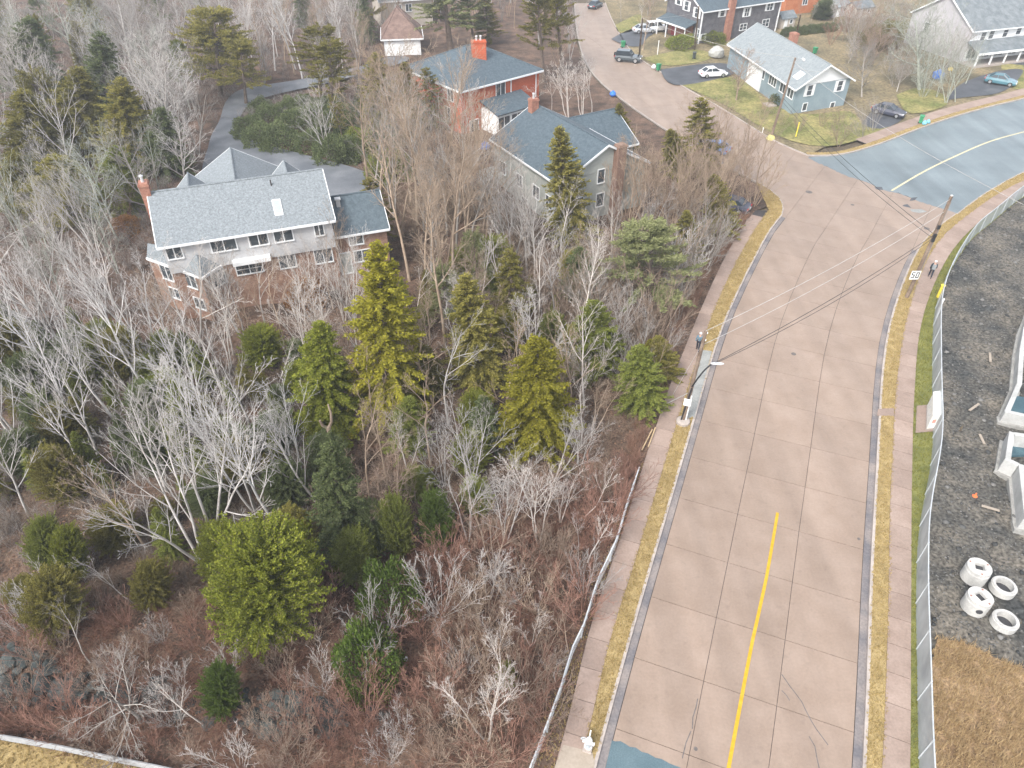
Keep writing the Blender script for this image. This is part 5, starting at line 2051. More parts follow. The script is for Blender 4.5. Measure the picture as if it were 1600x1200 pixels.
def conifer(seed, H, Rad, style='spruce', nb=240, lng=.34, wid=.085, dens=9.0):
    rg = np.random.default_rng(seed)
    gt = {}
    k = 7
    lean = rg.normal(0, .02, 2)
    P = [(lean[0] * z, lean[1] * z, z - .1) for z in np.linspace(0, H * .98, k)]
    gt.setdefault((k, 7), []).append((P, list(np.linspace(.016 * H + .02, .02, k))))
    bs, ds, ss, Ls, Ws = [], [], [], [], []
    z0 = {'spruce': .06, 'cedar': .02, 'pine': .28, 'thin': .16, 'tall': .4}[style]
    if style in ('pine', 'tall'):
        nl = int(H * 1.1)
        lay = np.sort(rg.uniform(z0, .97, nl))
    for i in range(nb):
        t = (i + rg.random()) / nb
        if style in ('pine', 'tall'):
            t = float(np.clip(lay[rg.integers(nl)] + rg.normal(0, .012), z0, .985))
        else:
            t = z0 + (1 - z0) * t ** .9
        tt = (t - z0) / (1 - z0)
        if style == 'spruce':
            Lb = Rad * (1 - tt) ** .62 * rg.uniform(.5, 1.2) + .12
            el = R(-18 + 55 * tt + rg.normal(0, 8))
        elif style == 'thin':
            Lb = Rad * (1 - tt) ** .5 * rg.uniform(.35, 1.25) + .15
            el = R(-14 + 45 * tt + rg.normal(0, 12))
        elif style == 'cedar':
            Lb = Rad * (1 - tt ** 3.2) ** .5 * (.7 + .3 * min(1, tt / .3)) * rg.uniform(.7, 1.08) * (1 + .38 * noise.noise(Vector((math.cos(i * 2.4) * 2.2 + seed, math.sin(i * 2.4) * 2.2, tt * 5)))) + .1
            el = R(2 + 44 * tt ** 1.5 + rg.normal(0, 10))
        elif style == 'pine':
            Lb = Rad * (1 - tt ** 1.6) ** .8 * rg.uniform(.45, 1.15) + .25
            el = R(-2 + 38 * tt + rg.normal(0, 9))
        else:
            Lb = Rad * (1 - tt ** 2) ** .7 * rg.uniform(.4, 1.15) + .25
            el = R(2 + 35 * tt + rg.normal(0, 12))
        az = i * 2.39996 + rg.normal(0, .25)
        d0 = np.array([math.cos(az) * math.cos(el), math.sin(az) * math.cos(el), math.sin(el)])
        b0 = np.array([lean[0] * t * H, lean[1] * t * H, t * H])
        m_ = max(3, int(Lb * dens))
        bend = -.10 if style in ('spruce', 'thin') else .06
        q = np.linspace(.22 if style in ('spruce', 'cedar') else .4, 1, m_) if style != 'tall' else np.linspace(.5, 1, m_)
        pos = b0 + d0 * (q * Lb)[:, None]
        pos[:, 2] += bend * Lb * q ** 2 * 2
        if style in ('spruce', 'cedar', 'thin'):
            pos[:, 2] += .12 * Lb * q ** 3
        gt.setdefault((3, 3), []).append(([tuple(b0), tuple(b0 + d0 * Lb * .5 + np.array([0, 0, bend * Lb * .5])), tuple(pos[-1])], [.012 + .012 * Lb, .01 + .004 * Lb, .006]))
        side = np.array([-math.sin(az), math.cos(az), 0])
        for sg in (-1, 1, 0, -1, 1):
            n_ = len(q)
            if style in ('pine', 'tall'):
                dd = d0 * .55 + rg.normal(0, .55, (n_, 3)) + np.array([0, 0, .3])
            elif style == 'cedar':
                dd = d0 * .6 + side * sg * .55 + rg.normal(0, .3, (n_, 3)) + np.array([0, 0, .35])
            else:
                dd = d0 * .75 + side * sg * .75 + rg.normal(0, .22, (n_, 3)) + np.array([0, 0, -.06])
            dd /= np.linalg.norm(dd, axis=1, keepdims=True)
            sd_ = np.cross(dd, rg.normal(0, .45, (n_, 3)) + np.array([0, 0, 1.0]))
            sd_ /= np.linalg.norm(sd_, axis=1, keepdims=True) + 1e-9
            jit = rg.normal(0, .05, (n_, 3))
            bs.append(pos + jit)
            ds.append(dd)
            ss.append(sd_)
            Ls.append(lng * rg.uniform(.6, 1.25, n_) * (1.0 if sg else .9) * (.65 + .5 * (1 - q)) * min(1, .45 + Lb / Rad))
            Ws.append(wid * rg.uniform(.7, 1.3, n_))
    # leader shoot
    S = [np.concatenate(x) for x in (bs, ds, ss, Ls, Ws)]
    return tubes_np(gt), sprays_mesh(S)

def bush_ev(seed, H, Rad, n_=6500, lng=.15, wid=.04):
    """rounded broadleaf evergreen bush"""
    rg = np.random.default_rng(seed)
    gt = {}
    for i in range(16):
        a = rg.uniform(0, 6.28)
        e = rg.uniform(.3, 1.0)
        tip = (math.cos(a) * Rad * e * .8, math.sin(a) * Rad * e * .8, H * rg.uniform(.5, .9))
        gt.setdefault((3, 3), []).append(([(0, 0, -.05), (tip[0] * .4, tip[1] * .4, tip[2] * .55), tip], [.035, .022, .01]))
    d = rg.normal(0, 1, (n_, 3))
    d /= np.linalg.norm(d, axis=1, keepdims=True)
    d[:, 2] = np.abs(d[:, 2]) * 1.0 - .12
    lump = np.array([1 + .35 * noise.noise(Vector((float(v[0]) * 2.2 + seed, float(v[1]) * 2.2, float(v[2]) * 2.2))) for v in d])
    rr_ = rg.uniform(.62, 1.0, n_) ** .6 * lump
    base = d * rr_[:, None] * np.array([Rad, Rad, H])
    base[:, 2] = np.maximum(base[:, 2], .05)
    dd = d + rg.normal(0, .5, (n_, 3)) + np.array([0, 0, .2])
    dd /= np.linalg.norm(dd, axis=1, keepdims=True)
    sd_ = np.cross(dd, rg.normal(0, 1, (n_, 3)))
    sd_ /= np.linalg.norm(sd_, axis=1, keepdims=True) + 1e-9
    return tubes_np(gt), sprays_mesh((base, dd, sd_, lng * rg.uniform(.6, 1.3, n_), wid * rg.uniform(.7, 1.3, n_)))

# bark and leaf materials
BK_grey = mat('grey_bark', (0.25, 0.225, 0.20), (0.38, 0.35, 0.32), 1.2, 0.9, 0.2, 25, 0.12, objrand=.3)
BK_pale = mat('pale_twig_bark', (0.34, 0.31, 0.285), (0.50, 0.475, 0.455), 1.0, 0.9, 0.2, 25, 0.1, objrand=.25)
BK_silver = mat('silver_twig_bark', (0.42, 0.395, 0.375), (0.60, 0.58, 0.565), 1.0, 0.9, 0.2, 25, 0.1, objrand=.2)
BK_tan = mat('tan_bark', (0.26, 0.19, 0.135), (0.39, 0.305, 0.23), 1.2, 0.9, 0.2, 25, 0.12, objrand=.18)
BK_white = mat('white_birch_bark', (0.44, 0.39, 0.35), (0.64, 0.59, 0.545), 1.5, 0.8, 0.1, 20, 0.12, objrand=.1)
BK_red = mat('red_twig_bark', (0.19, 0.095, 0.07), (0.35, 0.20, 0.15), 3, 0.9, 0, 20, 0.15, objrand=.2)
BK_brown = mat('brown_twig_bark', (0.20, 0.145, 0.11), (0.33, 0.25, 0.19), 3, 0.9, 0, 20, 0.15, objrand=.2)
BK_moss = mat('mossy_grey_bark', (0.25, 0.27, 0.22), (0.40, 0.41, 0.36), 2, 0.9, 0.1, 20, 0.15, objrand=.15)
BK_con = mat('conifer_bark', (0.12, 0.09, 0.07), (0.2, 0.155, 0.125), 3, 0.9, 0.2, 20, 0.15)
LF_bright = leafmat('bright_needles', (0.125, 0.155, 0.022), (0.31, 0.325, 0.054))
LF_gold = leafmat('golden_needles', (0.17, 0.165, 0.02), (0.40, 0.365, 0.05))
LF_olive = leafmat('olive_needles', (0.135, 0.13, 0.03), (0.34, 0.30, 0.085))
LF_green = leafmat('green_needles', (0.12, 0.15, 0.032), (0.295, 0.32, 0.075))
LF_dark = leafmat('dark_needles', (0.082, 0.108, 0.046), (0.215, 0.25, 0.11))
LF_pale = leafmat('pale_pine_needles', (0.17, 0.19, 0.08), (0.36, 0.37, 0.185))
LF_fresh = leafmat('fresh_green_leaves', (0.075, 0.12, 0.022), (0.19, 0.265, 0.06))
LF_rust = leafmat('rust_leaves', (0.22, 0.11, 0.04), (0.40, 0.22, 0.09))

VAR = {}
def reg(kind, name, gen, m1, m2, H, Rad):
    (tv, tf), (cv, cf) = gen
    H = float(max(cv[:, 2].max(), tv[:, 2].max()))
    if kind in ('spruce', 'thin', 'cedar', 'pine', 'tallpine', 'bush'):
        Rad = float(np.percentile(np.hypot(cv[:, 0], cv[:, 1]), 96))
    VAR.setdefault(kind, []).append((npmesh('trunk', tv, tf, m1), npmesh('crown', cv, cf, m2), H, Rad))
for s_ in range(4):
    reg('maple', 'maple', bare_tree(10 + s_, 12, .14, n=(11, 6, 4, 2), ang=(33, 30, 30, 28), ratio=(.55, .5, .5, .5), t0=(.3, .25, .25, .3), trop=(.05, .05, .05, .04), wob=(.04, .06, .08, .09), minr=.006), BK_pale, BK_pale, 12, 3.4)
for s_ in range(3):
    reg('fork', 'fork', bare_tree(30 + s_, 12, .13, stems=3, stem_spread=.2, n=(8, 6, 4, 2), ang=(28, 30, 30, 28), ratio=(.5, .5, .5, .5), t0=(.3, .2, .2, .3), trop=(.05, .05, .05, .04), wob=(.045, .06, .08, .09), minr=.0065), BK_pale, BK_pale, 12, 3.6)
for s_ in range(4):
    reg('birch', 'birch', bare_tree(50 + s_, 9, .085, n=(8, 5, 4, 2), ang=(32, 32, 34, 34), ratio=(.45, .5, .5, .5), t0=(.38, .25, .25, .2), crook=.08, wob=(.07, .09, .1, .11), minr=.005), BK_white, BK_white, 9, 2.2)
for s_ in range(2):
    reg('clump', 'clump', bare_tree(70 + s_, 8, .09, stems=3, stem_spread=.3, n=(7, 6, 5, 3), ang=(30, 30, 30, 30), ratio=(.45, .5, .5, .5), t0=(.35, .25, .25, .2), crook=.08, wob=(.07, .09, .1, .11), minr=.005), BK_white, BK_white, 8, 2.4)
for s_ in range(3):
    reg('tall', 'tall', bare_tree(90 + s_, 16, .17, n=(14, 8, 5, 2), ang=(34, 32, 34, 30), ratio=(.34, .48, .5, .5), t0=(.45, .2, .2, .3), trop=(.04, .04, .04, .03), wob=(.05, .07, .09, .1), minr=.007), BK_tan, BK_tan, 16, 3.4)
for s_ in range(3):
    reg('round', 'round', bare_tree(110 + s_, 8, .15, n=(14, 8, 6, 3), ang=(52, 38, 36, 32), ratio=(.62, .5, .5, .5), t0=(.22, .2, .2, .2), trop=(.05, .05, .04, .03), wob=(.05, .07, .09, .1), minr=.0075), BK_grey, BK_grey, 8, 4.0)
for s_ in range(4):
    reg('shrub', 'shrub', bare_tree(130 + s_, 3.2, .022, stems=11, stem_spread=.5, n=(6, 4, 2), ang=(24, 26, 28), ratio=(.5, .5, .5), t0=(.25, .2, .2), minr=.005, wob=(.05, .07, .08)), BK_red, BK_red, 3.2, 1.9)
for s_ in range(2):
    reg('weep', 'weep', bare_tree(150 + s_, 5.5, .13, n=(10, 8, 7, 4), ang=(75, 36, 36, 34), ratio=(.85, .45, .45, .45), t0=(.35, .2, .2, .2), droop=.05, trop=(0, 0, 0, 0), crook=.12, wob=(.08, .09, .1, .12), minr=.005), BK_grey, BK_grey, 5.5, 4.0)
for s_ in range(3):
    reg('spruce', 'spruce', conifer(200 + s_, 10, 2.3, 'spruce', 330, .27, .05, 12), BK_con, LF_green, 10, 2.3)
for s_ in range(2):
    reg('thin', 'thin', conifer(220 + s_, 10, 1.7, 'thin', 190, .28, .05, 12), BK_con, LF_olive, 10, 1.7)
for s_ in range(2):
    reg('cedar', 'cedar', conifer(240 + s_, 6, 2.6, 'cedar', 700, .17, .038, 15), BK_con, LF_bright, 6, 2.6)
for s_ in range(3):
    reg('pine', 'pine', conifer(260 + s_, 11, 2.7, 'pine', 190, .34, .035, 11), BK_con, LF_pale, 11, 2.7)
for s_ in range(2):
    reg('tallpine', 'tallpine', conifer(280 + s_, 15, 2.4, 'tall', 150, .36, .04, 11), BK_con, LF_olive, 15, 2.4)
for s_ in range(3):
    reg('bush', 'bush', bush_ev(300 + s_, 1.9, 1.7), BK_con, LF_dark, 1.9, 1.7)

# ------------------------------------------------------------------ vegetation: planting
NAMES = {'maple': 'bare_tree', 'fork': 'bare_tree', 'birch': 'birch_tree', 'clump': 'birch_tree', 'tall': 'tall_bare_tree', 'round': 'garden_tree', 'shrub': 'bare_shrub', 'weep': 'broken_tree',
         'spruce': 'spruce_tree', 'thin': 'spruce_tree', 'cedar': 'cedar_tree', 'pine': 'pine_tree', 'tallpine': 'pine_tree', 'bush': 'evergreen_bush'}
TAKEN = []
CROWN = {'shrub': 'branches', 'bush': 'foliage'}
def plant(kind, base, h, width=None, lean=(0, 0), label=None, group=None, bark=None, leaf=None, rz=None, vi=None):
    vs_ = VAR[kind]
    tm, cm, H, Rad = vs_[vi if vi is not None else random.randrange(len(vs_))]
    cat = 'shrub' if kind in ('shrub', 'bush') else 'tree'
    t = thing(NAMES[kind], label, cat, (base.x, base.y, 0.05), group)
    sz = h / H
    sx = (width / 2) / Rad if width else sz
    ax = Vector((lean[0], lean[1], h)).normalized()
    q = Vector((0, 0, 1)).rotation_difference(ax)
    t.rotation_euler = (q.to_matrix() @ Matrix.Rotation(rz if rz is not None else random.uniform(0, 6.28), 3, 'Z')).to_euler()
    t.scale = (sx, sx, sz)
    o1 = link(bpy.data.objects.new('stems' if kind in ('shrub', 'bush') else 'trunk', tm), t)
    o2 = link(bpy.data.objects.new(CROWN.get(kind, 'crown'), cm), t)
    for o, m_ in ((o1, bark), (o2, leaf or (bark if kind in ('maple', 'fork', 'birch', 'clump', 'tall', 'round', 'shrub', 'weep') else None))):
        if m_:
            o.material_slots[0].link = 'OBJECT'
            o.material_slots[0].material = m_
    TAKEN.append((base.x, base.y))
    return t

def hero(kind, bpx, tpx, label, wpx=None, **k):
    """a tree whose foot and tip are read from the photo; wpx: crown width in photo pixels"""
    b_ = at(*bpx)
    h = height_to(b_, tpx[1])
    top = at(tpx[0], tpx[1], h)
    wd = None
    if wpx:
        mid = b_.lerp(top, .45)
        wd = wpx * proj(mid)[2] / FPX * 1.06
    if kind == 'cedar':
        h, wd = h * .92, wd * .8
    return plant(kind, b_, h, wd, (top.x - b_.x, 0), label, **k)

# conifers one can point at
HC = [
    ('cedar', (415, 985), (410, 800), 185, LF_bright, 'big rounded bright green cedar with a tawny tip in the lower wood'),
    ('bush', (612, 950), (596, 884), 105, LF_fresh, 'low fresh green bush beside the orange fallen log'),
    ('bush', (580, 1055), (560, 988), 112, LF_fresh, 'low green bush beside the white plastic tub'),
    ('cedar', (348, 1112), (338, 1030), 66, LF_fresh, 'small upright green cedar right of the splayed broken tree'),
    ('cedar', (85, 985), (78, 880), 95, LF_olive, 'dull olive cedar under white branches near the left edge'),
    ('cedar', (112, 905), (100, 808), 60, LF_bright, 'small bright cedar behind the dull olive cedar at left'),
    ('cedar', (70, 885), (62, 792), 60, LF_green, 'small green cedar left of the small bright cedar'),
    ('spruce', (540, 865), (512, 692), 92, LF_dark, 'dark blue-green spruce behind the broken forked snag'),
    ('cedar', (590, 862), (572, 775), 66, LF_dark, 'dark leafy cedar against the right side of the blue-green spruce'),
    ('cedar', (628, 866), (605, 764), 60, LF_green, 'narrow yellow-tipped cedar right of the dark spruce'),
    ('cedar', (655, 772), (648, 730), 62, LF_green, 'short round green cedar at the foot of the tan maples'),
    ('cedar', (688, 850), (672, 762), 64, LF_fresh, 'green cedar below the short round green cedar'),
    ('spruce', (838, 696), (835, 528), 124, LF_gold, 'vivid yellow-green spruce near the middle of the wood'),
    ('spruce', (515, 668), (500, 508), 105, LF_bright, 'yellow-green spruce below the house wing'),
    ('spruce', (608, 650), (588, 375), 128, LF_gold, 'tallest yellow-green spruce with an orange tip beside the house wing'),
    ('spruce', (752, 606), (735, 430), 98, LF_olive, 'olive spruce right of the tall tan trunks'),
    ('thin', (805, 530), (796, 390), 60, LF_olive, 'narrow olive spruce behind the olive spruce'),
    ('spruce', (893, 378), (880, 196), 78, LF_olive, 'tall ragged olive spruce in front of the gabled house'),
    ('thin', (1097, 285), (1090, 150), 62, LF_olive, 'tall narrow spruce beside the side street'),
    ('pine', (1028, 490), (1015, 345), 150, LF_pale, 'wide pale green pine close to the left sidewalk'),
    ('spruce', (932, 580), (925, 470), 90, LF_green, 'green spruce between tangled branches above the vivid one'),
    ('spruce', (1002, 640), (998, 540), 78, LF_green, 'green spruce at the wood edge near the lamp pole'),
    ('thin', (592, 385), (580, 278), 56, LF_olive, 'olive spruce at the right end of the wing roof'),
    ('spruce', (600, 210), (586, 80), 70, LF_olive, 'olive spruce above the tan maple crowns'),
    ('spruce', (640, 205), (628, 95), 60, LF_olive, 'second olive spruce left of the red brick house'),
    ('thin', (678, 205), (665, 105), 46, LF_olive, 'narrow dark spruce touching the red brick wall'),
    ('tallpine', (500, 165), (488, 35), 80, LF_olive, 'olive pine with bare trunk behind the dark shrubs'),
    ('tallpine', (520, 200), (505, 60), 70, LF_olive, 'rusty olive pine standing above the driveway shrubs'),
    ('pine', (345, 150), (330, 5), 118, LF_olive, 'layered yellow-olive pine left of the driveway'),
    ('pine', (385, 165), (372, 60), 70, LF_olive, 'lower olive pine beside the driveway mouth'),
    ('spruce', (60, 270), (42, 130), 95, LF_olive, 'broad olive spruce near the left edge, lowest of its clump'),
    ('spruce', (125, 250), (110, 95), 95, LF_olive, 'broad olive spruce in the middle of the left clump'),
    ('spruce', (205, 270), (190, 120), 90, LF_olive, 'dark-topped olive spruce at the right of the left clump'),
    ('spruce', (110, 340), (100, 235), 110, LF_olive, 'wide olive spruce below the left clump'),
    ('spruce', (40, 330), (28, 235), 80, LF_olive, 'olive spruce at the left edge beside bare lilac ground'),
    ('spruce', (195, 330), (180, 225), 80, LF_green, 'greenish spruce left of the brick chimney'),
    ('spruce', (258, 272), (250, 165), 80, LF_dark, 'dark green spruce behind the brick chimney'),
    ('spruce', (170, 190), (160, 40), 80, LF_dark, 'dark spruce high in the upper left corner'),
    ('spruce', (60, 160), (48, 20), 90, LF_dark, 'dark spruce in the upper left corner by the edge'),
    ('tallpine', (705, 90), (690, -40), 105, LF_pale, 'pale spreading pine right of the garage'),
    ('pine', (742, 75), (732, -20), 60, LF_pale, 'pale pine behind the red house chimney'),
    ('thin', (765, 68), (757, -5), 44, LF_olive, 'narrow yellow-olive spruce behind the hip roof'),
    ('tallpine', (850, 130), (842, -20), 62, LF_olive, 'left of two tall thin pines by the side street'),
    ('tallpine', (880, 115), (873, -20), 62, LF_olive, 'right of two tall thin pines by the side street'),
    ('pine', (750, 470), (735, 345), 44, LF_pale, 'small pale tufted pine with a long bare trunk'),
    ('pine', (700, 520), (690, 398), 50, LF_pale, 'pale tufted pine low among the tan trunks'),
    ('cedar', (412, 572), (405, 503), 72, LF_bright, 'short bright green cedar below the brick house'),
    ('cedar', (735, 735), (735, 668), 66, LF_bright, 'yellow-green cedar tangled in bare branches'),
    ('cedar', (748, 800), (742, 745), 58, LF_green, 'yellow-green bush-like cedar under the tangled branches'),
    ('cedar', (790, 1075), (790, 1036), 36, LF_bright, 'small yellow-green bush beside the white birch clump'),
    ('cedar', (235, 945), (232, 868), 66, LF_olive, 'dull olive cedar left of the big rounded cedar'),
    ('spruce', (1075, 420), (1068, 325), 54, LF_olive, 'brownish olive spruce beside the wide pale pine'),
    ('spruce', (1128, 370), (1120, 268), 56, LF_olive, 'olive spruce before the car at the sidewalk end'),
    ('spruce', (1060, 275), (1050, 200), 46, LF_olive, 'olive spruce left of the tall narrow spruce'),
    ('cedar', (1380, 72), (1370, 34), 75, LF_olive, 'yellow-olive rounded bush-tree behind the bungalow'),
    ('bush', (1185, 105), (1180, 84), 40, LF_dark, 'dark bush at the front wall of the bungalow'),
    ('bush', (1222, 162), (1215, 140), 44, LF_dark, 'dark rounded bush at the near corner of the bungalow'),
    ('bush', (1112, 66), (1120, 46), 46, LF_green, 'green bush at the corner of the dark house'),
    ('bush', (1060, 74), (1055, 52), 52, LF_green, 'green bush before the porch of the dark house'),
    ('cedar', (1288, 30), (1283, -5), 40, LF_dark, 'dark fir right of the orange brick wall'),
    ('spruce', (975, 248), (968, 160), 40, LF_olive, 'small dark spruce at the bend of the side street'),
    ('spruce', (1040, 590), (1030, 520), 50, LF_olive, 'brown-green young spruce by the walking person'),
    ('cedar', (325, 800), (320, 745), 70, LF_dark, 'dark low fir under leaning pale trunks, left'),
    ('cedar', (430, 700), (425, 640), 76, LF_dark, 'dark low fir under the pale crowns, right'),
    ('spruce', (760, 700), (752, 620), 56, LF_dark, 'dark young spruce left of the vivid one'),
    ('spruce', (640, 700), (632, 620), 66, LF_green, 'green young spruce behind the tan pair of trees'),
    ('cedar', (180, 850), (172, 790), 80, LF_olive, 'brown-green low cedar under the leaning tan trunk'),
    ('cedar', (40, 940), (30, 905), 60, LF_olive, 'low dull cedar at the very left edge'),
    ('cedar', (870, 560), (862, 480), 56, LF_green, 'green cedar behind the green tangled spruce'),
    ('spruce', (905, 460), (900, 385), 56, LF_dark, 'dark spruce between the gabled house and the pale pine'),
    ('spruce', (670, 610), (664, 540), 60, LF_olive, 'olive young spruce between the two big spruces'),
    ('cedar', (830, 640), (815, 590), 40, LF_dark, 'dark low cedar left of the vivid spruce foot'),
]
for kind, b_, t_, w_, lf, lab in HC:
    hero(kind, b_, t_, lab, w_, leaf=lf)

# rhododendrons and dark hedge round the driveway
for i, (px, tp_, w_) in enumerate((((395, 212), 178, 60), ((415, 225), 186, 66), ((440, 232), 190, 66), ((425, 195), 160, 60), ((460, 205), 168, 66), ((490, 235), 196, 60), ((520, 252), 206, 60), ((548, 248), 208, 56), ((500, 190), 158, 60),
                                   ((455, 178), 150, 50), ((545, 225), 185, 50), ((410, 175), 150, 44), ((480, 172), 146, 46))):
    hero('bush', px, (px[0] - 3, tp_), 'dark leafy rhododendron in the bed above the grey driveway', w_, leaf=LF_dark, group='rhododendrons above the driveway')
for i in range(9):
    x = 1228 + i * 9
    hero('bush', (x, 56 - i * 1.0), (x, 40 - i * .8), 'dark clipped bush in the hedge behind the bungalow', 18, leaf=LF_dark, group='hedge behind the bungalow')

# leafless trees one can point at
HB = [
    ('clump', (760, 1155), (745, 1018), BK_white, 'white birch clump of three stems in the red brush near the lower edge'),
    ('birch', (917, 880), (957, 786), BK_white, 'slender white birch leaning right beside the chain-link fence'),
    ('birch', (914, 808), (980, 722), BK_white, 'white birch leaning towards the sidewalk above the slender one'),
    ('fork', (868, 752), (945, 640), BK_pale, 'pale forked tree leaning right by the vivid spruce'),
    ('birch', (838, 522), (862, 345), BK_white, 'tall white birch standing over the middle of the wood'),
    ('birch', (650, 500), (662, 398), BK_white, 'forked white birch right of the tallest yellow-green spruce'),
    ('birch', (640, 605), (645, 518), BK_white, 'white twiggy birch in front of the tallest spruce'),
    ('birch', (578, 778), (553, 620), BK_tan, 'yellow-barked slim tree right of the broken snag'),
    ('tall', (602, 742), (580, 606), BK_tan, 'tan slim tree beside the yellow-barked one'),
    ('birch', (187, 497), (150, 348), BK_white, 'forked white birch left of the brick house'),
    ('birch', (312, 560), (262, 350), BK_white, 'crooked white birch crossing the bay of the brick house'),
    ('birch', (300, 545), (232, 375), BK_white, 'crooked white birch left of the bay'),
    ('birch', (137, 495), (124, 388), BK_grey, 'thin grey birch left of the forked white birch'),
    ('weep', (222, 1132), (214, 1060), BK_grey, 'broken tree with splayed drooping limbs beside the guard rail'),
    ('birch', (322, 1136), (275, 1055), BK_white, 'small white birch left of the small upright cedar'),
    ('maple', (503, 797), (370, 610), BK_pale, 'thick grey trunk leaning left across the middle of the wood'),
    ('maple', (232, 860), (100, 700), BK_tan, 'tan trunk leaning left above the olive cedars'),
    ('birch', (212, 945), (95, 858), BK_white, 'white leaning birch over the olive cedar'),
    ('birch', (140, 1035), (40, 960), BK_grey, 'grey leaning birch above the ditch stones'),
    ('fork', (338, 838), (318, 560), BK_pale, 'tall pale double-stemmed tree above the big rounded cedar'),
    ('fork', (318, 880), (180, 610), BK_pale, 'three pale stems leaning left from the big rounded cedar'),
    ('maple', (262, 770), (190, 560), BK_pale, 'pale leaning tree left of the double-stemmed one'),
    ('maple', (45, 806), (-20, 640), BK_pale, 'thick pale leaning trunk at the left edge'),
    ('maple', (128, 730), (30, 560), BK_pale, 'pale leaning tree right of the thick left-edge trunk'),
    ('maple', (155, 716), (75, 540), BK_pale, 'second pale leaning tree right of the left-edge trunk'),
    ('tall', (712, 478), (650, 178), BK_tan, 'tallest tan maple between the two houses'),
    ('tall', (668, 470), (622, 215), BK_tan, 'tan maple left of the tallest one'),
    ('tall', (698, 555), (672, 270), BK_tan, 'tan maple with long clear trunk in front of the tallest one'),
    ('tall', (640, 440), (600, 200), BK_tan, 'tan maple nearest the house wing'),
    ('tall', (735, 440), (705, 215), BK_tan, 'tan maple right of the tallest one'),
    ('clump', (728, 300), (722, 98), BK_white, 'pinkish white birch clump before the red brick wall'),
    ('clump', (910, 186), (905, 92), BK_white, 'white birch clump beside the side street, right one'),
    ('clump', (888, 188), (876, 88), BK_white, 'white birch clump beside the side street, middle one'),
    ('birch', (925, 175), (935, 80), BK_white, 'white birch closest to the side street kerb'),
    ('maple', (870, 130), (872, 40), BK_tan, 'tan tree behind the right wall of the red brick house'),
    ('birch', (842, 178), (835, 120), BK_white, 'low white birch at the foot of the red brick wall'),
    ('birch', (862, 172), (858, 112), BK_white, 'white birch nearest the red brick house corner'),
    ('fork', (515, 250), (472, 100), BK_pale, 'pale fan-shaped maple at the driveway bed'),
    ('tallpine', (540, 235), (518, 150), None, 'bare-trunked pine right of the fan-shaped maple'),
    ('round', (1150, 158), (1164, 62), BK_brown, 'dark-trunked lawn tree before the bungalow'),
    ('round', (1346, 152), (1352, 58), BK_grey, 'round twiggy grey tree right of the bungalow'),
    ('round', (1436, 142), (1436, -20), BK_moss, 'spreading mossy tree left of the big mossy grey one'),
    ('maple', (1470, 130), (1500, 0), BK_moss, 'mossy grey tree over the porch end of the white house'),
    ('fork', (1442, 140), (1458, -30), BK_moss, 'big mossy grey tree before the gable of the white house'),
    ('fork', (1478, 162), (1492, 40), BK_moss, 'leaning cluster of pale trunks by the upper sidewalk'),
    ('birch', (1492, 160), (1492, 60), BK_moss, 'straight pale trunk beside the leaning cluster'),
    ('shrub', (1362, 205), (1358, 150), BK_grey, 'wide grey shrub over the dark blue car'),
    ('shrub', (1310, 228), (1318, 182), BK_brown, 'brown shrub at the corner of the upper sidewalk'),
    ('shrub', (1345, 215), (1340, 170), BK_grey, 'grey shrub between the brown shrub and the wide grey one'),
    ('birch', (1128, 345), (1165, 225), BK_brown, 'thin brown tree leaning over the side street mouth'),
    ('birch', (1110, 345), (1135, 240), BK_brown, 'second thin brown tree before the side street mouth'),
    ('clump', (1150, 335), (1190, 262), BK_brown, 'low brown clump at the street corner'),
    ('tall', (1000, 350), (985, 190), BK_tan, 'tan tree against the wing of the gabled house'),
    ('maple', (1000, 330), (1010, 205), BK_tan, 'tan twiggy tree right of the brick chimney'),
    ('fork', (800, 420), (795, 240), BK_pale, 'pale multi-stemmed tree before the long wall of the gabled house'),
    ('maple', (835, 440), (825, 290), BK_pale, 'pale tree covering the lower windows of the gabled house'),
    ('fork', (930, 420), (940, 320), BK_white, 'white spreading tree below the gable end'),
    ('fork', (955, 560), (975, 430), BK_pale, 'pale spreading tree with forked trunk left of the wide pine'),
    ('fork', (1040, 560), (1065, 500), BK_pale, 'low pale branches reaching over the left sidewalk'),
    ('birch', (415, 510), (385, 380), BK_white, 'white birch before the large window of the brick house'),
    ('birch', (510, 520), (485, 410), BK_white, 'white birch before the lower right windows of the brick house'),
    ('clump', (465, 500), (452, 430), BK_white, 'low white clump against the brick wall'),
    ('birch', (560, 570), (535, 400), BK_grey, 'grey birch under the house wing'),
    ('birch', (435, 610), (438, 530), BK_white, 'white birch stem right of the short bright cedar'),
    ('fork', (790, 850), (800, 690), BK_pale, 'pale many-branched tree in the tangle above the red brush'),
    ('fork', (740, 760), (735, 610), BK_pale, 'pale tree left of the vivid spruce'),
    ('clump', (765, 935), (770, 840), BK_pale, 'pale low tangle of curved branches above the red brush'),
    ('clump', (830, 1010), (840, 950), BK_white, 'small white forked tree in the red brush near the fence'),
]
for kind, b_, t_, bk, lab in HB:
    hero(kind, b_, t_, lab, 62 if 'red brick wall' in lab else None, bark=bk)
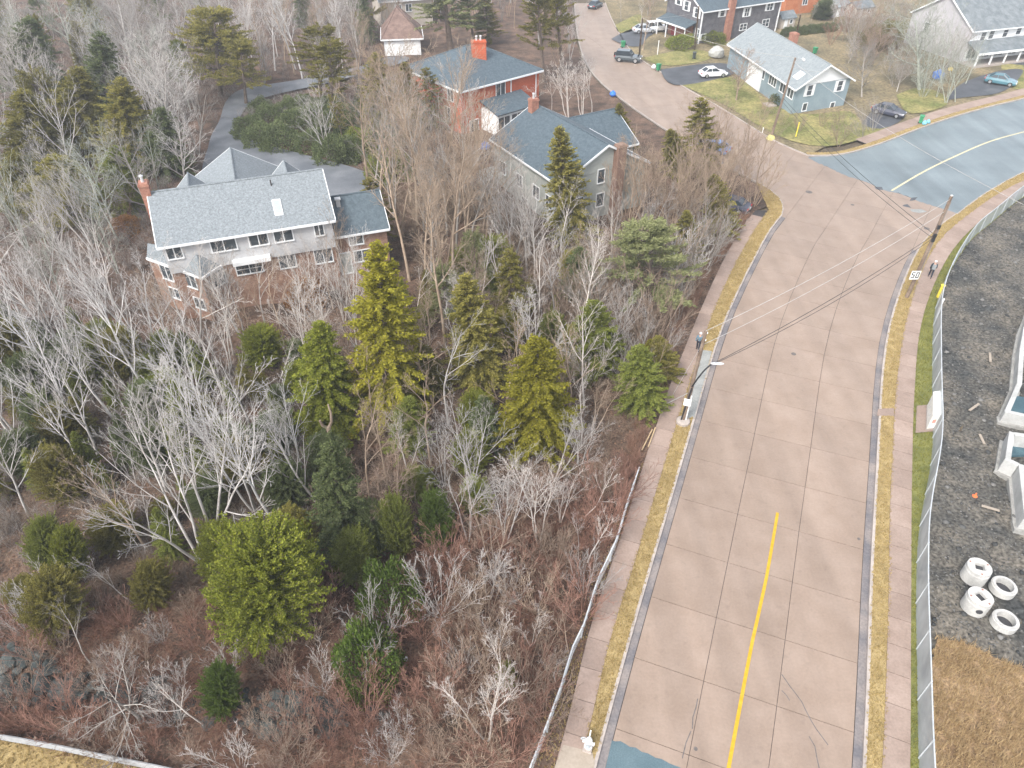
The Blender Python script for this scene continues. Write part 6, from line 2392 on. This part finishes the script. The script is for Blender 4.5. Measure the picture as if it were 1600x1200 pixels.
# broken snag with two arms
sb = at(522, 712)
t = thing('dead_snag', 'broken forked snag with two bare arms above the dark spruce', 'tree', sb)
hh = height_to(sb, 632)
b = MB()
b.tube([sb, sb + Vector((0, 0, hh * .35)), sb + Vector((.05, 0, hh * .55))], [.2, .16, .15], 8)
b.build('trunk', BK_tan, t)
for P in ([(.05, 0, .55), (.35, 0, .68), (.42, 0, .85), (.36, 0, 1.0)], [(.05, 0, .54), (-.3, 0, .6), (-.42, 0, .7)]):
    b = MB()
    b.tube([sb + Vector((x, y, z * hh)) for x, y, z in P], [.13, .1, .08, .05][:len(P)], 7)
    b.build('limb', BK_tan, t)

# scattered trees, region by region
def wpoly(px):
    return [(p.x, p.y) for p in pts(px)]
NO = [wpoly(drive1), [(p.x, p.y) for p in f1.rect(-3, L1 + 6, -1.5, 13)], [(p.x, p.y) for p in f2.rect(-1.5, w2 + 1.5, -4, d2 + 1)], [(p.x, p.y) for p in f3.rect(-1.5, L3 + 1.5, -1.5, W3 + 9)],
      [(p.x, p.y) for p in f7.rect(-2, w7 + 2, -1.5, l7 + 2)], [(p.x, p.y) for p in f5.rect(-3, w5 + 2, -2, 12)], [(p.x, p.y) for p in f8.rect(-2, W8, -4, D8 + 1)], [(p.x, p.y) for p in f4.rect(-2, 9, -9, 9)],
      [(p.x, p.y) for p in f9.rect(-1, 11, -1, 10)], [(p.x, p.y) for p in f6.rect(-1, 10, -1, 10)]]
wood2 = [(p.x, p.y) for p in wood_poly]
yard2 = [(p.x, p.y) for p in yard_poly]
def scatter(px, n_, mind, host=wood2, edge=1.0):
    poly = wpoly(px)
    xs, ys = [p[0] for p in poly], [p[1] for p in poly]
    out = []
    tries = 0
    while len(out) < n_ and tries < n_ * 60:
        tries += 1
        p = (random.uniform(min(xs), max(xs)), random.uniform(min(ys), max(ys)))
        if not inside(p, poly) or not inside(p, host) or any(inside(p, q) for q in NO):
            continue
        if any((p[0] - a) ** 2 + (p[1] - c) ** 2 < mind * mind for a, c in TAKEN):
            continue
        if edge and bdist(p, host) < edge:
            continue
        out.append(Vector((p[0], p[1], 0)))
        TAKEN.append(p)
    return out
MARKS = [('the big rounded cedar', (415, 985)), ('the vivid yellow-green spruce', (838, 690)), ('the tallest yellow-green spruce', (608, 645)), ('the bay of the brick house', (315, 520)), ('the brick chimney', (240, 400)),
         ('the broken snag', (522, 710)), ('the dark blue-green spruce', (545, 862)), ('the orange fallen log', (645, 905)), ('the lamp pole', (1066, 661)), ('the wide pale pine', (1028, 488)), ('the house wing', (560, 450)),
         ('the gabled house corner', (875, 370)), ('the red brick house', (735, 260)), ('the grey driveway', (400, 240)), ('the garage', (625, 90)), ('the white birch clump', (760, 1155)), ('the splayed broken tree', (222, 1130)),
         ('the chain-link fence end', (1003, 745)), ('the lower chain-link fence', (915, 990)), ('the white plastic tub', (635, 1036)), ('the tallest tan maple', (712, 478)), ('the tall ragged olive spruce', (893, 345)),
         ('the tall narrow spruce', (1097, 285)), ('the walking person', (1089, 550)), ('the sidewalk-end car', (1138, 328)), ('the olive spruce clump', (120, 260)), ('the rhododendron bed', (470, 220)),
         ('the guard rail', (150, 1190)), ('the dull olive cedar', (85, 985)), ('the forked white birch', (187, 497)), ('the three leaning pale stems', (318, 880)), ('the thick left-edge trunk', (45, 806)), ('the yellow-barked slim tree', (578, 778)),
         ('the white house gable', (1430, 120)), ('the blue bungalow', (1300, 175)), ('the dark house porch', (1060, 60)), ('the layered yellow-olive pine', (345, 150)), ('the two tall thin pines', (865, 125)), ('the small upright cedar', (348, 1112)),
         ('the ditch boulders', (480, 1120)), ('the white board fence', (765, 283)), ('the large house window', (395, 500)), ('the sunroom', (790, 235)), ('the left-edge spruces', (40, 330))]
MARKW = [(nm, at(*q)) for nm, q in MARKS]
USED = set()
BARKW = {'grey_bark': 'grey', 'silver_twig_bark': 'silvery', 'pale_twig_bark': 'pale', 'tan_bark': 'tan', 'white_birch_bark': 'white', 'red_twig_bark': 'red-twigged', 'brown_twig_bark': 'brown', 'mossy_grey_bark': 'mossy',
         'olive_needles': 'olive', 'green_needles': 'green', 'dark_needles': 'dark', 'bright_needles': 'bright green', 'golden_needles': 'yellow-green', 'pale_pine_needles': 'pale green'}
FORMW = {'maple': 'leafless tree', 'fork': 'forked leafless tree', 'birch': 'slim birch', 'clump': 'multi-stemmed birch', 'tall': 'straight leafless tree', 'round': 'round-crowned leafless tree', 'shrub': 'bare bush', 'weep': 'broken tree',
         'spruce': 'spruce', 'cedar': 'rounded fir', 'pine': 'pine', 'tallpine': 'bare-stemmed pine', 'bush': 'leafy bush'}
def describe(kind, p, h, m):
    size = 'low' if h < 3 else 'small' if h < 5 else 'medium' if h < 8.5 else 'tall' if h < 12 else 'towering'
    if kind == 'shrub':
        size = 'small' if h < 2.6 else 'medium' if h < 3.4 else 'large'
    col_ = BARKW.get(m.name.split('.')[0], 'grey') if m else 'pale'
    x, y, _ = proj(p)
    for nm, q in sorted(MARKW, key=lambda a: (a[1] - p).length)[:12]:
        d = (q - p).length
        qx, qy, _ = proj(q)
        dx, dy = x - qx, y - qy
        dr = ('right of' if dx > 0 else 'left of') if abs(dx) > abs(dy) * 1.6 else ('behind' if dy < 0 else 'in front of') if abs(dy) > abs(dx) * 1.6 else ('behind and ' if dy < 0 else 'in front and ') + ('right of' if dx > 0 else 'left of')
        near = 'just ' if d < 4 else '' if d < 9 else 'some way ' if d < 18 else 'far '
        l_ = f'{size} {col_} {FORMW[kind]} {near}{dr} {nm}'
        if l_ not in USED and len(l_.replace('-', ' ').split()) <= 16:
            USED.add(l_)
            return l_
    return l_
SHOW = [((838, 696), 528, 55), ((608, 650), 400, 60), ((752, 606), 440, 45), ((515, 668), 515, 45), ((540, 865), 700, 42), ((1028, 490), 350, 62), ((415, 985), 800, 90), ((612, 950), 890, 50), ((580, 1055), 990, 55), ((1002, 640), 545, 40), ((893, 378), 200, 40), ((655, 772), 735, 30), ((628, 866), 770, 30), ((688, 850), 765, 30)]
def hides(p, h):
    x0, y0, _ = proj(p)
    x1, y1, _ = proj((p[0], p[1], h))
    for (bx, by), ty, hw in SHOW:
        if y0 > by - 8 and y1 < by - .25 * (by - ty) and abs((x0 * .5 + x1 * .5) - bx) < hw + 14:
            return True
    return False
def grove(px, n_, mind, kinds, hrange, barks, label, group, host=wood2, leaf=None, lean=0.0, edge=1.0, wf=None):
    for p in scatter(px, n_, mind, host, edge):
        k = random.choice(kinds)
        h = random.uniform(*hrange)
        TAKEN.pop() if False else None
        if h > 2.4 and hides(p, h) and random.random() < .8:
            continue
        bk, lf = random.choice(barks) if barks else None, random.choice(leaf) if leaf else None
        plant(k, p, h, wf * h if wf else None, (random.gauss(lean, .06) * h, random.gauss(0, .05) * h), describe(k, p, h, bk or lf), group, bark=bk, leaf=lf)
grove([(-60, 560), (240, 520), (330, 590), (480, 610), (500, 720), (470, 840), (330, 900), (60, 900), (-80, 860)], 25, 2.3, ['maple', 'fork', 'maple'], (9, 13), [BK_silver, BK_silver, BK_pale],
      'pale leafless maple in the dense grey stand below the brick house', 'pale leafless maples below the brick house', lean=-.14)
grove([(-60, 370), (215, 370), (235, 500), (200, 560), (-60, 600)], 22, 2.3, ['maple', 'fork', 'birch'], (9, 12), [BK_pale, BK_grey, BK_moss],
      'grey leafless tree crowded left of the brick house', 'grey leafless trees left of the brick house', lean=-.05)
grove([(-80, 60), (320, 60), (300, 300), (210, 380), (-80, 400)], 62, 2.6, ['maple', 'fork', 'round'], (9, 14), [BK_pale, BK_grey, BK_moss],
      'grey leafless tree in the far upper left wood', 'grey leafless trees in the upper left wood')
grove([(330, -20), (650, 0), (640, 120), (560, 220), (440, 140), (330, 130)], 52, 2.7, ['maple', 'fork', 'tall'], (9, 15), [BK_pale, BK_grey, BK_tan],
      'grey leafless tree in the upper wood between driveway and garage', 'grey leafless trees behind the driveway')
grove([(640, 0), (900, 0), (950, 60), (910, 110), (800, 50), (680, 50)], 26, 2.8, ['maple', 'tall', 'fork'], (8, 13), [BK_pale, BK_tan, BK_grey],
      'leafless tree behind the red brick house', 'leafless trees behind the red brick house')
grove([(575, 300), (690, 250), (760, 330), (800, 430), (720, 520), (620, 480), (580, 400)], 32, 1.8, ['tall', 'tall', 'fork', 'birch'], (11, 17), [BK_tan, BK_tan, BK_grey],
      'tan leafless tree crowded between the two houses', 'tan leafless trees between the houses')
grove([(775, 330), (860, 390), (960, 400), (950, 450), (860, 460), (770, 420)], 20, 1.4, ['maple', 'birch', 'fork'], (7, 11), [BK_pale, BK_grey, BK_white],
      '', 'leafless trees before the gabled house')
grove([(255, 520), (560, 470), (590, 540), (480, 600), (330, 590)], 18, 1.5, ['birch', 'birch', 'clump', 'fork'], (6, 10), [BK_white, BK_pale, BK_tan],
      '', 'thin trees before the brick house')
grove([(235, 100), (345, 105), (325, 235), (270, 270), (225, 200)], 14, 2.0, ['maple', 'fork', 'maple'], (9, 13), [BK_silver, BK_pale, BK_grey],
      '', 'leafless trees left of the driveway')
grove([(370, 70), (560, 70), (570, 150), (480, 150), (380, 128)], 18, 2.4, ['maple', 'fork', 'tall'], (9, 13), [BK_silver, BK_pale, BK_tan],
      '', 'leafless trees above the driveway')
grove([(500, 180), (590, 180), (640, 290), (600, 320), (560, 260)], 12, 1.8, ['bush', 'bush', 'spruce'], (1.6, 4.5), None,
      '', 'dark bushes right of the driveway', leaf=[LF_dark, LF_dark, LF_green])
grove([(640, 520), (800, 470), (960, 520), (960, 640), (860, 800), (660, 800), (560, 700)], 22, 1.7, ['birch', 'birch', 'tall'], (6.5, 10), [BK_tan, BK_pale, BK_white, BK_tan],
      '', 'slender trunks in the middle wood')
grove([(520, 540), (800, 470), (860, 560), (800, 690), (640, 740), (520, 720)], 32, 1.8, ['birch', 'maple', 'tall', 'clump'], (6, 10), [BK_white, BK_pale, BK_tan, BK_brown],
      'thin leafless tree among the big spruces', 'thin leafless trees among the spruces')
grove([(800, 480), (1010, 380), (1120, 400), (1060, 560), (1010, 660), (880, 680)], 52, 1.5, ['birch', 'clump', 'fork', 'shrub', 'shrub'], (3.5, 7.5), [BK_pale, BK_tan, BK_brown, BK_grey],
      'thin leafless tree in the tangle left of the sidewalk', 'tangled leafless trees near the left sidewalk')
grove([(960, 270), (1110, 260), (1190, 320), (1120, 420), (1000, 400), (950, 340)], 60, 1.5, ['shrub', 'tall', 'birch', 'tall', 'maple'], (5, 10.5), [BK_tan, BK_brown, BK_tan],
      'tan twiggy tree in the thicket at the street corner', 'tan thicket at the street corner')
grove([(560, 720), (800, 690), (930, 700), (900, 820), (760, 900), (640, 890), (560, 860)], 38, 1.5, ['birch', 'clump', 'fork', 'shrub'], (4, 8), [BK_pale, BK_white, BK_brown],
      'thin leafless tree in the tangle above the red brush', 'thin leafless trees above the red brush')
grove([(640, 900), (900, 760), (985, 740), (900, 1010), (830, 1190), (560, 1200), (560, 1040)], 66, 1.1, ['shrub', 'shrub', 'shrub', 'birch'], (2.2, 4.6), [BK_red, BK_red, BK_brown, BK_tan, BK_pale],
      'red-twigged bush in the brush left of the chain-link fence', 'red-twigged bushes near the fence', edge=.4)
grove([(-40, 930), (300, 960), (520, 960), (560, 1080), (560, 1230), (300, 1210), (-40, 1140)], 46, 1.2, ['shrub'], (1.8, 3.6), [BK_red, BK_brown, BK_pale],
      'bare bush on the brown bank near the ditch', 'bare bushes on the brown bank', edge=.4)
grove([(200, 880), (480, 560), (560, 540), (640, 760), (560, 900), (470, 930), (300, 900)], 34, 1.7, ['cedar', 'spruce'], (2.2, 4.6), None,
      'small dull understorey fir between pale trunks', 'small firs under the pale trunks', leaf=[LF_dark, LF_olive, LF_green, LF_bright])
grove([(0, 500), (240, 560), (460, 600), (470, 700), (200, 760), (0, 800)], 46, 1.6, ['cedar', 'spruce'], (2.2, 4.8), None,
      'small dark understorey fir beneath the pale crowns', 'small firs beneath the pale crowns', leaf=[LF_dark, LF_olive, LF_green])
grove([(620, 470), (900, 430), (1010, 400), (1010, 620), (860, 760), (640, 800)], 58, 1.5, ['cedar', 'spruce', 'spruce'], (2.4, 5.4), None,
      'small green understorey fir in the middle wood', 'small firs in the middle wood', leaf=[LF_green, LF_olive, LF_bright, LF_gold])
grove([(-60, 60), (320, 40), (560, 20), (660, 60), (560, 160), (300, 200), (200, 400), (-60, 420)], 28, 4.0, ['spruce', 'pine', 'tallpine'], (6, 11), None,
      'olive conifer scattered through the far upper left wood', 'olive conifers in the upper left wood', leaf=[LF_olive, LF_olive, LF_dark, LF_green])
grove([(940, 30), (1060, 0), (1100, 10), (1050, 70), (1000, 90)], 8, 3, ['maple', 'round', 'birch'], (6, 10), [BK_grey, BK_tan, BK_pale],
      'leafless tree before the porch of the dark house', 'leafless trees before the dark house', host=yard2)
grove([(1290, 20), (1420, 30), (1420, 130), (1360, 150), (1330, 80)], 16, 2.6, ['round', 'maple', 'shrub'], (3.5, 8), [BK_grey, BK_brown],
      'leafless grey tree in the backyards right of the bungalow', 'leafless trees in the backyards', host=yard2)
grove([(1420, 110), (1520, 100), (1500, 160), (1430, 160)], 16, 1.5, ['shrub', 'maple', 'birch', 'fork'], (4, 10), [BK_grey, BK_moss],
      'leafless shrub under the trees before the white house', 'leafless shrubs before the white house', host=yard2)
grove([(1165, 92), (1196, 120), (1240, 160), (1250, 176), (1215, 172), (1175, 135)], 8, 1.6, ['bush', 'shrub', 'bush'], (1.0, 1.9), None,
      '', 'low bushes along the front of the bungalow', host=yard2, leaf=[LF_dark, LF_green, LF_olive])
grove([(1240, 20), (1420, 60), (1400, 160), (1340, 120)], 26, 1.8, ['shrub', 'round', 'maple'], (3, 7.5), [BK_grey, BK_brown, BK_red],
      '', 'bare bushes in the backyards', host=yard2)
grove([(1130, 120), (1240, 190), (1320, 190), (1300, 225), (1180, 190)], 8, 2.5, ['shrub'], (1.5, 2.8), [BK_brown, BK_tan],
      'thin bare bush on the corner lawn', 'thin bare bushes on the corner lawn', host=yard2)
grove([(180, 320), (240, 330), (250, 440), (200, 470)], 5, 1.5, ['shrub', 'birch'], (2.5, 5), [BK_red, BK_brown],
      'reddish bush close to the left end of the brick house', 'reddish bushes beside the brick house')
for px, tp_, w_, lab in (((185, 320), 290, 60, 'rust-leaved shrub left of the brick house roof'), ((200, 360), 335, 50, 'rust-leaved shrub by the left end of the brick house'), ((1045, 330), 310, 26, 'small orange-leaved beech beside the corner thicket'),
                         ((480, 480), 430, 60, 'reddish shrub against the lower brick wall'), ((155, 320), 280, 60, 'rust-tinted shrub below the olive spruces')):
    hero('bush', px, (px[0], tp_), lab, w_, leaf=LF_rust)

# ------------------------------------------------------------------ ground cover (nobody could count it)
def tile(name, tv, tf, P, S, A, m, tint=None):
    """copies of a small template joined into one mesh"""
    n_ = len(P)
    ca, sa = np.cos(A), np.sin(A)
    V = np.empty((n_, len(tv), 3))
    V[:, :, 0] = (tv[None, :, 0] * ca[:, None] - tv[None, :, 1] * sa[:, None]) * S[:, None] + P[:, 0:1]
    V[:, :, 1] = (tv[None, :, 0] * sa[:, None] + tv[None, :, 1] * ca[:, None]) * S[:, None] + P[:, 1:2]
    V[:, :, 2] = tv[None, :, 2] * S[:, None] + P[:, 2:3]
    F = (tf[None] + (np.arange(n_) * len(tv))[:, None, None]).reshape(-1, tf.shape[1])
    o = link(bpy.data.objects.new(name, npmesh(name, V.reshape(-1, 3), F, m)))
    o['kind'] = 'stuff'
    return o

def inpoly_np(P, poly):
    c = np.zeros(len(P), bool)
    j = len(poly) - 1
    x, y = P[:, 0], P[:, 1]
    for i in range(len(poly)):
        xi, yi = poly[i][0], poly[i][1]
        xj, yj = poly[j][0], poly[j][1]
        if yi != yj:
            c ^= ((yi > y) != (yj > y)) & (x < (xj - xi) * (y - yi) / (yj - yi) + xi)
        j = i
    return c

def points_in(poly, n_, z, avoid=()):
    poly = [(p[0], p[1]) for p in poly]
    lo = np.min(poly, 0)
    hi = np.max(poly, 0)
    out = np.zeros((0, 2))
    for _ in range(60):
        P = rng.uniform(lo, hi, (max(2000, n_), 2))
        P = P[inpoly_np(P, poly)]
        for a in avoid:
            P = P[~inpoly_np(P, a)]
        out = np.concatenate([out, P])
        if len(out) >= n_:
            break
    out = out[:n_]
    return np.concatenate([out, np.full((len(out), 1), z)], 1)

def tuft(n_, h, spread, wdt, seed):
    rg = np.random.default_rng(seed)
    V, F = [], []
    for i in range(n_):
        a = rg.uniform(0, 6.28)
        b0 = rg.normal(0, spread * .4, 2)
        tip = b0 + np.array([math.cos(a), math.sin(a)]) * spread * rg.uniform(.3, 1.3)
        hh_ = h * rg.uniform(.5, 1.2)
        s_ = np.array([-math.sin(a), math.cos(a)]) * wdt
        k = len(V)
        V += [(b0[0] - s_[0], b0[1] - s_[1], 0), (b0[0] + s_[0], b0[1] + s_[1], 0), (tip[0], tip[1], hh_)]
        F.append((k, k + 1, k + 2))
    return np.array(V), np.array(F)

G_tan = leafmat('dry_verge_blades', (0.33, 0.24, 0.095), (0.58, 0.46, 0.225), transl=.3, objrand=0)
G_green = leafmat('green_verge_blades', (0.16, 0.175, 0.04), (0.36, 0.34, 0.10), transl=.3, objrand=0)
G_brown = leafmat('brown_field_blades', (0.29, 0.195, 0.10), (0.58, 0.44, 0.25), transl=.3, objrand=0)
G_litter = leafmat('leaf_litter_flakes', (0.09, 0.052, 0.036), (0.28, 0.175, 0.12), transl=.15, objrand=0)
def grass(name, poly, dens, h, m, z=.12, avoid=(), spread=.06, wdt=.009, n_=9, a_=None):
    ar = a_ or abs(area([(p[0], p[1]) for p in poly]))
    tv, tf = tuft(n_, h, spread, wdt, 5)
    P = points_in(poly, int(ar * dens), z, avoid)
    S = rng.uniform(.6, 1.3, len(P))
    return tile(name, tv, tf, P, S, rng.uniform(0, 6.28, len(P)), m)
near_l = [p for p in verge_l if p.y < 64]
pad_w = wpoly([(1071, 656), (1084.5, 654), (1112, 551), (1098, 549)])
grass('verge_grass', between(offset(walk_l_r, -.09), offset(kl + klc[1:7], -.09)), 75, .10, G_tan, .135, [pad_w, wpoly([(848, 1262), (867, 1199), (880, 1166), (925, 1177), (929, 1195), (915, 1262)])])
grass('verge_grass', between(offset(kr + kra[1:22], .09), offset(walk_r_l, .09)), 75, .10, G_tan, .135, [wpoly([(1369, 652), (1396, 652), (1396, 640), (1371, 641)])])
cabp = [(p.x, p.y) for p in fr.rect(-.25, lc + .15, -.8, .9)]
grass('site_edge_grass', verge_i, 75, .11, G_green, .10, [cabp])
dryp = between([p for p in walk_l_l if p.y < 34], [p for p in offset(rail_line, -.4)])
grass('fence_side_grass', dryp, 60, .14, G_tan, .1, [wpoly([(848, 1262), (867, 1199), (880, 1166), (925, 1177), (929, 1195), (915, 1262)])])
grass('field_grass', dry_poly, 55, .26, G_brown, .22, spread=.22, wdt=.012, n_=10)
grass('bank_grass', out_poly, 60, .16, G_tan, .22)
grass('lawn_grass', verge_u, 20, .12, G_tan, .135)

# leaf litter on the woodland floor: flakes everywhere near, brush in tufts
near_wood = clip(wood2, [(-75, 5), (40, 5), (40, 75), (-75, 75)])
fl_v = np.array([(-.07, 0, .0), (0, -.045, .03), (.08, 0, .02), (0, .05, .045)])
fl_f = np.array([(0, 1, 2, 3)])
P = points_in(near_wood, 52000, .1, [NO[1], NO[0]])
zz = np.array([noise.noise((p[0] * .22, p[1] * .22, 1.7)) + .5 * noise.noise((p[0] * .594, p[1] * .594, 4.2)) for p in P])
P[:, 2] = .06 + .28 * zz + rng.uniform(.0, .05, len(P))
P[:, 2] = np.maximum(P[:, 2], .04)
tile('leaf_litter', fl_v, fl_f, P, rng.uniform(.6, 1.7, len(P)), rng.uniform(0, 6.28, len(P)), G_litter)

def brush_template(n_, h, spread, r_, seed):
    rg = random.Random(seed)
    gt = {}
    for i in range(n_):
        a = rg.uniform(0, 6.28)
        s_ = spread * rg.uniform(.3, 1.1)
        hh_ = h * rg.uniform(.5, 1.1)
        x0, y0 = rg.gauss(0, .12), rg.gauss(0, .12)
        m_ = (x0 + math.cos(a) * s_ * .4, y0 + math.sin(a) * s_ * .4, hh_ * .6)
        tp_ = (x0 + math.cos(a + rg.uniform(-.5, .5)) * s_, y0 + math.sin(a) * s_, hh_)
        gt.setdefault((3, 3), []).append(([(x0, y0, -.05), m_, tp_], [r_, r_ * .8, r_ * .5]))
        for k in range(3):
            q = tuple(m_[j] + (tp_[j] - m_[j]) * rg.uniform(-.3, .7) for j in range(3))
            e = (q[0] + rg.gauss(0, .22), q[1] + rg.gauss(0, .22), q[2] + rg.uniform(.05, .3) * h)
            gt.setdefault((2, 3), []).append(([q, e], [r_ * .6, r_ * .4]))
    return tubes_np(gt)
B_red = leafmat('red_brush_stems', (0.14, 0.07, 0.05), (0.31, 0.175, 0.128), transl=0, objrand=0)
B_brown = leafmat('brown_brush_stems', (0.15, 0.112, 0.08), (0.35, 0.275, 0.205), transl=0, objrand=0)
B_grey = leafmat('grey_brush_stems', (0.17, 0.15, 0.135), (0.38, 0.35, 0.325), transl=0, objrand=0)
def brush(name, px, n_, h, spread, m, seed, r_=.007, avoid=(), host=wood2):
    tv, tf = brush_template(11, h, spread, r_, seed)
    P = points_in(wpoly(px), n_, .05, avoid)
    P = P[inpoly_np(P, host)]
    return tile(name, tv, tf, P, rng.uniform(.55, 1.4, len(P)), rng.uniform(0, 6.28, len(P)), m)
ditch = wpoly([(-40, 1000), (60, 1015), (120, 1055), (260, 1070), (430, 1085), (600, 1105), (600, 1150), (430, 1150), (260, 1120), (120, 1110), (-40, 1110)])
brush('red_undergrowth', [(380, 900), (560, 870), (920, 740), (1010, 720), (905, 1010), (830, 1200), (420, 1240), (-60, 1140), (-60, 950), (300, 940)], 1500, .8, .5, B_red, 1, avoid=[wpoly([(-40, 1005), (60, 1015), (120, 1055), (200, 1065), (200, 1108), (120, 1110), (-40, 1108)]), wpoly([(390, 1082), (540, 1100), (540, 1145), (390, 1135)])])
brush('brown_undergrowth', [(-60, 520), (300, 560), (640, 540), (880, 560), (1030, 600), (960, 760), (600, 900), (200, 960), (-60, 960)], 1800, .9, .6, B_brown, 2)
brush('grey_undergrowth', [(-60, 480), (300, 560), (520, 620), (480, 860), (-60, 900)], 700, 1.0, .6, B_grey, 3)
brush('brown_undergrowth', [(560, 300), (760, 300), (960, 400), (1160, 330), (1050, 560), (760, 560), (600, 500)], 1500, 1.0, .7, B_brown, 4, r_=.009, avoid=NO)
brush('grey_undergrowth', [(-60, 200), (300, 220), (240, 500), (-60, 520)], 800, 1.2, .8, B_grey, 5, r_=.01, avoid=NO)
brush('grey_undergrowth', [(-60, 20), (640, 0), (560, 200), (300, 220), (-60, 200)], 1300, 1.5, 1.1, B_grey, 6, r_=.014, avoid=NO)
brush('brown_undergrowth', [(1030, 600), (1110, 430), (1180, 340), (1150, 345), (1060, 480), (1000, 640), (960, 760), (990, 750)], 420, .9, .6, leafmat('russet_brush', (0.19, 0.10, 0.07), (0.36, 0.23, 0.165), transl=0, objrand=0), 7)

# boulders of the ditch: each a thing
bl = []
for s_ in range(6):
    bm = bmesh.new()
    bmesh.ops.create_icosphere(bm, subdivisions=2, radius=.5)
    for v in bm.verts:
        d = v.co.copy()
        v.co *= 1 + .45 * noise.noise(d * 2.2 + Vector((s_ * 7, 0, 0)))
        v.co.z *= .68
    me = bpy.data.meshes.new('boulder')
    bm.to_mesh(me)
    bm.free()
    me.materials.append(M_boulder)
    bl.append(me)
n_ = 0
spots = []
while n_ < 150:
    p = (random.uniform(-32, 0), random.uniform(12, 24))
    if not inside(p, ditch):
        continue
    px_, py_, _d = proj((p[0], p[1], 0))
    if (200 < px_ < 380 or px_ > 550) and random.random() < .8:
        continue
    if any(math.dist(p, q) < .42 for q in spots):
        n_ += .02
        continue
    spots.append(p)
    n_ += 1
    o = link(bpy.data.objects.new('boulder', random.choice(bl)))
    s_ = random.uniform(.4, 1.15)
    o.location = (p[0], p[1], .12)
    o.scale = (s_, s_ * random.uniform(.7, 1.1), s_ * random.uniform(.7, 1.1))
    o.rotation_euler = (random.uniform(-.3, .3), random.uniform(-.3, .3), random.uniform(0, 6.28))
    tag(o, 'dark grey-green boulder lying in the stony ditch', 'boulder', 'boulders in the ditch')
for px, s_, lab in (((110, 1082), 1.5, 'largest pale green boulder at the tip of the drooping limbs'), ((25, 1030), 1.3, 'large blue-green boulder alone at the left edge')):
    p = at(*px)
    o = link(bpy.data.objects.new('boulder', bl[0]))
    o.location = (p.x, p.y, .2)
    o.scale = (s_, s_ * .8, s_ * .7)
    tag(o, lab, 'boulder')

# stones and rubble of the site
bm = bmesh.new()
bmesh.ops.create_icosphere(bm, subdivisions=1, radius=.5)
for v in bm.verts:
    v.co *= 1 + .5 * noise.noise(v.co * 3)
    v.co.z *= .6
tv = np.array([v.co[:] for v in bm.verts])
tf = np.array([[v.index for v in f.verts] for f in bm.faces])
bm.free()
site2 = [(p[0], p[1]) for p in site_poly]
P = points_in(clip(site2, [(10, 8), (70, 8), (70, 90), (10, 90)]), 30000, .08, [wpoly([(1458, 1262), (1454, 1040), (1490, 1010), (1560, 1040), (1720, 1075), (1760, 1300)])])
S = rng.uniform(.05, .15, len(P)) * (1 + 2.2 * (rng.random(len(P)) > .975))
P[:, 2] = .05 + .32 * np.array([noise.noise((p[0] * .5, p[1] * .5, 1.7)) + .5 * noise.noise((p[0] * 1.35, p[1] * 1.35, 4.2)) for p in P])
M_rub = leafmat('rubble_stones', (0.035, 0.038, 0.04), (0.20, 0.195, 0.185), transl=0, objrand=0)
tile('rubble', tv, tf, P, S, rng.uniform(0, 6.28, len(P)), M_rub)

# ------------------------------------------------------------------ the damp air over the whole place
b = MB()
b.hexa([(-425, -65, -1.3), (425, -65, -1.3), (425, 625, -1.3), (-425, 625, -1.3)], [(-425, -65, 36.5), (425, -65, 36.5), (425, 625, 36.5), (-425, 625, 36.5)])
M_haze = bpy.data.materials.new('haze')
M_haze.use_nodes = True
T = M_haze.node_tree
T.nodes.remove(T.nodes['Principled BSDF'])
pv = T.nodes.new('ShaderNodeVolumePrincipled')
pv.inputs['Color'].default_value = (.86, .9, .95, 1)
pv.inputs['Density'].default_value = 0.0007
pv.inputs['Anisotropy'].default_value = 0.1
T.links.new(pv.outputs[0], T.nodes['Material Output'].inputs['Volume'])
tag(b.build('haze', M_haze), kind='stuff')
